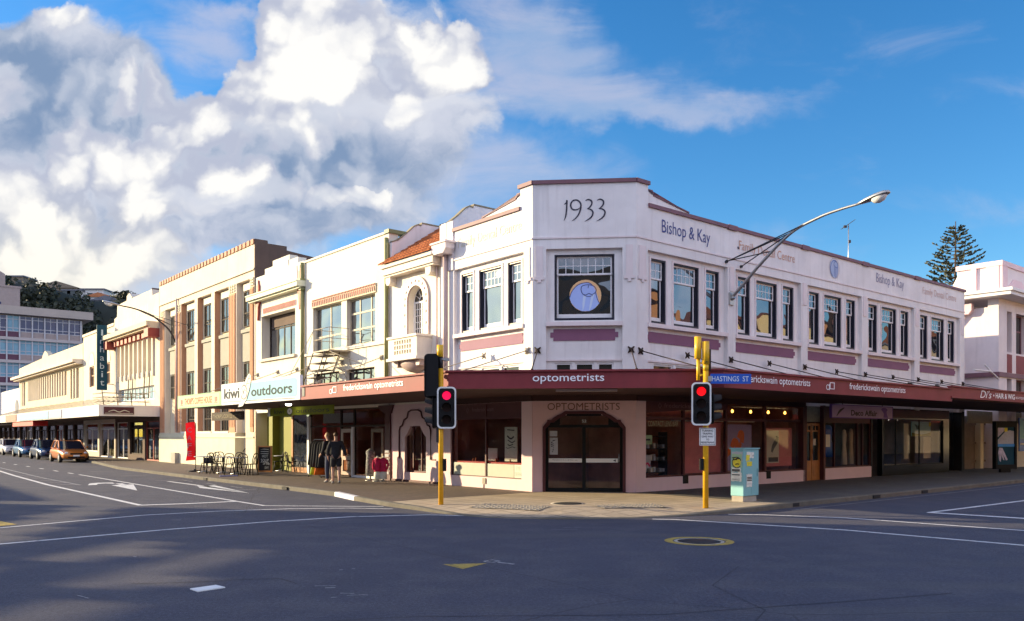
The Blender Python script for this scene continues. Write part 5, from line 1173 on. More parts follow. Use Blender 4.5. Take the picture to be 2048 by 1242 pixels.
for u in (15.35, 19.95): q.box(L, u - .1, u + .12, .0, .10, 8.5, 9.0); q.prism(L, [(u - .05, 9.0), (u + .08, 9.0), (u + .02, 9.25)], 0, .08); q.prism(L, [(u - .22, 8.18), (u + .22, 8.18), (u + .1, 7.95), (u + .08, 7.6), (u + .02, 7.3), (u - .02, 7.3), (u - .08, 7.6), (u - .1, 7.95)], 0, .12)
q.build('pendant', M['red_trim'], TH)
q = MB(); q.box(L, 15.9, 19.5, 0, .03, 7.58, 7.82); fz = q.build('frieze', M['pink_pale'], TH); q = MB()
for i in range(30): u = 15.95 + i * .118; q.box(L, u, u + .06, .03, .05, 7.59, 7.81)
q.build('frieze_flutes', M['red_trim'], fz)
win_grid(L, 16.0, 19.7, 5.40, 7.46, -.42, (16.7, 17.4, 18.1, 18.8), (6.85,), TH, 'bronze', 'win_sky', .07)
q = MB(); q.box(L, 16.3, 19.4, -.415, -.405, 6.92, 7.4); q.build('leadlight', M['brown_wall'], bpy.data.objects['pediment_shop'])
q = MB(); q.box(L, 15.9, 19.8, -.02, .12, 5.28, 5.40); q.build('sill', M['cream_pale'], TH)
q = MB(); q.tube([L.pt(15.1, .1, 9.3), L.pt(15.1, .1, 3.4)], .075, 8); q.box(L, 14.96, 15.24, 0, .26, 8.3, 8.6); q.box(L, 15.0, 15.2, 0, .22, 8.1, 8.3); q.build('downpipe', M['olive'], TH)
rods(L, (15.79, 17.8, 20.12), 4.70, 3.0, 3.55, M['iron_pale'], TH)
# ground floor: lime wall, window, timber pier
q = MB(); q.box(L, 15.05, 20.3, -.62, -.55, .13, 2.9); q.box(L, 18.9, 19.3, -.55, -.2, .13, 2.9); q.build('ground_wall', M['lime'], TH)
fr2 = MB(); fr2.wall(L, 15.0, 17.05, .13, 2.86, [(15.12, 16.9, .35, 2.75)], -.30, -.38); fz = fr2.build('shop_window', M['timber_door'], TH); MB().box(L, 15.1, 16.95, -.345, -.335, .3, 2.8).build('pane', M['win_sky'], fz)
q = MB(); q.box(L, 20.3, 20.46, -.6, .05, .13, 2.95); q.build('pier', M['cream'], TH)

# ---------------------------------------------------------------- tall building with orange pilasters
EG = thing('pilaster_building', 'tall cream building with orange pilasters and brown toothed coping', 'building', L.pt(28, 0, 0))
OP = [(21.1, 22.84), (23.9, 25.95), (26.42, 28.6), (29.08, 31.4), (32.5, 34.4)]
w = MB(); w.wall(L, 20.47, 35.4, 1.9, 9.9, [(a_, b_, 1.9, 9.5) for a_, b_ in OP], 0, -.5); w.box(L, 20.47, 35.4, -.499, .04, 9.9, 11.10); w.box(L, 20.47, 35.4, .0, .08, 9.86, 9.94); w.build('wall', M['cream_pale'], EG)
q = MB()
for a_, b_ in OP: q.box(L, a_, b_, -.36, -.30, 1.9, 9.5)
q.build('recess_wall', M['cream'], EG)
# orange faces on the pilasters and in the reveals
q = MB()
for a_, b_ in ((20.62, 21.0), (22.95, 23.78), (31.5, 32.4), (34.5, 35.3)):
    q.box(L, a_, b_, 0, .045, 1.95, 9.05)
    for i in range(4): x = a_ + (b_ - a_) * (i + .5) / 4; q.box(L, x - .03, x + .03, .045, .065, 2.2, 8.95)
for a_, b_ in OP[1:4]: q.box(L, b_ - .02, b_ + .001, -.30, .0, 1.95, 9.5)
q.build('pilaster_face', M['orange_stucco'], EG)
q = MB()
for a_, b_ in ((20.62, 21.0), (22.95, 23.78), (31.5, 32.4), (34.5, 35.3)):
    for j in range(3):
        for i in range(3): x = a_ + (b_ - a_) * (i + .5) / 3; q.box(L, x - .08, x + .08, 0, .05, 9.12 + j * .14, 9.22 + j * .14)
q.build('capital', M['dado'], EG)
for a_, b_ in OP:
    narrow = a_ in (21.1, 32.5); u0, u1 = (a_ + .3, b_ - .35) if narrow else (a_ + .35, b_ - .38)
    for z0, z1 in ((7.25, 9.05), (4.0, 5.45)) + (() if narrow else ((2.0, 3.4),)):
        win_grid(L, u0, u1, z0, z1, -.24, ((u0 + u1) / 2,), (z0 + .7,), EG, 'bronze', 'win_dark', .05)
    q = MB(); q.box(L, u0 - .05, u1 + .05, -.30, -.20, 5.5, 7.15); q.box(L, u0 - .1, u1 + .1, -.2, -.12, 6.95, 7.12); sp_ = q.build('spandrel', M['spandrel'], EG)
    q = MB(); q.box(L, u0, u1, -.3, -.22, 9.08, 9.42); q.build('lintel', M['white_wall'], EG)
    if not narrow: q = MB(); q.box(L, a_, b_, -.3, .04, 1.9, 2.0); q.build('sill', M['white_wall'], EG)
q = MB(); q.wall(L, 20.47, 35.4, .13, 1.9, [(21.5, 22.9, .13, 1.9)], .06, -.5); q.box(L, 20.47, 35.4, .06, .1, 1.66, 1.72); q.build('dado', M['dado'], EG)
q = MB(); q.box(L, 21.4, 23, -.49, -.42, .13, 2.9); q.build('porch_wall', M['curtain'], EG); q = MB(); q.tube([L.pt(21.6, -.36, 1.6), L.pt(22.9, -.36, .95)], .02, 6); q.build('handrail', M['bronze'], EG)
# toothed coping
q = MB(); n_ = 30
for i in range(n_): u = 20.47 + 14.93 * i / n_; q.box(L, u, u + .33, -.5, .1, 11.10, 11.34 if i % 1 == 0 else 11.25)
q.box(L, 20.47, 35.4, -.48, .06, 11.10, 11.18); q.build('coping', M['coping'], EG)
# brown side wall and roof
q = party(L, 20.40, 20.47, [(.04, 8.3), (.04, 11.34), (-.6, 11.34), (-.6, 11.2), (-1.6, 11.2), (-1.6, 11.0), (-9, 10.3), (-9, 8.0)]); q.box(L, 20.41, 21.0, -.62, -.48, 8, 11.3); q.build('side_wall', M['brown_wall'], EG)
q = MB(); q.slab([L.pt(20.5, -.5, 0)[:2], L.pt(35.4, -.5, 0)[:2], L.pt(35.4, -14, 0)[:2], L.pt(20.5, -14, 0)[:2]], 10.2, 10.3); q.build('roof', M['brown_wall'], EG)
q = MB(); q.tube([L.pt(31.95, .09, 9.9), L.pt(31.95, .09, 2.0)], .05, 8); q.build('downpipe', M['gutter'], EG)
q = MB(); q.box(L, 31.6, 32.3, .06, .3, .13, .75); q.build('gas_box', M['concrete'], EG)

# ---------------------------------------------------------------- deco shop with red dentils
GD = thing('deco_shop', 'cream and green deco shop with vertical fins and red dentils under its cornice', 'building', L.pt(40.5, 0, 0))
w = MB(); w.wall(L, 35.45, 46.0, 3.0, 8.6, [(36.6, 45.1, 5.95, 8.1), (36.6, 45.1, 4.1, 5.0)], 0, -.4)
w.prism(L, [(35.5, 8.6), (46.0, 8.6), (46.0, 10.2), (45.3, 10.3), (45.2, 11.1), (42.8, 11.15), (42.8, 11.45), (42.2, 11.6), (41.6, 11.3), (41.6, 11.15), (37.0, 11.15), (36.9, 10.75), (35.5, 10.75)], -1.0, .03); w.build('wall', M['cream_pale'], GD)
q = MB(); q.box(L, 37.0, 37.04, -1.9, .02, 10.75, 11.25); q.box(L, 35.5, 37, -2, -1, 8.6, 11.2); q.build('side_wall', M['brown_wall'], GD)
q = MB(); q.box(L, 35.5, 46.6, 0, .8, 8.62, 8.92); q.box(L, 35.5, 46.6, 0, .6, 8.5, 8.62); q.build('cornice', M['cream'], GD)
for i in range(9): u = 36.7 + i * 1.0; q = MB(); q.box(L, u, u + .55, 0, .32, 8.08, 8.48); q.build('dentil', M['red_trim'], GD)
for u in (35.5, 45.4): q = MB(); q.box(L, u, u + .85, 0, .7, 7.95, 8.5); q.build('bracket', M['red_trim'], GD)
for i in range(9): u = 36.55 + i * 1.05; q = MB(); q.box(L, u, u + .28, -.2, .12, 5.6, 8.1); q.build('fin', M['cream_pale'], GD)
q = MB(); q.box(L, 36.6, 45.1, -.3, -.25, 5.9, 8.15); q.build('green_panel', M['dado'], GD)
win_grid(L, 36.6, 45.1, 4.1, 5.0, -.2, [37.45 + i * .85 for i in range(9)], (), GD, 'white_paint', 'office_blind', .09)
q = MB(); [q.box(L, u0 + i * .5, u0 + i * .5 + .14, .03, .037, z0, z0 + .55) for u0, z0 in ((37.8, 9.75), (41.6, 9.3)) for i in range(6)]; q.build('lettering', M['letter_faint'], GD)
q = MB()
for u in (37.2, 38.3, 41, 42): q.tube([L.pt(u, .1, 5.8), L.pt(u + .1, .15, 4.2)], .04, 6)
q.build('ornament', M['khaki'], GD)
# ---------------------------------------------------------------- shop with the hanging vertical sign
IN_ = thing('arched_shop', 'cream shop with arched windows beside the tall teal vertical sign', 'building', L.pt(50.5, 0, 0))
w = MB(); w.wall(L, 46.05, 55.6, 3.0, 9.75, [(47.3, 48.9, 5.6, 7.2), (52.0, 53.6, 5.6, 7.2)], 0, -.4); w.box(L, 46.05, 55.6, -.4, .08, 9.75, 9.95); w.build('wall', M['cream_pale'], IN_)
for u in (48.1, 52.8):
    win_grid(L, u - .8, u + .8, 5.6, 7.2, -.12, (u,), (6.5,), IN_, 'timber_door', 'win_dark', .08)
    q = MB(); disc(q, L, u, 7.3, .8, .95, .02, 20, 0, 180); q.build('arch_panel', M['white_wall'], IN_)
    q = MB(); ring(q, L, u, 7.3, .95, 1.1, .14, .025, 20, 0, 180); q.build('arch_moulding', M['cream'], IN_)
q = MB(); q.box(L, 46.05, 55.6, -12, -.4, 9.2, 9.3); q.build('roof', M['house_grey'], IN_)
VS = thing('vertical_sign', 'tall dark teal vertical shop sign with pale letters high on the left street', 'sign', L.pt(47.2, .9, 5))
DV = Frame(L.pt(46.3, .1, 0)[:2], L.n, (-L.d[0], -L.d[1]))
MB().box(DV, .34, 1.02, -.12, .0, 5.05, 9.75).build('board', M['dark_teal'], VS)
q = MB()
for i, ch in enumerate('Inhabit'): text(q, ch, DV, .82 if ch not in 'Ii' else .74, .54 if ch not in 'Ii' else .62, 8.98 - i * .60, 8.98 - i * .60 + (.44 if ch in 'Ihbi' else .36 if ch == 't' else .30), .01)
q.build('lettering', mat('teal_letter', (.50, .60, .62), .7, 0, spec=.1), VS)
q = MB(); q.tube([L.pt(46.4, 0, 9.2), DV.pt(.4, -.06, 9.2)], .03, 6); q.tube([L.pt(46.4, 0, 5.5), DV.pt(.4, -.06, 5.5)], .03, 6); q.build('bracket', M['bronze'], VS)
# ---------------------------------------------------------------- long low building
LB = thing('long_building', 'long low cream building with rows of slim window fins', 'building', L.pt(70, 0, 0))
w = MB(); w.wall(L, 55.7, 85, 3.0, 7.95, [(57.2, 60.3, 4.9, 7.4), (61.8, 80.2, 5.3, 7.4), (81.5, 84, 4.9, 7.4)], 0, -.4); w.prism(L, [(55.7, 7.95), (85, 7.95), (85, 9.0), (81, 9.1), (72.5, 9.25), (72, 9.6), (71, 9.9), (70, 9.6), (69.5, 9.25), (55.7, 9.3)], -.4, .02); w.build('wall', M['cream'], LB)
q = MB(); q.box(L, 55.7, 85.4, 0, .8, 7.75, 8.0); q.box(L, 55.7, 85.2, 0, .55, 7.6, 7.75); q.build('cornice', M['cream_pale'], LB)
for i in range(17): u = 62.4 + i * 1.06; q = MB(); q.box(L, u, u + .32, -.25, .06, 5.3, 7.4); q.build('fin', M['cream_pale'], LB)
for u in (57.9, 59.0, 82.2, 83.1): q = MB(); q.box(L, u, u + .32, -.25, .06, 4.9, 7.4); q.build('fin', M['cream_pale'], LB)
for a_, b_, z in ((57.2, 60.3, 4.9), (61.8, 80.2, 5.3), (81.5, 84, 4.9)): win_grid(L, a_, b_, z, 7.4, -.2, (), (6.4,), LB, 'brown_wall', 'win_dark', .07)
q = MB(); q.box(L, 55.7, 85, -12, -.4, 8.0, 8.1); q.build('roof', M['house_grey'], LB)
WS = thing('low_white_shop', 'small white building with a round grey disc sign at the far left', 'building', L.pt(94, 0, 0))
q = MB(); q.wall(L, 85.1, 106, 3, 7.0, [], -.2, -.6); q.box(L, 85.1, 106, -12, -.6, 6.4, 6.5); q.build('wall', M['office_white'], WS)
q = MB(); disc(q, L, 87.8, 4.9, 1.0, .85, -.15); q.build('disc_sign', M['roof_grey'], WS)
q = MB(); q.box(L, 106.1, 150, -10, -.2, 0, 6.5); t = q.build('far_shop', M['office_white']); tag(t, 'pale far shop at the end of the left street', 'building')
# ground floors and the long far canopy
for par, a_, b_, m_ in ((GD, 35.45, 46.0, 'shop_dark'), (IN_, 46.0, 55.65, 'shop_brown'), (LB, 55.65, 85, 'shop_dark'), (WS, 85.0, 106, 'shop_brown')):
    q = MB(); n_ = max(2, int((b_ - a_) / 3.4)); holes = []; st = (b_ - a_) / n_
    for i in range(n_): holes.append((a_ + i * st + .25, a_ + (i + 1) * st - .25, .5 if i % 2 else .14, 2.7))
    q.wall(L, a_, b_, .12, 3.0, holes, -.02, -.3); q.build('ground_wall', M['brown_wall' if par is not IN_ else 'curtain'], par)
    for i, h_ in enumerate(holes):
        f_ = MB().wall(L, *h_, [(h_[0] + .08, (h_[0] + h_[1]) / 2 - .04, h_[2] + .08, h_[3] - .5), ((h_[0] + h_[1]) / 2 + .04, h_[1] - .08, h_[2] + .08, h_[3] - .5), (h_[0] + .08, h_[1] - .08, h_[3] - .42, h_[3] - .06)], -.12, -.2).build('shop_window', M[random.choice(['bronze', 'white_paint', 'red_trim', 'bronze'])], par)
        MB().box(L, h_[0] + .04, h_[1] - .04, -.17, -.16, h_[2] + .04, h_[3] - .04).build('pane', M['shop_glass'], f_)
    room2(par, L, a_ + .1, b_ - .1, -.31, -2.6, 2.95, M[m_])
    q = MB()
    for i in range(int((b_ - a_) * 1.1)): u = a_ + .4 + i / 1.1; q.box(L, u, u + random.uniform(.2, .6), -1.6, -1.2, .2, random.uniform(.8, 2.0))
    q.build('stock', M[random.choice(['paper_grey', 'curtain', 'khaki'])], par)
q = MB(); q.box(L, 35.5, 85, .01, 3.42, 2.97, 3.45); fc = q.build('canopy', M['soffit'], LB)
q = MB(); q.box(L, 35.45, 85, 3.42, 3.52, 2.95, 3.62); q.box(L, 35.38, 35.48, .01, 3.52, 2.95, 3.62); q.build('fascia', M['spanish'], fc)
q = MB(); q.box(L, 85.2, 125, .01, 3.52, 2.95, 3.55); q.build('canopy', M['office_white'], WS)
def fsign(label, u0, u1, z0, z1, m, txt=None, tm='letter_white'):
    t = thing('fascia_sign', label, 'sign', L.pt(u0, 3.5, z0)); MB().box(L, u0, u1, 3.52, 3.57, z0, z1).build('board', M[m], t)
    if txt: q = MB(); text(q, txt, L, u1 - .3, u0 + .3, z0 + .15, z1 - .2, 3.575); q.build('lettering', M[tm], t)
fsign('pale blue fascia sign on the far canopy above the parked cars', 50, 62, 3.0, 3.58, 'sky_sign'); fsign('small dark red fascia sign left of the pale blue one on the far canopy', 63.5, 69, 3.0, 3.58, 'red_trim'); fsign('silver fascia sign right of the pale blue one on the far canopy', 45.5, 49.8, 3.0, 3.58, 'paper_grey'); 
t = thing('end_sign', 'maroon end sign on the return of the far canopy', 'sign', L.pt(35.4, 2, 3)); DV2 = Frame(L.pt(35.38, 0, 0)[:2], L.n, (-L.d[0], -L.d[1]))
MB().box(DV2, 1.55, 3.25, 0, .05, 3.06, 3.5).build('board', M['wine_dark'], t); q = MB(); ribbon(q, DV2, [(1.8, 3.2), (2.1, 3.3), (2.4, 3.2), (2.7, 3.3), (3.0, 3.22)], [.03, .05, .05, .05, .03], .056); q.box(DV2, 1.6, 3.2, .05, .056, 3.1, 3.13); q.build('gold_script', M['dado'], t)
t = MB(); t.box(L, 57.0, 66.5, 2.3, 3.38, 2.55, 2.94); tag(t.build('hanging_sign', M['red']), 'bright red sign board hanging under the far canopy', 'sign')
for u in [36.5 + 2.4 * i for i in range(20)]: q = MB(); q.tube([L.pt(u, .02, 4.6), L.pt(u, 3.2, 3.6)], .02, 5); q.build('tie_rod', M['iron_pale'], fc)
# leafy tangle of wrought iron and wires above the end of the far canopy
IR = thing('iron_balustrade', 'curled iron rail on top of the far canopy end', 'rail', L.pt(36, 2.5, 3.6)); q = MB()
for z in (3.85, 4.1, 4.35): q.tube([L.pt(35.6, .6, z), L.pt(35.6, 3.2, z), L.pt(37.5, 3.35, z)], .03, 6)
for o in (.8, 1.6, 2.4, 3.2): q.tube([L.pt(35.6, o, 3.6), L.pt(35.6, o + .1, 4.5)], .03, 6)
q.build('rail', M['khaki'], IR)

# ================================================================ right end of the picture
NB = thing('neighbour_building', 'white building past the side gap with deep cornice and its flank half in sunlight', 'building', R.pt(27.3, 0, 0))
w = MB(); w.box(R, 27.2, 27.55, -13, -.5, 0, 8.3); w.wall(R, 27.2, 48, 0, 8.95, [(28.3, 28.95, 6.05, 8.15), (29.55, 31.2, 6.05, 8.15), (31.9, 33.5, 6.05, 8.15), (28.3, 28.95, 2.2, 4.7), (29.55, 31.2, 2.2, 4.7), (31.9, 33.5, 2.2, 4.7)], 0, -.5)
w.box(R, 27.3, 48, -2.0, .1, 9.05, 10.35); w.prism(Frame(R.pt(27.3, 0, 0)[:2], (-R.n[0], -R.n[1]), R.d), [(2.0, 8.3), (3.2, 8.3), (2.6, 8.9), (2.3, 9.5), (2.0, 10.1)], 0, 18)
w.build('wall', M['stucco_pink'], NB)
q = MB(); q.box(R, 26.35, 48, -2.2, .85, 8.72, 8.90); q.box(R, 26.25, 48, -2.3, .95, 8.90, 9.05); q.build('cornice', M['stucco'], NB)
q = MB(); q.box(R, 27.2, 48, -2.05, .18, 10.35, 10.6); q.box(R, 27.25, 27.95, -.3, .16, 9.05, 10.35); q.box(R, 27.18, 27.5, -1.3, -1.05, 9.05, 10.35); q.box(R, 27.22, 27.5, -.6, 0, 9.05, 10.4); q.prism(R, [(28.2, 9.05), (30.5, 9.05), (30.5, 9.4), (29.9, 9.8), (28.8, 9.8), (28.2, 9.4)], .1, .16)
q.build('parapet_trim', M['pink_pale'], NB)
q = MB(); q.box(R, 27.05, 48, -13, .08, 4.75, 4.98); q.build('belt_course', M['cap_brown'], NB)
q = MB(); q.prism(Frame(R.pt(27.2, 0, 0)[:2], (-R.n[0], -R.n[1]), (-R.d[0], -R.d[1])), [(1.15, 8.55), (2.1, 8.55), (2.1, 8.2), (1.95, 8.0), (1.3, 8.0), (1.15, 8.2)], 0, .35); q.tube([R.pt(27.0, -1.6, 8.05), R.pt(27.0, -1.8, 7.8), R.pt(27.0, -2.05, 7.5), R.pt(27.05, -2.1, 3.0)], .09, 8); q.build('downpipe', M['pink_pale'], NB)
for a_, b_ in ((28.3, 28.95), (29.55, 31.2), (31.9, 33.5)):
    win_grid(R, a_, b_, 6.05, 8.15, -.3, (), (7.3,), NB, 'cap_brown', 'win_dark', .08); win_grid(R, a_, b_, 2.2, 4.7, -.3, (), (), NB, 'cap_brown', 'win_dark', .08)
    q = MB(); q.box(R, a_, b_, -.1, .02, 5.0, 5.95); q.build('panel', M['wine'], NB)
q = MB(); q.tube([R.pt(23.1, .4, 4.85), R.pt(25.3, .3, 4.9), R.pt(26.6, .2, 4.6)], .05, 6); q.tube([R.pt(24.6, .3, 5.2), R.pt(26.2, .3, 4.6)], .04, 6); q.build('pipe_bracket', M['stucco'], NB)
FN = thing('timber_fence', 'weathered brown timber fence with rails closing the gap between the white buildings', 'fence', R.pt(25, -.6, 0))
q = MB()
for i in range(26): u = 23.1 + i * .157; q.box(R, u, u + .147, -.70 - random.uniform(0, .012), -.66, .12, 2.72 + random.uniform(-.03, .03))
q.build('boards', M['fence'], FN); q = MB()
for z in (.45, 1.35, 2.3): q.box(R, 23.05, 27.2, -.655, -.60, z, z + .1)
q.build('rail', M['fence'], FN); q = MB(); q.box(R, 26.0, 26.4, -.7, -.4, .12, 2.75); q.build('post', M['cream'], FN)
q = MB(); q.box(R, 24.2, 48, -.35, .0 - .28, 2.38, 2.98); tag(q.build('shop_board', M['khaki']), 'long brown blank board under the far right canopy', 'sign board')
q = MB(); q.box(R, 27.2, 48, -.0, .06, .12, 2.4); q.build('ground_wall', M['curtain'], NB)
AD = thing('wall_poster', 'bright blue wall poster with a white splash at the right edge of the photo', 'poster', R.pt(31, .1, 1)); MB().box(R, 29.7, 32.6, .06, .11, .95, 2.7).build('sheet', M['sign_blue'], AD)
q = MB(); q.box(R, 29.75, 32.5, .11, .114, 1.6, 2.65); q.build('sky_print', M['sky_sign'], AD); q = MB()
for i in range(9):
    a = i * 40; q.poly([R.pt(30.6 + .10 * math.cos(R_(a - 14)), .118, 1.95 + .10 * math.sin(R_(a - 14))), R.pt(30.6 + .55 * math.cos(R_(a)), .118, 1.95 + .48 * math.sin(R_(a))), R.pt(30.6 + .10 * math.cos(R_(a + 14)), .118, 1.95 + .10 * math.sin(R_(a + 14)))])
disc(q, R, 30.6, 1.95, .16, .16, .118); q.box(R, 29.8, 31.2, .114, .118, 1.28, 1.38); q.build('splash_print', M['sign_white'], AD)
# advertising kiosk: free standing panel
KK = thing('poster_kiosk', 'free standing black framed poster panel with grey bird print and blue band', 'poster stand', (22.1, 36.7, .13))
KF = Frame((21.5, 36.5), (.97, .24), (.24, -.97))
MB().wall(KF, 0, 1.14, .28, 2.42, [(.10, 1.04, .48, 2.16)], .10, -.10).build('frame', M['black'], KK)
MB().box(KF, .30, .84, -.06, .06, .13, .28).build('foot', M['black'], KK)
MB().box(KF, .08, 1.06, .03, .05, .46, 2.18).build('poster', M['dark_teal'], KK)
q = MB(); q.poly([KF.pt(.12 + .9 * x, .054, .5 + 1.64 * z) for x, z in [(0, .55), (.02, .66), (.3, .8), (.5, .9), (.75, .92), (1, .9), (1, .55)]]); q.build('bird_print', M['paper_grey'], KK)
q = MB(); q.poly([KF.pt(.12 + .9 * x, .058, .5 + 1.64 * z) for x, z in [(.1, .45), (.3, .44), (.62, .12), (.52, .1), (.35, .25), (.42, .1), (.34, .12), (.25, .25), (.2, .06), (.12, .1), (.05, .3)]]); q.poly([KF.pt(.12 + .9 * x, .058, .5 + 1.64 * z) for x, z in [(0, .72), (.4, .9), (.44, .99), (0, .99)]]); q.build('print_shapes', mat('print_lilac', (.5, .46, .56), .6, .3, 6), KK)
q = MB(); q.box(KF, .1, 1.04, .054, .062, 1.28, 1.40); q.build('blue_band', mat('band_blue', (.05, .28, .65), .4, .1), KK)
q = MB(); q.box(KF, .5, .66, .056, .062, 1.95, 2.12); q.build('yellow_print', M['paper_yellow'], KK)

# Norfolk pine
def norfolk(x, y, h, rad):
    t = thing('norfolk_pine', 'tall Norfolk pine with tiered branches rising behind the white buildings', 'tree', (x, y, 0)); tr = MB()
    tr.tube([(x + .25 * math.sin(i * .7) * (1 - i / 10), y, h * i / 10) for i in range(11)], [.42 - .037 * i for i in range(11)], 8); tr.build('trunk', M['bark'], t)
    br, lf = MB(), MB(); rnd = random.Random(4); z = h * .42
    while z < h * .985:
        f = (h - z) / (h * .58); r = rad * min(1.12, (f * 1.12) ** .72) * rnd.uniform(.86, 1.06); nb = 7 if f > .3 else 5; ph = rnd.uniform(0, 6)
        for k_ in range(nb):
            a = ph + 2 * math.pi * k_ / nb + rnd.uniform(-.2, .2); rr = r * rnd.uniform(.8, 1.1); rise = rr * rnd.uniform(.10, .34)
            pts = [Vector((x + rr * s * math.cos(a), y + rr * s * math.sin(a), z + rise * (s ** 1.6) - rr * .06 * math.sin(s * 3.1))) for s in (0, .3, .6, .85, 1)]
            br.tube(pts, [.07 * f + .02, .05 * f + .015, .035 * f + .012, .02, .012], 5, False)
            n = int(12 + 26 * f)
            for j in range(n):
                s = rnd.uniform(.22, 1.02) ** .8; i = min(3, int(s * 4)); p = pts[0].lerp(pts[-1], s); p.z = z + rise * (s ** 1.6) - rr * .06 * math.sin(min(1, s) * 3.1)
                ta = a + rnd.choice((-1, 1)) * rnd.uniform(.3, 1.2); ln = rnd.uniform(.35, .8) * (.55 + .5 * f); d = Vector((math.cos(ta), math.sin(ta), rnd.uniform(.25, .8))).normalized()
                w_ = rnd.uniform(.07, .13); sd_ = d.cross(Vector((0, 0, 1))).normalized() * w_; up_ = sd_.cross(d).normalized() * w_
                q_ = [p, p + d * ln * .55 + sd_, p + d * ln, p + d * ln * .55 - sd_, p + d * ln * .5 + up_, p + d * ln * .5 - up_]
                lf.add(q_, [(0, 1, 2, 3), (0, 4, 2, 5)])
        z += h * .58 * (.026 + .028 * f) * rnd.uniform(.8, 1.2)
    br.build('branches', M['bark'], t, recalc=False); lf.build('crown', M['pine_leaf'], t, recalc=False)
norfolk(54.2, 100, 27.9, 6.4)

# ================================================================ office block and hill at the left
OB = thing('office_block', 'grey office block with blue ribbon windows at the end of the left street', 'building', (-70.7, 135, 0))
OF = Frame((-70.7, 135), (-dR[0], -dR[1]), (-dL[0], -dL[1]))     # u runs leftwards from the right hand corner
w = MB(); fl = [(17.2, 20.6), (13.6, 16.9), (10.0, 13.3), (6.4, 9.7)]
w.box(OF, 0, 40, -14, -.5, 0, 20.7); w.build('wall', M['office_wall'], OB)
q = MB(); q.box(OF, -1.3, 40, -15, .9, 20.75, 22.0); q.build('roof_slab', M['office_wall'], OB)
q = MB()
for z0, z1 in fl: q.box(OF, -.1, 40, -.49, .25, z0 - .45, z0)
q.box(OF, -.1, 40, -.5, .3, 0, 5.9); q.build('floor_band', M['office_pale'], OB)
for fi, (z0, z1) in enumerate(fl):
    for i in range(20):
        u = .35 + i * 1.75; f_ = MB()
        f_.box(OF, u - .09, u + .09, -.49, .0, z0, z1)
        for zz in (z0 + .95, z0 + 1.45, z1 - .55): f_.box(OF, u + .09, u + 1.66, -.4, -.22, zz - .05, zz + .05)
        f_.box(OF, u + .84, u + .92, -.41, -.2, z0 + 1.0, z1); f_ = f_.build('window', M['office_white'], OB, recalc=False)
        bl_ = (fi in (1, 2) or i == 5) and not (fi == 1 and i in (11, 12)) and not (fi == 2 and i in (2, 3))
        MB().box(OF, u + .08, u + 1.68, -.38, -.30, z0 + 1.0, z1 - .02).build('pane', M['office_blind' if bl_ else 'office_glass'], f_, recalc=False)
        MB().box(OF, u + .1, u + 1.66, -.36, -.26, z0 + .02, z0 + .92).build('spandrel', M['office_grey' if i < 5 else 'office_maroon'], OB, recalc=False)
q = MB(); q.box(OF, 8.6, 40, -12, -3, 22.0, 25.4); q.box(OF, 8.4, 40, -12, -2.9, 25.4, 25.7); q.build('plant_room', M['office_grey'], OB)
for i in range(4): q = MB(); q.box(OF, 11.2 + i * 1.0, 11.95 + i * 1.0, -3, -2.95, 22.6, 23.0); q.build('plant_window', M['office_glass'], OB)
q = MB(); q.prism(OF, [(10.5, 25.7), (14.0, 25.7), (14.0, 27.8), (12.4, 28.8), (10.5, 27.6)], -8, -4); q.build('lift_tower', M['office_grey'], OB)
for u, h_ in ((15, 28.5), (16.5, 27.2)): q = MB(); q.tube([OF.pt(u, -4, 25.6), OF.pt(u, -4, h_)], .06, 6); q.build('roof_mast', M['office_white'], OB)

# hill
hl = MB(); HX, HY = 34, 12; rnd = random.Random(11)
def hz_(x, y):
    a = x / y; ridge = 48 + 2 * math.sin(a * 40) + 6 * max(0, min(1, (-a - .40) / .2)) - 44 * max(0, min(1, (a + .47) / .14)) ; s = max(0, min(1, (y - 212) / 75)); s = s * s * (3 - 2 * s)
    return ridge * s
for j in range(HY + 1):
    for i in range(HX + 1): y = 200 + 160 * j / HY; a = -.80 + .62 * i / HX; hl.v.append((a * y, y, hz_(a * y, y) - .5))
for j in range(HY):
    for i in range(HX): k_ = j * (HX + 1) + i; hl.f.append((k_, k_ + 1, k_ + HX + 2, k_ + HX + 1)); hl.mi.append(0); hl.sm.append(True)
struct(hl.build('hill', mat('hill_ground', (.02, .024, .014), .9, .3, .1)))
HOUSES = []
def house(px_, py_, y, w_, d_, h_, wm, rm, label, roof='gable', rz_=0):
    py_ -= 7; x = (px_ - 1024) / 1637 * y; zt = 1.8 + (870 - py_) / 1637 * y; HOUSES.append((x / y, y, w_ / 2 / y, zt - h_ * .85)); t = thing('hill_house', label, 'house', (x, y, zt - h_ - 3))
    fr = Frame((x, y), (math.cos(rz_), math.sin(rz_)), (math.sin(rz_), -math.cos(rz_)))
    wl = MB(); wl.box(fr, -w_ / 2, w_ / 2, -d_, 0, zt - h_ - 6, zt - .1); wl.build('wall', M[wm], t)
    r = MB(); e = .5
    if roof == 'gable': r.prism(Frame((x, y), fr.d, fr.n), [(-w_ / 2 - e, zt - .2), (w_ / 2 + e, zt - .2), (w_ / 2 + e, zt), (0, zt + w_ * .16), (-w_ / 2 - e, zt)], -d_ - e, e)
    else: r.box(fr, -w_ / 2 - e, w_ / 2 + e, -d_ - e, e, zt - .1, zt + .35)
    r.build('roof', M[rm], t); n_ = max(2, int(w_ / 3))
    for i in range(n_): u = -w_ / 2 + w_ * (i + .5) / n_; q = MB(); q.box(fr, u - w_ / n_ * .3, u + w_ / n_ * .3, 0, .08, zt - h_ * .75, zt - h_ * .25); q.build('window', M['win_dark'], t)
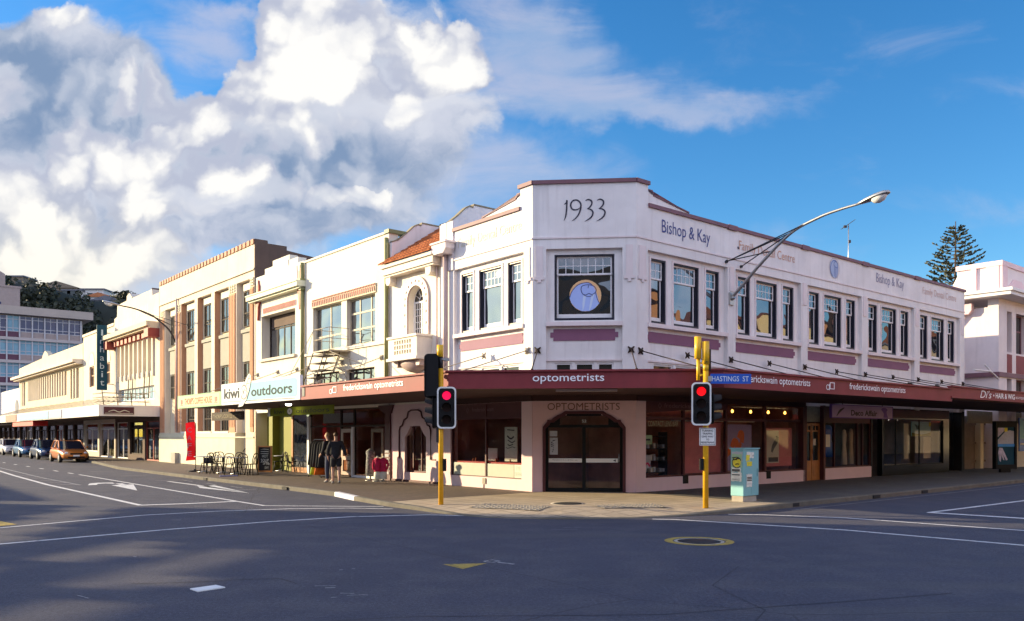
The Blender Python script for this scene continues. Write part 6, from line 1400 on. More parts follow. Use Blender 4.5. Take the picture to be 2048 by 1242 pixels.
house(8, 560, 300, 14, 8, 5, 'house_brown', 'roof_grey', 'brown flat topped house at the left edge on top of the hill', 'flat')
house(46, 582, 292, 9, 8, 6, 'house_white', 'house_white', 'pale gabled house on the hill just above the office roof')
house(113, 582, 300, 15, 8, 4.5, 'house_brown', 'house_brown', 'dull brown low roofed house along the hill ridge')
house(143, 588, 300, 7, 8, 5, 'house_white', 'roof_grey', 'small white flat topped house on the hill ridge', 'flat')
house(180, 586, 302, 10, 8, 5, 'house_white', 'roof_grey', 'white house highest on the right part of the hill', 'flat')
house(197, 600, 292, 9, 8, 4, 'house_white', 'roof_orange', 'hill house with an orange roof')
house(212, 607, 285, 10, 7, 4, 'house_grey', 'roof_grey', 'blue grey house below the orange roofed one')
house(225, 628, 275, 9, 8, 7, 'house_grey', 'roof_grey', 'tall grey house low on the hill beside the deco shop', 'flat')
house(133, 608, 285, 6, 6, 4, 'house_white', 'roof_grey', 'white shed halfway down the dark hill')
lf = MB()
for n_ in range(1900):
    y = rnd.uniform(225, 335); a = rnd.uniform(-.72, -.36); x = a * y; z = hz_(x, y)
    if z < 8 or any(y < hy_ + 3 and abs(a - ha) < hw + .006 and z > hzz - .5 for ha, hy_, hw, hzz in HOUSES): continue
    r = rnd.uniform(1.2, 3.0) * (1 if rnd.random() < .85 else 1.35)
    for k_ in range(26):
        d = Vector((rnd.gauss(0, 1), rnd.gauss(0, 1), rnd.gauss(0, .8))).normalized() * r * rnd.uniform(.6, 1); p = Vector((x, y, z + r * .5)) + d
        s = rnd.uniform(.35, .8); t1 = Vector((rnd.gauss(0, 1), rnd.gauss(0, 1), rnd.gauss(0, 1))).normalized(); t2 = t1.cross(d).normalized()
        lf.add([p + t1 * s, p + t2 * s, p - t1 * s, p - t2 * s], [(0, 1, 2, 3)])
tag(lf.build('hill_woods', M['hill_leaf'], recalc=False), 'dark wooded slope of the hill behind the office block', 'woods', kind='stuff')
def palm(px_, py_, y, h_, label, seed):
    x = (px_ - 1024) / 1637 * y; zt = 1.8 + (870 - py_) / 1637 * y; t = thing('palm_tree', label, 'tree', (x, y, zt - h_)); rnd = random.Random(seed)
    MB().tube([(x, y, zt - h_ - 4), (x + .2, y, zt - h_ * .5), (x, y, zt - 1.5)], [.45, .35, .3], 8).build('trunk', M['bark'], t); c = MB()
    for k_ in range(34):
        a = rnd.uniform(0, 6.28); el = rnd.uniform(-.9, 1.2); ln = rnd.uniform(2.0, 3.2); pts = []
        for s in (0, .35, .7, 1): pts.append(Vector((x + math.cos(a) * math.cos(el) * ln * s, y + math.sin(a) * math.cos(el) * ln * s, zt - 1.6 + math.sin(el) * ln * s - 1.0 * s * s)))
        sd_ = Vector((-math.sin(a), math.cos(a), 0)) * .28
        for i in range(3): c.add([pts[i] - sd_, pts[i] + sd_, pts[i + 1] + sd_ * .7, pts[i + 1] - sd_ * .7], [(0, 1, 2, 3)])
    c.build('crown', M['palm_leaf'], t, recalc=False)
palm(79, 568, 278, 9, 'taller palm tree beside the pale gabled hill house', 1); palm(4, 565, 282, 8, 'palm tree at the left edge of the hill', 2); palm(236, 592, 275, 8, 'dark palm tree low on the hill beside the deco shop', 3); palm(158, 586, 288, 6, 'short palm tree in the middle of the hill ridge', 4)

# ================================================================ places just outside the frame that shade or mirror into it
AB = thing('opposite_building', 'sunlit cream building across the right street mirrored in the upstairs windows', 'building', R.pt(14, 20, 0))
AF = Frame(R.pt(0, 21, 0)[:2], R.d, (-R.n[0], -R.n[1]))
for a_, b_, h_, m_, rm_ in ((4, 15, 9.1, 'orange_stucco', 'roof_rust'), (15.1, 24, 10.2, 'facing_cream', 'roof_rust'), (24.1, 28, 11.2, 'orange_stucco', 'bronze'), (28.1, 39, 9.8, 'facing_cream', 'roof_rust'), (39.1, 52, 11.0, 'facing_cream', 'roof_rust'), (52.1, 58, 12.0, 'orange_stucco', 'bronze'), (58.1, 74, 10.8, 'office_wall', 'roof_grey'), (74.1, 92, 12.1, 'facing_cream', 'roof_rust'), (92.1, 115, 10.6, 'brown_wall', 'roof_grey')):
    n_ = int((b_ - a_) / 3.6); st = (b_ - a_) / n_; hs_ = [(a_ + i * st + .8, a_ + (i + 1) * st - .8, 6.2, 8.6) for i in range(n_)]
    w = MB(); w.wall(AF, a_, b_, 0, h_, hs_, 0, -.4); w.build('wall', M[m_], AB)
    for h in hs_: q = MB(); q.box(AF, h[0], h[1], -.2, -.1, 6.2, 8.6); q.build('window', M['win_dark'], AB)
    q = MB(); q.add([AF.pt(a_, .4, h_), AF.pt(b_, .4, h_), AF.pt(b_, -5, h_ + 1.7), AF.pt(a_, -5, h_ + 1.7), AF.pt(b_, -9, h_), AF.pt(a_, -9, h_)], [(0, 1, 2, 3), (3, 2, 4, 5), (0, 3, 5), (1, 4, 2)]); q.build('roof', M[rm_], AB)
q = MB(); q.box(AF, 4, 115, .0, 2.6, 3.0, 3.4); q.build('canopy', M['wine'], AB)

# ================================================================ street furniture
def rrect(w_, h_, r, n=5):
    pts = []
    for cx, cy, a0 in ((w_ / 2 - r, h_ / 2 - r, 0), (-w_ / 2 + r, h_ / 2 - r, 90), (-w_ / 2 + r, -h_ / 2 + r, 180), (w_ / 2 - r, -h_ / 2 + r, 270)):
        for k_ in range(n + 1): a = R_(a0 + 90 * k_ / n); pts.append((cx + r * math.cos(a), cy + r * math.sin(a)))
    return pts
def signal_head(parent, cx, cy, cz, yaw, w_, h_, lit, border=True, name='signal_head', back=False):
    """lens side looks along +n of the frame"""
    n = (math.sin(yaw), -math.cos(yaw)); d = (math.cos(yaw), math.sin(yaw)); F_ = Frame((cx, cy), d, n)
    b = MB(); b.prism(F_, [(x, cz + z) for x, z in rrect(w_, h_, .10)], -.02, 0); b.prism(F_, [(x, cz + z) for x, z in rrect(w_ * .72, h_ * .92, .05)], -.20, -.02)
    hd = b.build(name, M['black'], parent)
    if border:
        o_, i_ = rrect(w_, h_, .10), rrect(w_ - .075, h_ - .075, .08); k_ = len(o_); q = MB()
        q.add([F_.pt(x, .006, cz + z) for x, z in o_] + [F_.pt(x, .006, cz + z) for x, z in i_], [(i, (i + 1) % k_, k_ + (i + 1) % k_, k_ + i) for i in range(k_)]); q.build('border', M['sign_white'], hd)
    for j, dz in enumerate((.29, 0, -.29)):
        z = cz + dz * h_ / 1.0; r = .105
        q = MB(); q.poly([F_.pt(r * math.cos(2 * math.pi * i / 20), .004, z + r * math.sin(2 * math.pi * i / 20)) for i in range(20)]); q.build('lens', M[lit if j == 0 and lit else 'lens_off'], hd)
        q = MB(); rg = []
        for o, e in ((0, 0), (.20, .0)):
            rg.append([F_.pt((r + .015) * math.cos(R_(a)), o, z + (r + .015) * math.sin(R_(a))) for a in range(-35 if o == 0 else 0, 216 if o == 0 else 181, 25 if o == 0 else 18)][:11])
        m_ = min(len(rg[0]), len(rg[1])); q.loft([rg[0][:m_], rg[1][:m_]], True, False, False); q.build('visor', M['black_matte'], hd, recalc=False)
    return hd
def faceto(cx, cy, tx, ty):     # yaw whose lens side looks to the target
    a = math.atan2(ty - cy, tx - cx); return a + math.pi / 2
# left pole
x, y = -1.73, 19.93
TS = thing('traffic_signal', 'yellow traffic signal pole with three black heads, the front one showing pinkish red', 'traffic light', (x, y, .1))
MB().tube([(x, y, .1), (x, y, 3.42)], .062, 14).build('pole', M['yellow_pole'], TS); MB().tube([(x, y, 3.42), (x, y, 3.72)], .055, 12).build('collar', M['steel_dark'], TS)
q = MB(); q.tube([(x - .02, y, 3.70), (x - .02, y, 3.99)], [.075, .082], 14); q.build('pole_cap', M['yellow'], TS)
q = MB(); q.box(Wd, x + .06, x + .2, y - .03, y + .03, 3.60, 3.68); q.tube([(x, y - .03, 3.65), (x + .1, y - .05, 3.62)], .02, 6); q.build('bracket', M['galv'], TS)
signal_head(TS, x + .15, y - .16, 2.46, faceto(x + .15, y - .16, 0, 0), .46, 1.01, 'red_on_pink')
signal_head(TS, x - .21, y + .02, 3.24, faceto(x - .21, y, -4, 40), .40, 1.08, None, False)
signal_head(TS, x - .18, y + .05, 2.36, faceto(x, y, -30, 24), .36, .80, None, False)
q = MB(); q.tube([(x, y, 3.0), (x - .2, y + .02, 3.0)], .025, 6); q.tube([(x, y, 2.0), (x + .14, y - .1, 2.0)], .025, 6); q.tube([(x, y, 2.75), (x + .14, y - .1, 2.75)], .025, 6); q.tube([(x - .02, y - .05, 2.86), (x - .12, y - .08, 2.78), (x - .05, y - .08, 2.70)], .015, 6); q.build('arm', M['galv'], TS)
MB().box(Wd, x + .055, x + .13, y - .06, y + .05, .92, 1.22).build('push_button', M['black'], TS)
MB().box(Wd, x - .11, x - .04, y - .03, y + .1, 1.62, 2.02).build('side_plate', M['steel_dark'], TS)
# right pole
x, y = 4.52, 19.10
TR = thing('traffic_signal', 'bright yellow traffic signal pole beside the blue street sign, head showing plain red', 'traffic light', (x, y, .1))
MB().tube([(x, y, .1), (x, y, 3.45)], .066, 14).build('pole', M['yellow_pole'], TR)
q = MB(); q.tube([(x, y, 3.45), (x, y, 3.98)], .085, 14); q.tube([(x, y, 3.3), (x, y, 3.45)], .07, 14); q.build('pole_cap', M['yellow'], TR)
q = MB(); q.tube([(x - .17, y + .05, 3.58), (x - .17, y + .05, 4.10)], .082, 14); q.tube([(x - .16, y + .05, 3.08), (x - .16, y + .05, 3.58)], .045, 10); q.tube([(x - .16, y + .05, 3.2), (x, y, 3.2)], .03, 8); q.tube([(x - .16, y + .05, 3.48), (x, y, 3.48)], .02, 8); q.build('spare_post', M['yellow'], TR)
q = MB(); q.box(Wd, x + .08, x + .12, y - .02, y + .04, 3.3, 3.8); q.tube([(x - .09, y, 3.52), (x + .09, y, 3.52)], .02, 6); q.tube([(x, y, 3.5), (x, y - .1, 3.5)], .015, 6); q.build('bracket', M['bronze'], TR)
signal_head(TR, x - .14, y - .17, 2.52, faceto(x - .14, y - .17, -.5, 0), .45, 1.0, 'red_on')
signal_head(TR, x + .16, y + .05, 2.42, faceto(x, y, 40, 21), .36, .72, None, False)
q = MB(); q.tube([(x, y, 2.1), (x - .12, y - .1, 2.1)], .025, 6); q.tube([(x, y, 2.85), (x - .12, y - .1, 2.85)], .025, 6); q.tube([(x, y, 2.5), (x + .15, y + .04, 2.5)], .025, 6); q.build('arm', M['galv'], TR)
MB().box(Wd, x - .14, x - .06, y - .06, y + .05, .98, 1.25).build('push_button', M['black'], TR)
# street name blade
F2 = Frame((x + .10, y - .06), (math.cos(R_(3)), math.sin(R_(3))), (math.sin(R_(3)), -math.cos(R_(3))))
SS = thing('street_sign', 'blue street name blade reading Hastings St on the right signal pole', 'street sign', (x + .1, y, 3.0))
MB().box(F2, 0, .96, -.02, 0, 2.995, 3.225).build('blade', M['sign_blue'], SS); q = MB(); text(q, 'HASTINGS  ST', F2, .03, .90, 3.05, 3.17, .004, bold=.008); q.build('lettering', mat('sign_pale', (.62, .70, .78), .4, 0), SS)
q = MB(); q.box(F2, -.06, .02, -.04, .01, 3.05, 3.17); q.build('clamp', M['galv'], SS)
# notice
F3 = Frame((x - .01, y - .08), (1, 0), (0, -1)); NP = thing('notice_plate', 'white notice plate on the right signal pole telling turning traffic to give way', 'sign', (x, y, 1.6))
MB().box(F3, -.155, .225, -.012, 0, 1.555, 1.965).build('plate', M['sign_white'], NP); MB().wall(F3, -.14, .21, 1.57, 1.95, [(-.13, .20, 1.58, 1.94)], .003, .0005).build('border', M['letter_black'], NP)
q = MB()
for i, (s, k_) in enumerate((('TURNING', .26), ('TRAFFIC', .24), ('GIVE WAY', .28), ('TO', .07), ('PEDESTRIANS', .30))): text(q, s, F3, .035 - k_ / 2, .035 + k_ / 2, 1.878 - i * .068, 1.920 - i * .068, .004, bold=.02)
q.build('lettering', M['letter_black'], NP)

# teal service cabinet
BX = (5.77, 20.4); BF = Frame(BX, R.d, R.n); UB = thing('service_cabinet', 'teal steel service cabinet plastered with torn posters on the corner pavement', 'cabinet', (6.1, 20.9, .13))
MB().box(BF, .02, .60, -.36, -.03, .127, .27).build('plinth', M['concrete'], UB)
MB().box(BF, 0, .66, -.38, 0, .27, 1.44).build('body', M['box_teal'], UB, bevel=.012)
MB().box(BF, -.025, .685, -.405, .025, 1.44, 1.475).build('lid', M['box_teal'], UB, bevel=.006)
BL = Frame(BF.pt(0, -.38, 0)[:2], (R.n[0], R.n[1]), (-R.d[0], -R.d[1]))
def torn(fr, u0, u1, z0, z1, o, m, seed):
    rnd = random.Random(seed); q = MB(); n_ = 7; P_ = []
    for i in range(n_): P_.append((u0 + (u1 - u0) * i / n_, z0 + rnd.uniform(-.012, .012)))
    for i in range(n_): P_.append((u1 + rnd.uniform(-.015, .008), z0 + (z1 - z0) * i / n_))
    for i in range(n_): P_.append((u1 - (u1 - u0) * i / n_, z1 + rnd.uniform(-.012, .01)))
    for i in range(n_): P_.append((u0 + rnd.uniform(-.006, .012), z1 - (z1 - z0) * i / n_))
    q.poly([fr.pt(u, o, z) for u, z in P_]); o_ = q.build('poster', M[m], UB, recalc=False); return o_
for fr, L_ in ((BL, ((.03, .36, 1.13, 1.38, 'paper_grey'), (.03, .34, .98, 1.32, 'coffee_green'), (.03, .31, .87, .985, 'paper'), (.02, .33, .64, .86, 'paper'))), (BF, ((.13, .44, 1.22, 1.37, 'paper'), (.10, .26, 1.15, 1.30, 'paper_yellow'), (.13, .36, 1.02, 1.14, 'paper_yellow'), (.12, .34, .78, 1.0, 'box_teal'), (.12, .36, .50, .82, 'paper')))):
    for i, (a_, b_, c_, d_, m_) in enumerate(L_): torn(fr, a_, b_, c_, d_, .003 + i * .0015, m_, int(a_ * 100 + c_ * 1000))
q = MB(); disc(q, BL, .19, 1.11, .115, .12, .012); q.build('yellow_print', M['paper_yellow'], UB)
q = MB(); rnd = random.Random(3)
ring(q, BL, .19, 1.11, .14, .145, .02, .014, 20, 20, 320)
for u, z, w_ in ((.14, 1.17, .03), (.22, 1.2, .035), (.2, 1.06, .025), (.1, 1.22, .02)): ribbon(q, BL, [(u - .05, z), (u, z + .015), (u + .06, z + .01)], [w_] * 3, .015)
for fr, u0, u1, zs, o in ((BL, .05, .28, (.93, .90, .80, .70, .67), .0125), (BF, .14, .34, (.80, .74, .70, .66, .57), .0125)):
    for z in zs: ribbon(q, fr, [(u0, z), ((u0 + u1) / 2, z + rnd.uniform(-.005, .005)), (u1, z)], [rnd.choice((.006, .01, .026))] * 3, o)
ribbon(q, BF, [(.38, 1.26), (.40, 1.3)], [.03, .02], .013); q.build('poster_print', M['letter_black'], UB)
q = MB(); q.box(BF, .58, .60, 0, .014, .75, .95); q.box(BF, .33, .336, .0, .004, .3, 1.42); q.build('door_seam', mat('teal_shade', (.12, .30, .33), .5, .05), UB)

# street lamps bracketed off the walls
def wall_lamp(name, label, fr, u, arm, rods_, head_dir, big):
    t = thing('street_lamp', label, 'street lamp', fr.pt(u, 0, arm[0][1]))
    pts = crom([(o, z, 0) for o, z in arm], 6); P_ = [fr.pt(u, p[0], p[1]) for p in pts]; n_ = len(P_)
    MB().tube(P_, [.055 - .02 * i / n_ for i in range(n_)], 10).build('arm', M[big], t)
    q = MB(); q.box(fr, u - .12, u + .12, 0, .06, arm[0][1] - .25, arm[0][1] + .15); q.tube([fr.pt(u, .05, arm[0][1] - .05), fr.pt(u, .14, arm[0][1])], .07, 8); q.build('wall_plate', M['galv'], t)
    q = MB()
    for (u1, z1, o2, z2) in rods_: q.tube([fr.pt(u1, .03, z1), fr.pt(u, o2, z2)], .018, 6); q.tube([fr.pt(u1, 0, z1), fr.pt(u1, .06, z1)], .05, 6)
    q.build('guy_rod', M['steel_dark'], t)
    o, z = arm[-1]; h = MB(); rings = []
    for k_, (s, a_, b_) in enumerate(((-.05, .045, .045), (.05, .08, .06), (.25, .15, .085), (.50, .19, .105), (.72, .17, .10), (.86, .09, .06), (.89, .02, .02))):
        rings.append([fr.pt(u + a_ * math.cos(x_), o + s, z + .16 * s + (b_ * math.sin(x_) * (1 if math.sin(x_) > 0 else .55))) for x_ in [2 * math.pi * i / 16 for i in range(16)]])
    h.loft(rings); hd = h.build('lamp_head', M['galv'], t)
    g_ = MB(); rings = []
    for s, a_, b_ in ((.36, .06, .03), (.44, .13, .12), (.58, .155, .16), (.72, .12, .13), (.80, .04, .03)):
        rings.append([fr.pt(u + a_ * math.cos(x_), o + s, z + .16 * s - .035 - b_ * max(0, math.sin(x_))) for x_ in [math.pi * i / 10 for i in range(11)]])
    g_.loft(rings, True, True, False).build('lamp_glass', M['lamp_glass'], hd)
wall_lamp('street_lamp', 'curved street lamp reaching out from the right facade above the street sign', R, 4.6, [(.05, 6.3), (.55, 6.72), (1.1, 7.2), (2.16, 7.98), (3.1, 8.28), (3.78, 8.38), (4.35, 8.42)],
          [(4.32, 7.42, 2.16, 8.0), (5.15, 7.38, 2.16, 8.0), (4.32, 7.42, 2.9, 8.24), (4.35, 7.45, 1.5, 7.55)], 1, 'galv')
wall_lamp('street_lamp', 'dark curved street lamp reaching out from the orange pilastered building', L, 32.1, [(.05, 7.25), (.45, 8.0), (1.07, 8.54), (1.57, 8.85), (2.39, 9.09), (3.2, 9.2)],
          [(32.75, 8.35, 1.57, 8.85), (30.3, 8.17, 1.57, 8.85), (32.75, 8.35, 2.3, 9.06)], 1, 'steel_dark')

# ---------------------------------------------------------------- cafe tables and chairs
def chair(label, x, y, rot, first=None, z=.128):
    if first is None:
        t = thing('cafe_chair', label, 'chair', (0, 0, 0), 'bentwood chairs outside the coffee house')
        s = MB(); s.lathe((0, 0, .44), [(0, 0), (.19, 0), (.205, .012), (.2, .03), (0, .034)], 18); s.build('seat', M['black'], t)
        for sx, sy in ((-1, -1), (1, -1), (-1, 1), (1, 1)): MB().tube([(sx * .13, sy * .13, .45), (sx * .17, sy * .17, .2), (sx * .2, sy * .2, 0)], [.021, .019, .018], 6).build('leg', M['black'], t)
        b = MB(); b.tube(crom([(-.18, -.15, .44), (-.19, -.18, .65), (-.17, -.22, .82), (-.09, -.235, .89), (.09, -.235, .89), (.17, -.22, .82), (.19, -.18, .65), (.18, -.15, .44)], 4), .019, 6)
        b.tube(crom([(-.11, -.16, .45), (-.11, -.2, .66), (0, -.22, .78), (.11, -.2, .66), (.11, -.16, .45)], 4), .014, 6)
        for dx in (-.05, .05): b.tube([(dx, -.16, .46), (dx, -.215, .72)], .011, 5)
        b.build('backrest', M['black'], t); q = MB(); q.tube([(.155 * math.cos(a), .155 * math.sin(a), .25) for a in [2 * math.pi * i / 12 for i in range(13)]], .008, 5, False); q.build('brace', M['black'], t)
        first = t
    else: first = copy_tree(first); first['label'] = label
    first.location = (x, y, z); first.rotation_euler = (0, 0, rot); return first
def lpt(u, o): return L.pt(u, o, 0)[:2]
def pxl(px_, Y): return ((px_ - 1024) / 1637 * Y, Y)
ch = None
for lab, px_, Y, rot in (('black bentwood chair nearest the red flag', 413, 35.6, 1.2), ('black bentwood chair tucked behind the first table', 425, 36.9, 2.6), ('second black chair tucked behind the first table beside a darker one', 440, 37.2, 3.6), ('black bentwood chair between the first and second tables', 433, 35.0, 4.6),
                         ('black bentwood chair with its back to the road at the middle table', 459, 34.3, .3), ('tan looking chair against the cream wall behind the middle table', 473, 36.0, 2.9), ('black bentwood chair showing its full back at the last table', 488, 33.9, .1), ('black bentwood chair at the right end of the cafe row', 503, 34.2, 1.3)):
    x, y = pxl(px_, Y); ch0 = chair(lab, x, y, rot, ch); ch = ch or ch0
for lab, px_, Y, rot in (('black chair left of the small table by the menu board', 556, 37.6, 1.9), ('pale sunlit chair behind the small table', 572, 38.2, 3.0), ('metal chair in front of the shop glass by the small table', 583, 36.8, 5.2)):
    x, y = pxl(px_, Y); chair(lab, x, y, rot, ch)
def table(label, px_, Y, r=.36):
    x, y = pxl(px_, Y); t = thing('cafe_table', label, 'table', (x, y, .128), 'round cafe tables')
    MB().lathe((x, y, .83), [(0, 0), (r, 0), (r + .01, .012), (r, .025), (0, .026)], 24).build('table_top', M['paper_grey'], t)
    MB().tube([(x, y, .16), (x, y, .83)], .03, 8).build('stem', M['black'], t); q = MB()
    for a in (0, 1.57, 3.14, 4.71): q.tube([(x, y, .2), (x + .28 * math.cos(a), y + .28 * math.sin(a), .15)], [.03, .018], 6)
    q.build('foot', M['galv'], t)
table('round cafe table nearest the red flag', 408, 36.4, .42); table('round cafe table in the middle of the row', 446, 35.6, .42); table('round cafe table before the cream pier', 474, 34.6, .40); table('small round table beside the menu board', 564, 37.6)
x, y = pxl(417, 35.5); q = MB(); q.box(Frame((x, y), (1, 0), (0, 1)), -.2, .14, -.12, .14, .60, .82); tag(q.build('dark_bag', M['cloth_black'], bevel=.05), 'dark bag resting on the chair nearest the red flag', 'bag')
x, y = pxl(460, 33.2); q = MB(); q.box(Frame((x, y), (.9, .4), (-.4, .9)), -.4, .3, -.1, .1, .13, .16); tag(q.build('blue_mat', M['letter_blue']), 'small blue cloth lying on the kerb under the cafe tables', 'cloth')
# flag
x, y = pxl(390, 37.4); FL = thing('cafe_flag', 'tall red feather flag reading cafe on a black stand', 'flag', (x, y, .13))
MB().lathe((x, y, .13), [(.34, 0), (.32, .04), (.06, .06), (.04, .12), (0, .12)], 18).build('base', M['black'], FL)
MB().tube([(x + .03, y, .2), (x + .03, y, 2.35)], .018, 6).build('pole', M['black'], FL)
fv, ff = [], []; NZ, NX = 16, 5
for j in range(NZ + 1):
    for i in range(NX + 1):
        s, tt = i / NX, j / NZ; wv = .05 * math.sin(tt * 7 + s * 2); ww = .44 * (1 - .10 * math.sin(tt * 3.1))
        top = 2.40 - (.06 * (1 - s) ** 2 if j == NZ else 0); fv.append((x + .02 - ww * (1 - s) + .02 * math.sin(tt * 5), y - .02 + wv, .62 + tt * (top - .62) + (.04 * s if j == 0 else 0)))
for j in range(NZ):
    for i in range(NX): k_ = j * (NX + 1) + i; ff.append((k_, k_ + 1, k_ + NX + 2, k_ + NX + 1))
MB().add(fv, ff, True).build('cloth', M['flag_red'], FL, recalc=False)
FF = Frame((x, y), (1, 0), (0, -1)); q = MB()
for i, chx in enumerate('CAFE'): text(q, chx, FF, -.32, -.12, 1.92 - i * .36, 2.14 - i * .36, .085)
q.build('lettering', M['flag_grey'], FL)
# menu board
x, y = pxl(530, 36.4); BFm = Frame((x, y), (.95, -.31), (-.31, -.95)); MBd = thing('menu_board', 'black chalk menu board in a brown timber frame beside the lime wall', 'menu board', (x, y, .13))
q = MB(); q.wall(BFm, -.36, .36, .15, 1.32, [(-.31, .31, .22, 1.26)], .03, -.03); q.build('frame', M['timber_door'], MBd); MB().box(BFm, -.32, .32, -.02, .01, .2, 1.28).build('slate', M['black_matte'], MBd)
q = MB(); text(q, 'HOT', BFm, -.14, .16, .80, .92, .014); text(q, 'SOUP', BFm, -.2, .2, .62, .74, .014); text(q, 'OF THE', BFm, -.1, .24, .48, .56, .014); text(q, 'DAY', BFm, 0, .2, .30, .40, .014)
for z in (1.16, 1.06, .97, .59): ribbon(q, BFm, [(-.22, z), (0, z + .01), (.2, z - .005)], [.012, .02, .012], .014)
q.build('chalk', M['paper'], MBd)
MB().tube([BFm.pt(-.3, -.03, 1.2), BFm.pt(-.3, -.4, .13)], .015, 6).build('strut', M['timber_door'], MBd)
# bin
x, y = pxl(200, 66); BN = thing('litter_bin', 'dark green litter bin on the far left pavement', 'bin', (x, y, .13))
MB().lathe((x, y, .13), [(.32, 0), (.36, .1), (.38, .95), (.36, 1.05)], 16).build('body', M['bin_green'], BN); MB().lathe((x, y, 1.18), [(.40, 0), (.40, .1), (.3, .25), (.0, .32)], 16).build('lid', M['black'], BN)
# rack of jackets
x, y = pxl(641, 32.6); RK = thing('garment_rack', 'wheeled rail of hanging coats outside the gear store', 'clothes rack', (x, y, .13)); q = MB()
RFm = Frame((x, y), (L.d[0], L.d[1]), L.n)
for u in (-.55, .55): q.tube([RFm.pt(u, -.25, .2), RFm.pt(u, .25, .2)], .018, 6); q.tube([RFm.pt(u, 0, .2), RFm.pt(u, 0, 1.62)], .018, 6)
q.tube([RFm.pt(-.55, 0, 1.62), RFm.pt(.55, 0, 1.62)], .018, 6); q.tube([RFm.pt(-.55, 0, .2), RFm.pt(.55, 0, .2)], .016, 6); q.tube([RFm.pt(-.55, 0, .79), RFm.pt(.55, 0, .79)], .014, 6); q.build('rail', M['galv'], RK); q = MB()
for u in (-.55, .55):
    for o in (-.25, .25): q.lathe(RFm.pt(u, o, .165), [(.0, -.02), (.04, -.02), (.04, .02), (0, .02)], 10, 'x')
q.build('castor', M['rubber'], RK)
def coat(u, m, z0, lab, zt=1.58):
    rings = []
    for zf, a_, b_ in ((0, .09, .34), (.3, .08, .30), (.6, .08, .27), (.85, .07, .24), (.95, .05, .16), (1, .02, .03)):
        rings.append([RFm.pt(u + a_ * math.cos(t_), b_ * math.sin(t_), z0 + (zt - z0) * zf) for t_ in [2 * math.pi * i / 14 for i in range(14)]])
    tag(MB().loft(rings).build('hanging_coat', M[m]), lab, 'coat')
coat(-.42, 'cloth_black', .55, 'black coat at the right end of the wheeled rail'); coat(-.2, 'cloth_black', .50, 'long black coat in the middle of the wheeled rail'); coat(.05, 'cloth_black', .55, 'black coat left of the long one on the wheeled rail'); coat(.25, 'cloth_black', .52, 'black coat above the lime jacket on the wheeled rail'); coat(-.1, 'hi_orange', .22, 'small orange jacket low on the wheeled rail', .78); coat(.25, 'hi_lime', .22, 'small lime green jacket low on the wheeled rail', .78); coat(.46, 'cloth_black', .6, 'black coat at the left end of the wheeled rail')
# shop dummies outside
def dummy(px_, Y, m, lab):
    x, y = pxl(px_, Y); t = thing('shop_dummy', lab, 'mannequin', (x, y, .13)); r = []
    for z, a_, b_ in ((.60, .17, .12), (.75, .18, .13), (.95, .14, .10), (1.12, .18, .12), (1.24, .16, .10), (1.29, .06, .05)): r.append([(x + .74 * a_ * math.cos(k_), y + .74 * b_ * math.sin(k_), z * .76) for k_ in [2 * math.pi * i / 14 for i in range(14)]])
    MB().loft(r).build('torso', M[m], t); MB().tube([(x, y, .97), (x, y, 1.04)], [.04, .03], 8).build('neck', M['paper'], t)
    q = MB()
    for s in (-1, 1): q.tube([(x + s * .125, y, .91), (x + s * .16, y - .02, .72), (x + s * .15, y - .04, .55)], [.042, .038, .03], 8)
    q.build('sleeve', M[m], t); MB().loft([[(x + a_ * math.cos(k_), y + b_ * math.sin(k_), z) for k_ in [2 * math.pi * i / 14 for i in range(14)]] for z, a_, b_ in ((.2, .13, .10), (.35, .13, .10), (.48, .125, .09))]).build('skirt', M['paper'], t)
    MB().lathe((x, y, .13), [(.2, 0), (.2, .02), (.03, .04), (.03, .3), (0, .3)], 14).build('stand', M['galv'], t)
dummy(755, 29.6, 'magenta', 'shop dummy in a magenta top left of its twin at the gear store door'); dummy(767, 29.6, 'magenta', 'shop dummy in a magenta top nearest the dark pier')
x, y = pxl(741, 30.0); t = thing('dark_coat_stand', 'shop dummy in a dark spotted coat beside the magenta pair', 'mannequin', (x, y, .13)); r = []
for z, a_, b_ in ((.3, .18, .14), (.7, .17, .13), (1.0, .15, .11), (1.2, .17, .12), (1.3, .05, .05)): r.append([(x + a_ * math.cos(k_), y + b_ * math.sin(k_), z) for k_ in [2 * math.pi * i / 14 for i in range(14)]])
MB().loft(r).build('coat', mat('spotted', (.03, .03, .035), .8, .5, 18, col2=(.3, .3, .3)), t); MB().lathe((x, y, .13), [(.2, 0), (.2, .02), (.03, .04), (.03, .2), (0, .2)], 14).build('stand', M['galv'], t)

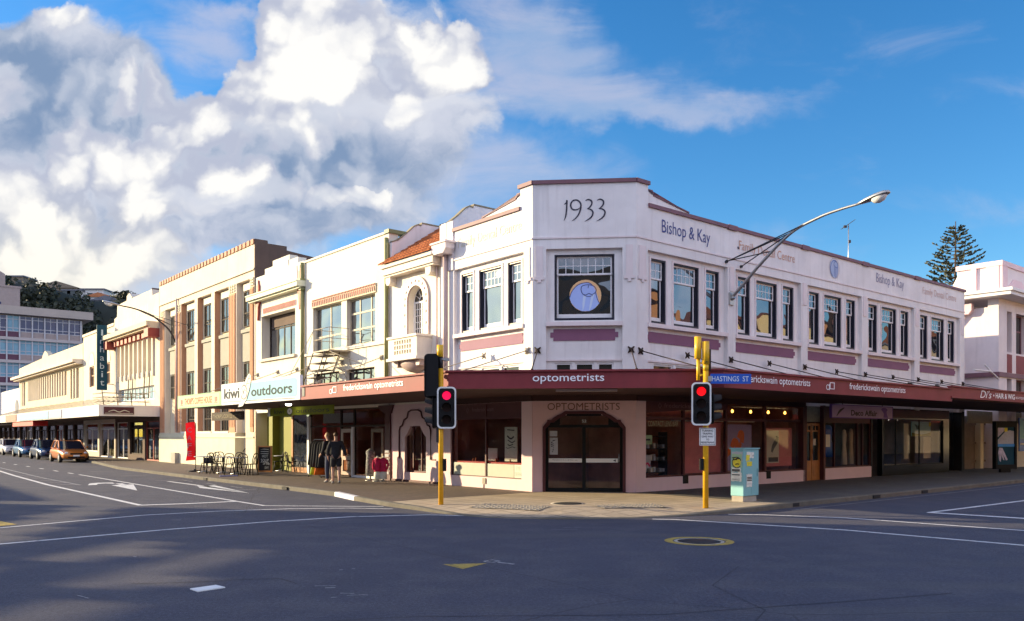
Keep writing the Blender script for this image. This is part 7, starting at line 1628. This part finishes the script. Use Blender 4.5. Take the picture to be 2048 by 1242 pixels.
# ---------------------------------------------------------------- people
def skin_obj(name, verts, edges, radii, m, parent, root=0, sub=2):
    me = bpy.data.meshes.new(name); me.from_pydata(verts, edges, []); me.materials.append(m); o = bpy.data.objects.new(name, me); COL.objects.link(o); o.parent = parent
    md = o.modifiers.new('skin', 'SKIN'); md.use_smooth_shade = True
    lay = me.skin_vertices[0].data if me.skin_vertices else None
    if lay is None:
        bm_ = bmesh.new(); bm_.from_mesh(me); bm_.verts.layers.skin.verify(); bm_.to_mesh(me); bm_.free(); lay = me.skin_vertices[0].data
    for i, r in enumerate(radii): lay[i].radius = r if isinstance(r, tuple) else (r, r); lay[i].use_root = (i == root)
    o.modifiers.new('subsurf', 'SUBSURF').levels = sub; o.modifiers[-1].render_levels = sub
    return o
def person(label, loc, rot, arms, legs, outfit, hair, lean=0.0, headturn=(0, 0)):
    """local frame: +y is where the person faces"""
    t = thing('person', label, 'person', (0, 0, 0)); V, E, Rr = [], [], []
    def add(p, r, link=None):
        V.append(p); Rr.append(r); i = len(V) - 1
        if link is not None: E.append((link, i))
        return i
    ly = lambda z: lean * max(0, z - .95)
    pel = add((0, 0, .95), (.15, .11)); sp = add((0, ly(1.12), 1.12), (.135, .10), pel); chs = add((0, ly(1.32), 1.32), (.165, .115), sp); nk = add((0, ly(1.47), 1.47), .062, chs); n2 = add((0, ly(1.53) + .01, 1.53), .055, nk)
    hx, hy = headturn; h1 = add((hx * .3, ly(1.6) + .03 + hy * .3, 1.585), (.068, .078), n2); h2 = add((hx * .6, ly(1.66) + .025 + hy * .5, 1.66), (.078, .095), h1); h3 = add((hx, ly(1.72) + .01 + hy, 1.725), (.06, .07), h2)
    nose = add((hx * .6 + hx * .8, ly(1.64) + .135, 1.635), (.014, .014), h2)
    for s, (el, wr, ha) in zip((-1, 1), arms):
        sh = add((s * .185, ly(1.41), 1.41), .066, chs); e = add(el, .047, sh); w_ = add(wr, .032, e); h = add(ha, (.04, .022), w_); dv = Vector(ha) - Vector(wr); dv.normalize(); sd_ = Vector((0, 1, 0)) if abs(dv.y) < .8 else Vector((0, 0, 1))
        for k_, (off_, ln) in enumerate(((-.028, .062), (-.010, .074), (.009, .07), (.027, .055))):
            b_ = Vector(ha) + sd_ * off_ + dv * .03; f1 = add(tuple(b_), .0105, h); f2 = add(tuple(b_ + dv * ln * .55 + Vector((-s * .004, 0, 0))), .0095, f1); add(tuple(b_ + dv * ln + Vector((-s * .018, 0, 0))), .0075, f2)
        tb = Vector(wr).lerp(Vector(ha), .55) + sd_ * .035; f1 = add(tuple(tb), .012, h); add(tuple(tb + dv * .045 + sd_ * .018), .009, f1)
    lg = []
    for s, (kn, an, to) in zip((-1, 1), legs):
        hp_ = add((s * .09, 0, .90), .095, pel); k_ = add(kn, .066, hp_); cf = add(tuple(Vector(kn).lerp(Vector(an), .35) + Vector((0, -.015, 0))), .058, k_); a_ = add(an, .04, cf); f_ = add(to, (.036, .03), a_); lg.append((hp_, k_, cf, a_, f_))
    skin_obj('body', V, E, Rr, M['skin'], t)
    top, topm, sleeve, bot, botm, shorts, shoem = outfit
    # top
    v2, e2, r2 = [], [], []
    def a2(p, r, l=None):
        v2.append(p); r2.append(r); i = len(v2) - 1
        if l is not None: e2.append((l, i))
        return i
    a = a2((0, 0, .84 if not shorts else .80), (.185, .14)); b_ = a2((0, ly(1.1), 1.1), (.17, .13), a); c_ = a2((0, ly(1.33), 1.33), (.195, .14), b_); a2((0, ly(1.46), 1.455), .09, c_)
    for s, (el, wr, ha) in zip((-1, 1), arms): d_ = a2((s * .19, ly(1.41), 1.40), .088, c_); e_ = a2(el, .068, d_); a2(tuple(Vector(el).lerp(Vector(wr), .92 if sleeve else .1)), .05, e_)
    skin_obj(top, v2, e2, r2, M[topm], t)
    v2, e2, r2 = [], [], []
    a = a2((0, 0, .97), (.165, .125))
    for s, (kn, an, to) in zip((-1, 1), legs):
        h_ = a2((s * .095, 0, .86), .115, a); k_ = a2(kn if not shorts else tuple(Vector((s * .095, 0, .86)).lerp(Vector(kn), .85)), .085 if not shorts else .105, h_)
        if not shorts: a2(tuple(Vector(kn).lerp(Vector(an), .95)), .06, k_)
    skin_obj(bot, v2, e2, r2, M[botm], t)
    for s, (kn, an, to) in zip((-1, 1), legs): q = Vector(an); d_ = (Vector(to) - q); skin_obj('shoe', [tuple(q - d_ * .25 + Vector((0, 0, -.03))), tuple(q + d_ * .4 + Vector((0, 0, -.02))), tuple(q + d_ * 1.15 + Vector((0, 0, -.005)))], [(0, 1), (1, 2)], [(.048, .05), (.052, .048), (.045, .034)], M[shoem], t)
    skin_obj('hair', [(hx * .6, ly(1.62) - .035 + hy * .3, 1.61), (hx * .9, ly(1.70) - .018 + hy * .8, 1.695), (hx, ly(1.75) + .02 + hy, 1.755)], [(0, 1), (1, 2)], [(.072, .06), (.09, .10), (.055, .065)], M[hair], t)
    q = MB()
    for s in (-1, 1): q.lathe((hx * .8 + s * .03, ly(1.65) + .112 + hy * .4, 1.665), [(0, -.011), (.011, 0), (0, .011)], 8)
    q.build('eyes', M['black'], t); q = MB(); q.box(Wd, hx * .6 - .025, hx * .6 + .025, ly(1.6) + .095 + hy * .4, ly(1.6) + .108 + hy * .4, 1.588, 1.60); q.build('mouth', M['terracotta'], t)
    t.location = loc; t.rotation_euler = (0, 0, rot); return t
x, y = pxl(672, 28.1); away = 0.25
p1 = person('person in black top and black shorts walking away beside the coat rail', (x, y, .128), away, [((-.27, -.03, 1.15), (-.27, .05, .93), (-.26, .08, .86)), ((.28, -.05, 1.15), (.34, -.06, .93), (.35, -.06, .86))],
            [((-.1, .10, .50), (-.1, .02, .09), (-.11, .14, .04)), ((.1, .0, .50), (.1, -.16, .12), (.11, -.05, .05))], ('jacket', 'cloth_black', True, 'shorts', 'cloth_black', True, 'shoe'), 'hair_brown', .03, (-.01, 0))
x, y = pxl(660, 28.8)
p2 = person('person in dark jacket with a tan backpack and jeans leaning to look at the coats', (x, y, .128), 1.0, [((-.25, .06, 1.16), (-.22, .22, 1.0), (-.21, .28, .96)), ((.26, .0, 1.14), (.27, .04, .92), (.27, .05, .84))],
            [((-.1, .04, .50), (-.1, .03, .09), (-.11, .15, .04)), ((.1, .02, .5), (.1, -.03, .09), (.11, .09, .04))], ('jacket', 'cloth_black', True, 'jeans', 'denim', False, 'shoe'), 'hair_fair', .16, (.0, .02))
bpk = MB(); rings = []
for z, a_, b_ in ((.98, .10, .07), (1.02, .15, .11), (1.2, .165, .13), (1.36, .15, .11), (1.44, .08, .06)): rings.append([(a_ * math.cos(k_), -.17 + .06 * (z - 1) + b_ * math.sin(k_), z) for k_ in [2 * math.pi * i / 14 for i in range(14)]])
bp_ = bpk.loft(rings).build('backpack', M['khaki']); bp_.location = p2.location; bp_.rotation_euler = p2.rotation_euler; tag(bp_, 'tan backpack on the back of the person in jeans', 'backpack')

# ---------------------------------------------------------------- parked cars
def car(label, u, o, m, Ln=4.35, Wh=.87, Hh=1.44, wagon=False, plate=True, rack=False):
    t = thing('parked_car', label, 'car', (0, 0, 0), 'cars parked along the left kerb'); hl_ = Ln / 2
    st = [(-hl_, .70, .30, .78), (-hl_ + .12, .80, .24, .90), (-hl_ + .6, .85, .20, .95), (-.6, .87, .18, .93), (.4, .87, .18, .92), (.95, .865, .18, .90), (1.35, .85, .19, .84), (hl_ - .35, .80, .20, .76), (hl_ - .1, .72, .24, .68), (hl_, .60, .30, .58)]
    rings = []
    for x_, w_, zb, zt in st:
        w_ *= Wh / .87; zm = zb + (zt - zb) * .55
        half = [(w_ * .80, zb), (w_ * .97, zb + .08), (w_, zm), (w_ * .97, zt - .10), (w_ * .86, zt - .015), (w_ * .4, zt)]
        rings.append([(x_, y_, z_) for y_, z_ in half] + [(x_, -y_, z_) for y_, z_ in reversed(half)])
    b = MB().loft(rings); body = b.build('body', M[m], t); body.modifiers.new('smooth', 'SUBSURF').levels = 1
    rx = -hl_ + (.35 if wagon else .75)
    gh = [(1.0, .78, .88, .0), (.25, .66, Hh - .04, 1), (-.3, .655, Hh, 1), (rx + .55, .65, Hh - .03, 1), (rx, .72, .93, 0)]
    k = Wh / .87; roof = [[(x_, s * w_ * k, z_) for s, w_, x_, z_ in ()] for _ in ()]
    A_, B_2, C_, D_, E_ = [[(x_, s * w_ * k, z_) for s in (-1, 1)] for x_, w_, z_, f in gh]
    bl_ = lambda x_, s: (x_, s * .80 * k, .90)
    rf = MB(); rf.loft([[B_2[0], B_2[1]], [C_[0], C_[1]], [D_[0], D_[1]]], True, False, False)
    for s in (0, 1):
        sg = -1 if s == 0 else 1
        for p, q_ in ((A_[s], B_2[s]), (D_[s], E_[s])): rf.tube([p, q_], .045, 6)
        rf.tube([B_2[s], C_[s], D_[s]], .04, 6); xm = -.35; rf.tube([bl_(xm, sg), (xm, sg * .665 * k, Hh - .02)], .04, 6); rf.tube([A_[s], E_[s]], .03, 6)
    rf.build('roof', M[m], t, recalc=False)
    gl_ = MB(); gl_.add([A_[0], A_[1], B_2[1], B_2[0]], [(0, 1, 2, 3)]); gl_.add([E_[0], E_[1], D_[1], D_[0]], [(0, 1, 2, 3)])
    gl_.build('windscreens', M['car_glass'], t, recalc=False); g2 = MB()
    for s in (0, 1): g2.add([A_[s], B_2[s], C_[s], D_[s], E_[s]], [(0, 1, 2, 3, 4)])
    g2.build('side_windows', M['car_glass'], t, recalc=False)
    for x_ in (-hl_ + .82, hl_ - .85):
        for s in (-1, 1):
            w_ = MB().lathe((x_, s * (Wh - .09), .31), [(.20, -.10), (.29, -.10), (.315, -.06), (.315, .06), (.29, .10), (.20, .10)], 18, 'y').build('wheel', M['rubber'], t)
            MB().lathe((x_, s * (Wh - .09), .31), [(0, -.105), (.16, -.10), (.165, .10), (0, .105)], 14, 'y').build('rim', M['paper_grey'], w_)
    for s in (-1, 1):
        h = MB(); h.lathe((hl_ - .10, s * .56 * k, .62), [(0, -.18), (.10, -.1), (.12, .02), (.0, .1)], 12, 'x', ry=.7); h.build('headlight', M['lamp_glass'], t)
        h = MB(); h.box(Wd, -hl_ - .01, -hl_ + .12, s * .62 * k - .1, s * .62 * k + .1, .66, .82); h.build('tail_light', M['red'], t)
        q = MB(); q.lathe((.72, s * (.95 * k), .98), [(0, -.06), (.07, -.05), (.08, .05), (0, .07)], 8, 'x'); q.build('mirror', M[m], t)
    q = MB(); q.box(Wd, hl_ - .04, hl_ + .012, -.36, .36, .52, .62); q.box(Wd, hl_ - .08, hl_ + .015, -.5, .5, .30, .40); q.build('grille', M['black'], t)
    q = MB(); q.box(Wd, hl_ + .012, hl_ + .024, -.19, .19, .40, .50); q.build('number_plate', M['sign_white'], t)
    if rack:
        q = MB(); q.box(Wd, -.9, -.4, -.62, .62, Hh + .05, Hh + .08); q.build('roof_rack', M['steel_dark'], t)
    p = L.pt(u, o, 0); t.location = (p[0], p[1], .0); t.rotation_euler = (0, 0, RL + math.pi); return t
car('orange hatchback parked nearest on the left street', 43.2, 3.55, 'car_orange', 4.3, wagon=True); car('dark navy car parked right behind the orange one', 51.4, 3.4, 'car_navy', 4.3)
car('mid blue car parked between the navy and white ones', 59.6, 3.3, 'car_blue', 4.5); car('white car parked fourth along the left kerb', 68.5, 3.2, 'car_white', 4.3, wagon=True); car('violet blue car parked at the left edge beyond the white one', 75.5, 3.0, 'car_violet')
# ---------------------------------------------------------------- corner opposite on the left: its shade falls over the crossing
SB = thing('shading_building', 'building across the left street whose long shadow covers the road in front', 'building', (-34, 16, 0))
SF = Frame((-30, 25.6), (-.970, .242), (.242, .970))     # far flank runs along the sun's path
w = MB(); w.box(SF, .4, 26, -46, -.0, 0, 4.2); w.box(SF, .4, 8, -12, -.4, 4.2, 4.3); w.box(SF, 0, .4, -46, -16.0, 0, 11.5)
# made-up gaps in the upper wall, shaped to throw sun streaks on the road
PT = [[(-9.6, 13.2), (-8.2, 13.5), (-9.9, 22.0), (-10.9, 21.8)], [(-6.9, 11.4), (-5.4, 12.1), (-5.3, 14.2), (-6.2, 13.5)], [(-4.8, 9.2), (-3.9, 9.9), (-4.0, 12.9), (-4.7, 12.1)], [(-4.8, 7.4), (-4.1, 7.7), (-4.2, 8.9), (-4.8, 8.6)], [(-7.6, 8.5), (-6.8, 8.9), (-7.2, 11.4), (-7.9, 10.9)]]
TE = math.tan(R_(SUN_EL)); SP_ = []
for pt_ in PT: SP_.append([((x + 30) * .242 + (y - 25.6) * .970, ((x + 30) * .970 - (y - 25.6) * .242) * TE) for x, y in pt_])
def inside(o, z, P_):
    c = False; n = len(P_)
    for i in range(n):
        (a, b), (p, q_) = P_[i], P_[(i + 1) % n]
        if (b > z) != (q_ > z) and o < (p - a) * (z - b) / (q_ - b) + a: c = not c
    return c
cs = .16; rg = random.Random(5); no, nz_ = int(16 / cs), int(11.5 / cs)
for i in range(no):
    o = -16 + i * cs; j0 = 0
    for j in range(nz_ + 1):
        z = j * cs; op = j < nz_ and any(inside(o + cs / 2, z + cs / 2, P_) for P_ in SP_)
        if op or j == nz_:
            if j > j0: w.add([SF.pt(.2, o, j0 * cs), SF.pt(.2, o + cs, j0 * cs), SF.pt(.2, o + cs, z), SF.pt(.2, o, z)], [(0, 1, 2, 3)])
            j0 = j + 1
w.build('wall', M['cream_pale'], SB)
q = MB(); q.box(SF, -.1, .6, -46.3, .0, 11.5, 12.0); q.build('cornice', M['stucco'], SB)
q = MB()
for i in range(9):
    for z in (1.0,): q.box(SF, -.05, -.01, -20.2 - i * 2.6, -18.6 - i * 2.6, z, z + 2.0)
q.build('window', M['win'], SB)
OR = thing('opposite_shops', 'low shops across the left street mirrored in the shop glass', 'building', L.pt(60, 24, 0))
OF2 = Frame(L.pt(0, 25, 0)[:2], L.d, (-L.n[0], -L.n[1]))
w = MB(); w.wall(OF2, 26, 130, 0, 5.6, [(27 + i * 6, 31 + i * 6, .5, 2.7) for i in range(17)], 0, -.4); w.box(OF2, 26, 130, -12, -.4, 5.2, 5.4); w.build('wall', M['office_grey'], OR)
q = MB(); q.box(OF2, 26, 130, .01, 3, 3.0, 3.4); q.build('canopy', M['wine_dark'], OR)
for i in range(17): q = MB(); q.box(OF2, 27 + i * 6, 31 + i * 6, -.3, -.2, .5, 2.7); q.build('window', M['win_dark'], OR)
BB = thing('rear_building', 'dark brown block across the crossing mirrored in the corner window', 'building', (4, -30, 0))
w = MB(); w.box(Wd, -26, 30, -42, -30, 0, 17.0); w.build('wall', M['rear_dark'], BB)
for i in range(12):
    for z in (1, 5.6, 9.6, 13.2): q = MB(); q.box(Wd, -24 + i * 4.5, -21.6 + i * 4.5, -30.02, -29.96, z, z + 2.2); q.build('window', M['win_dark'], BB)
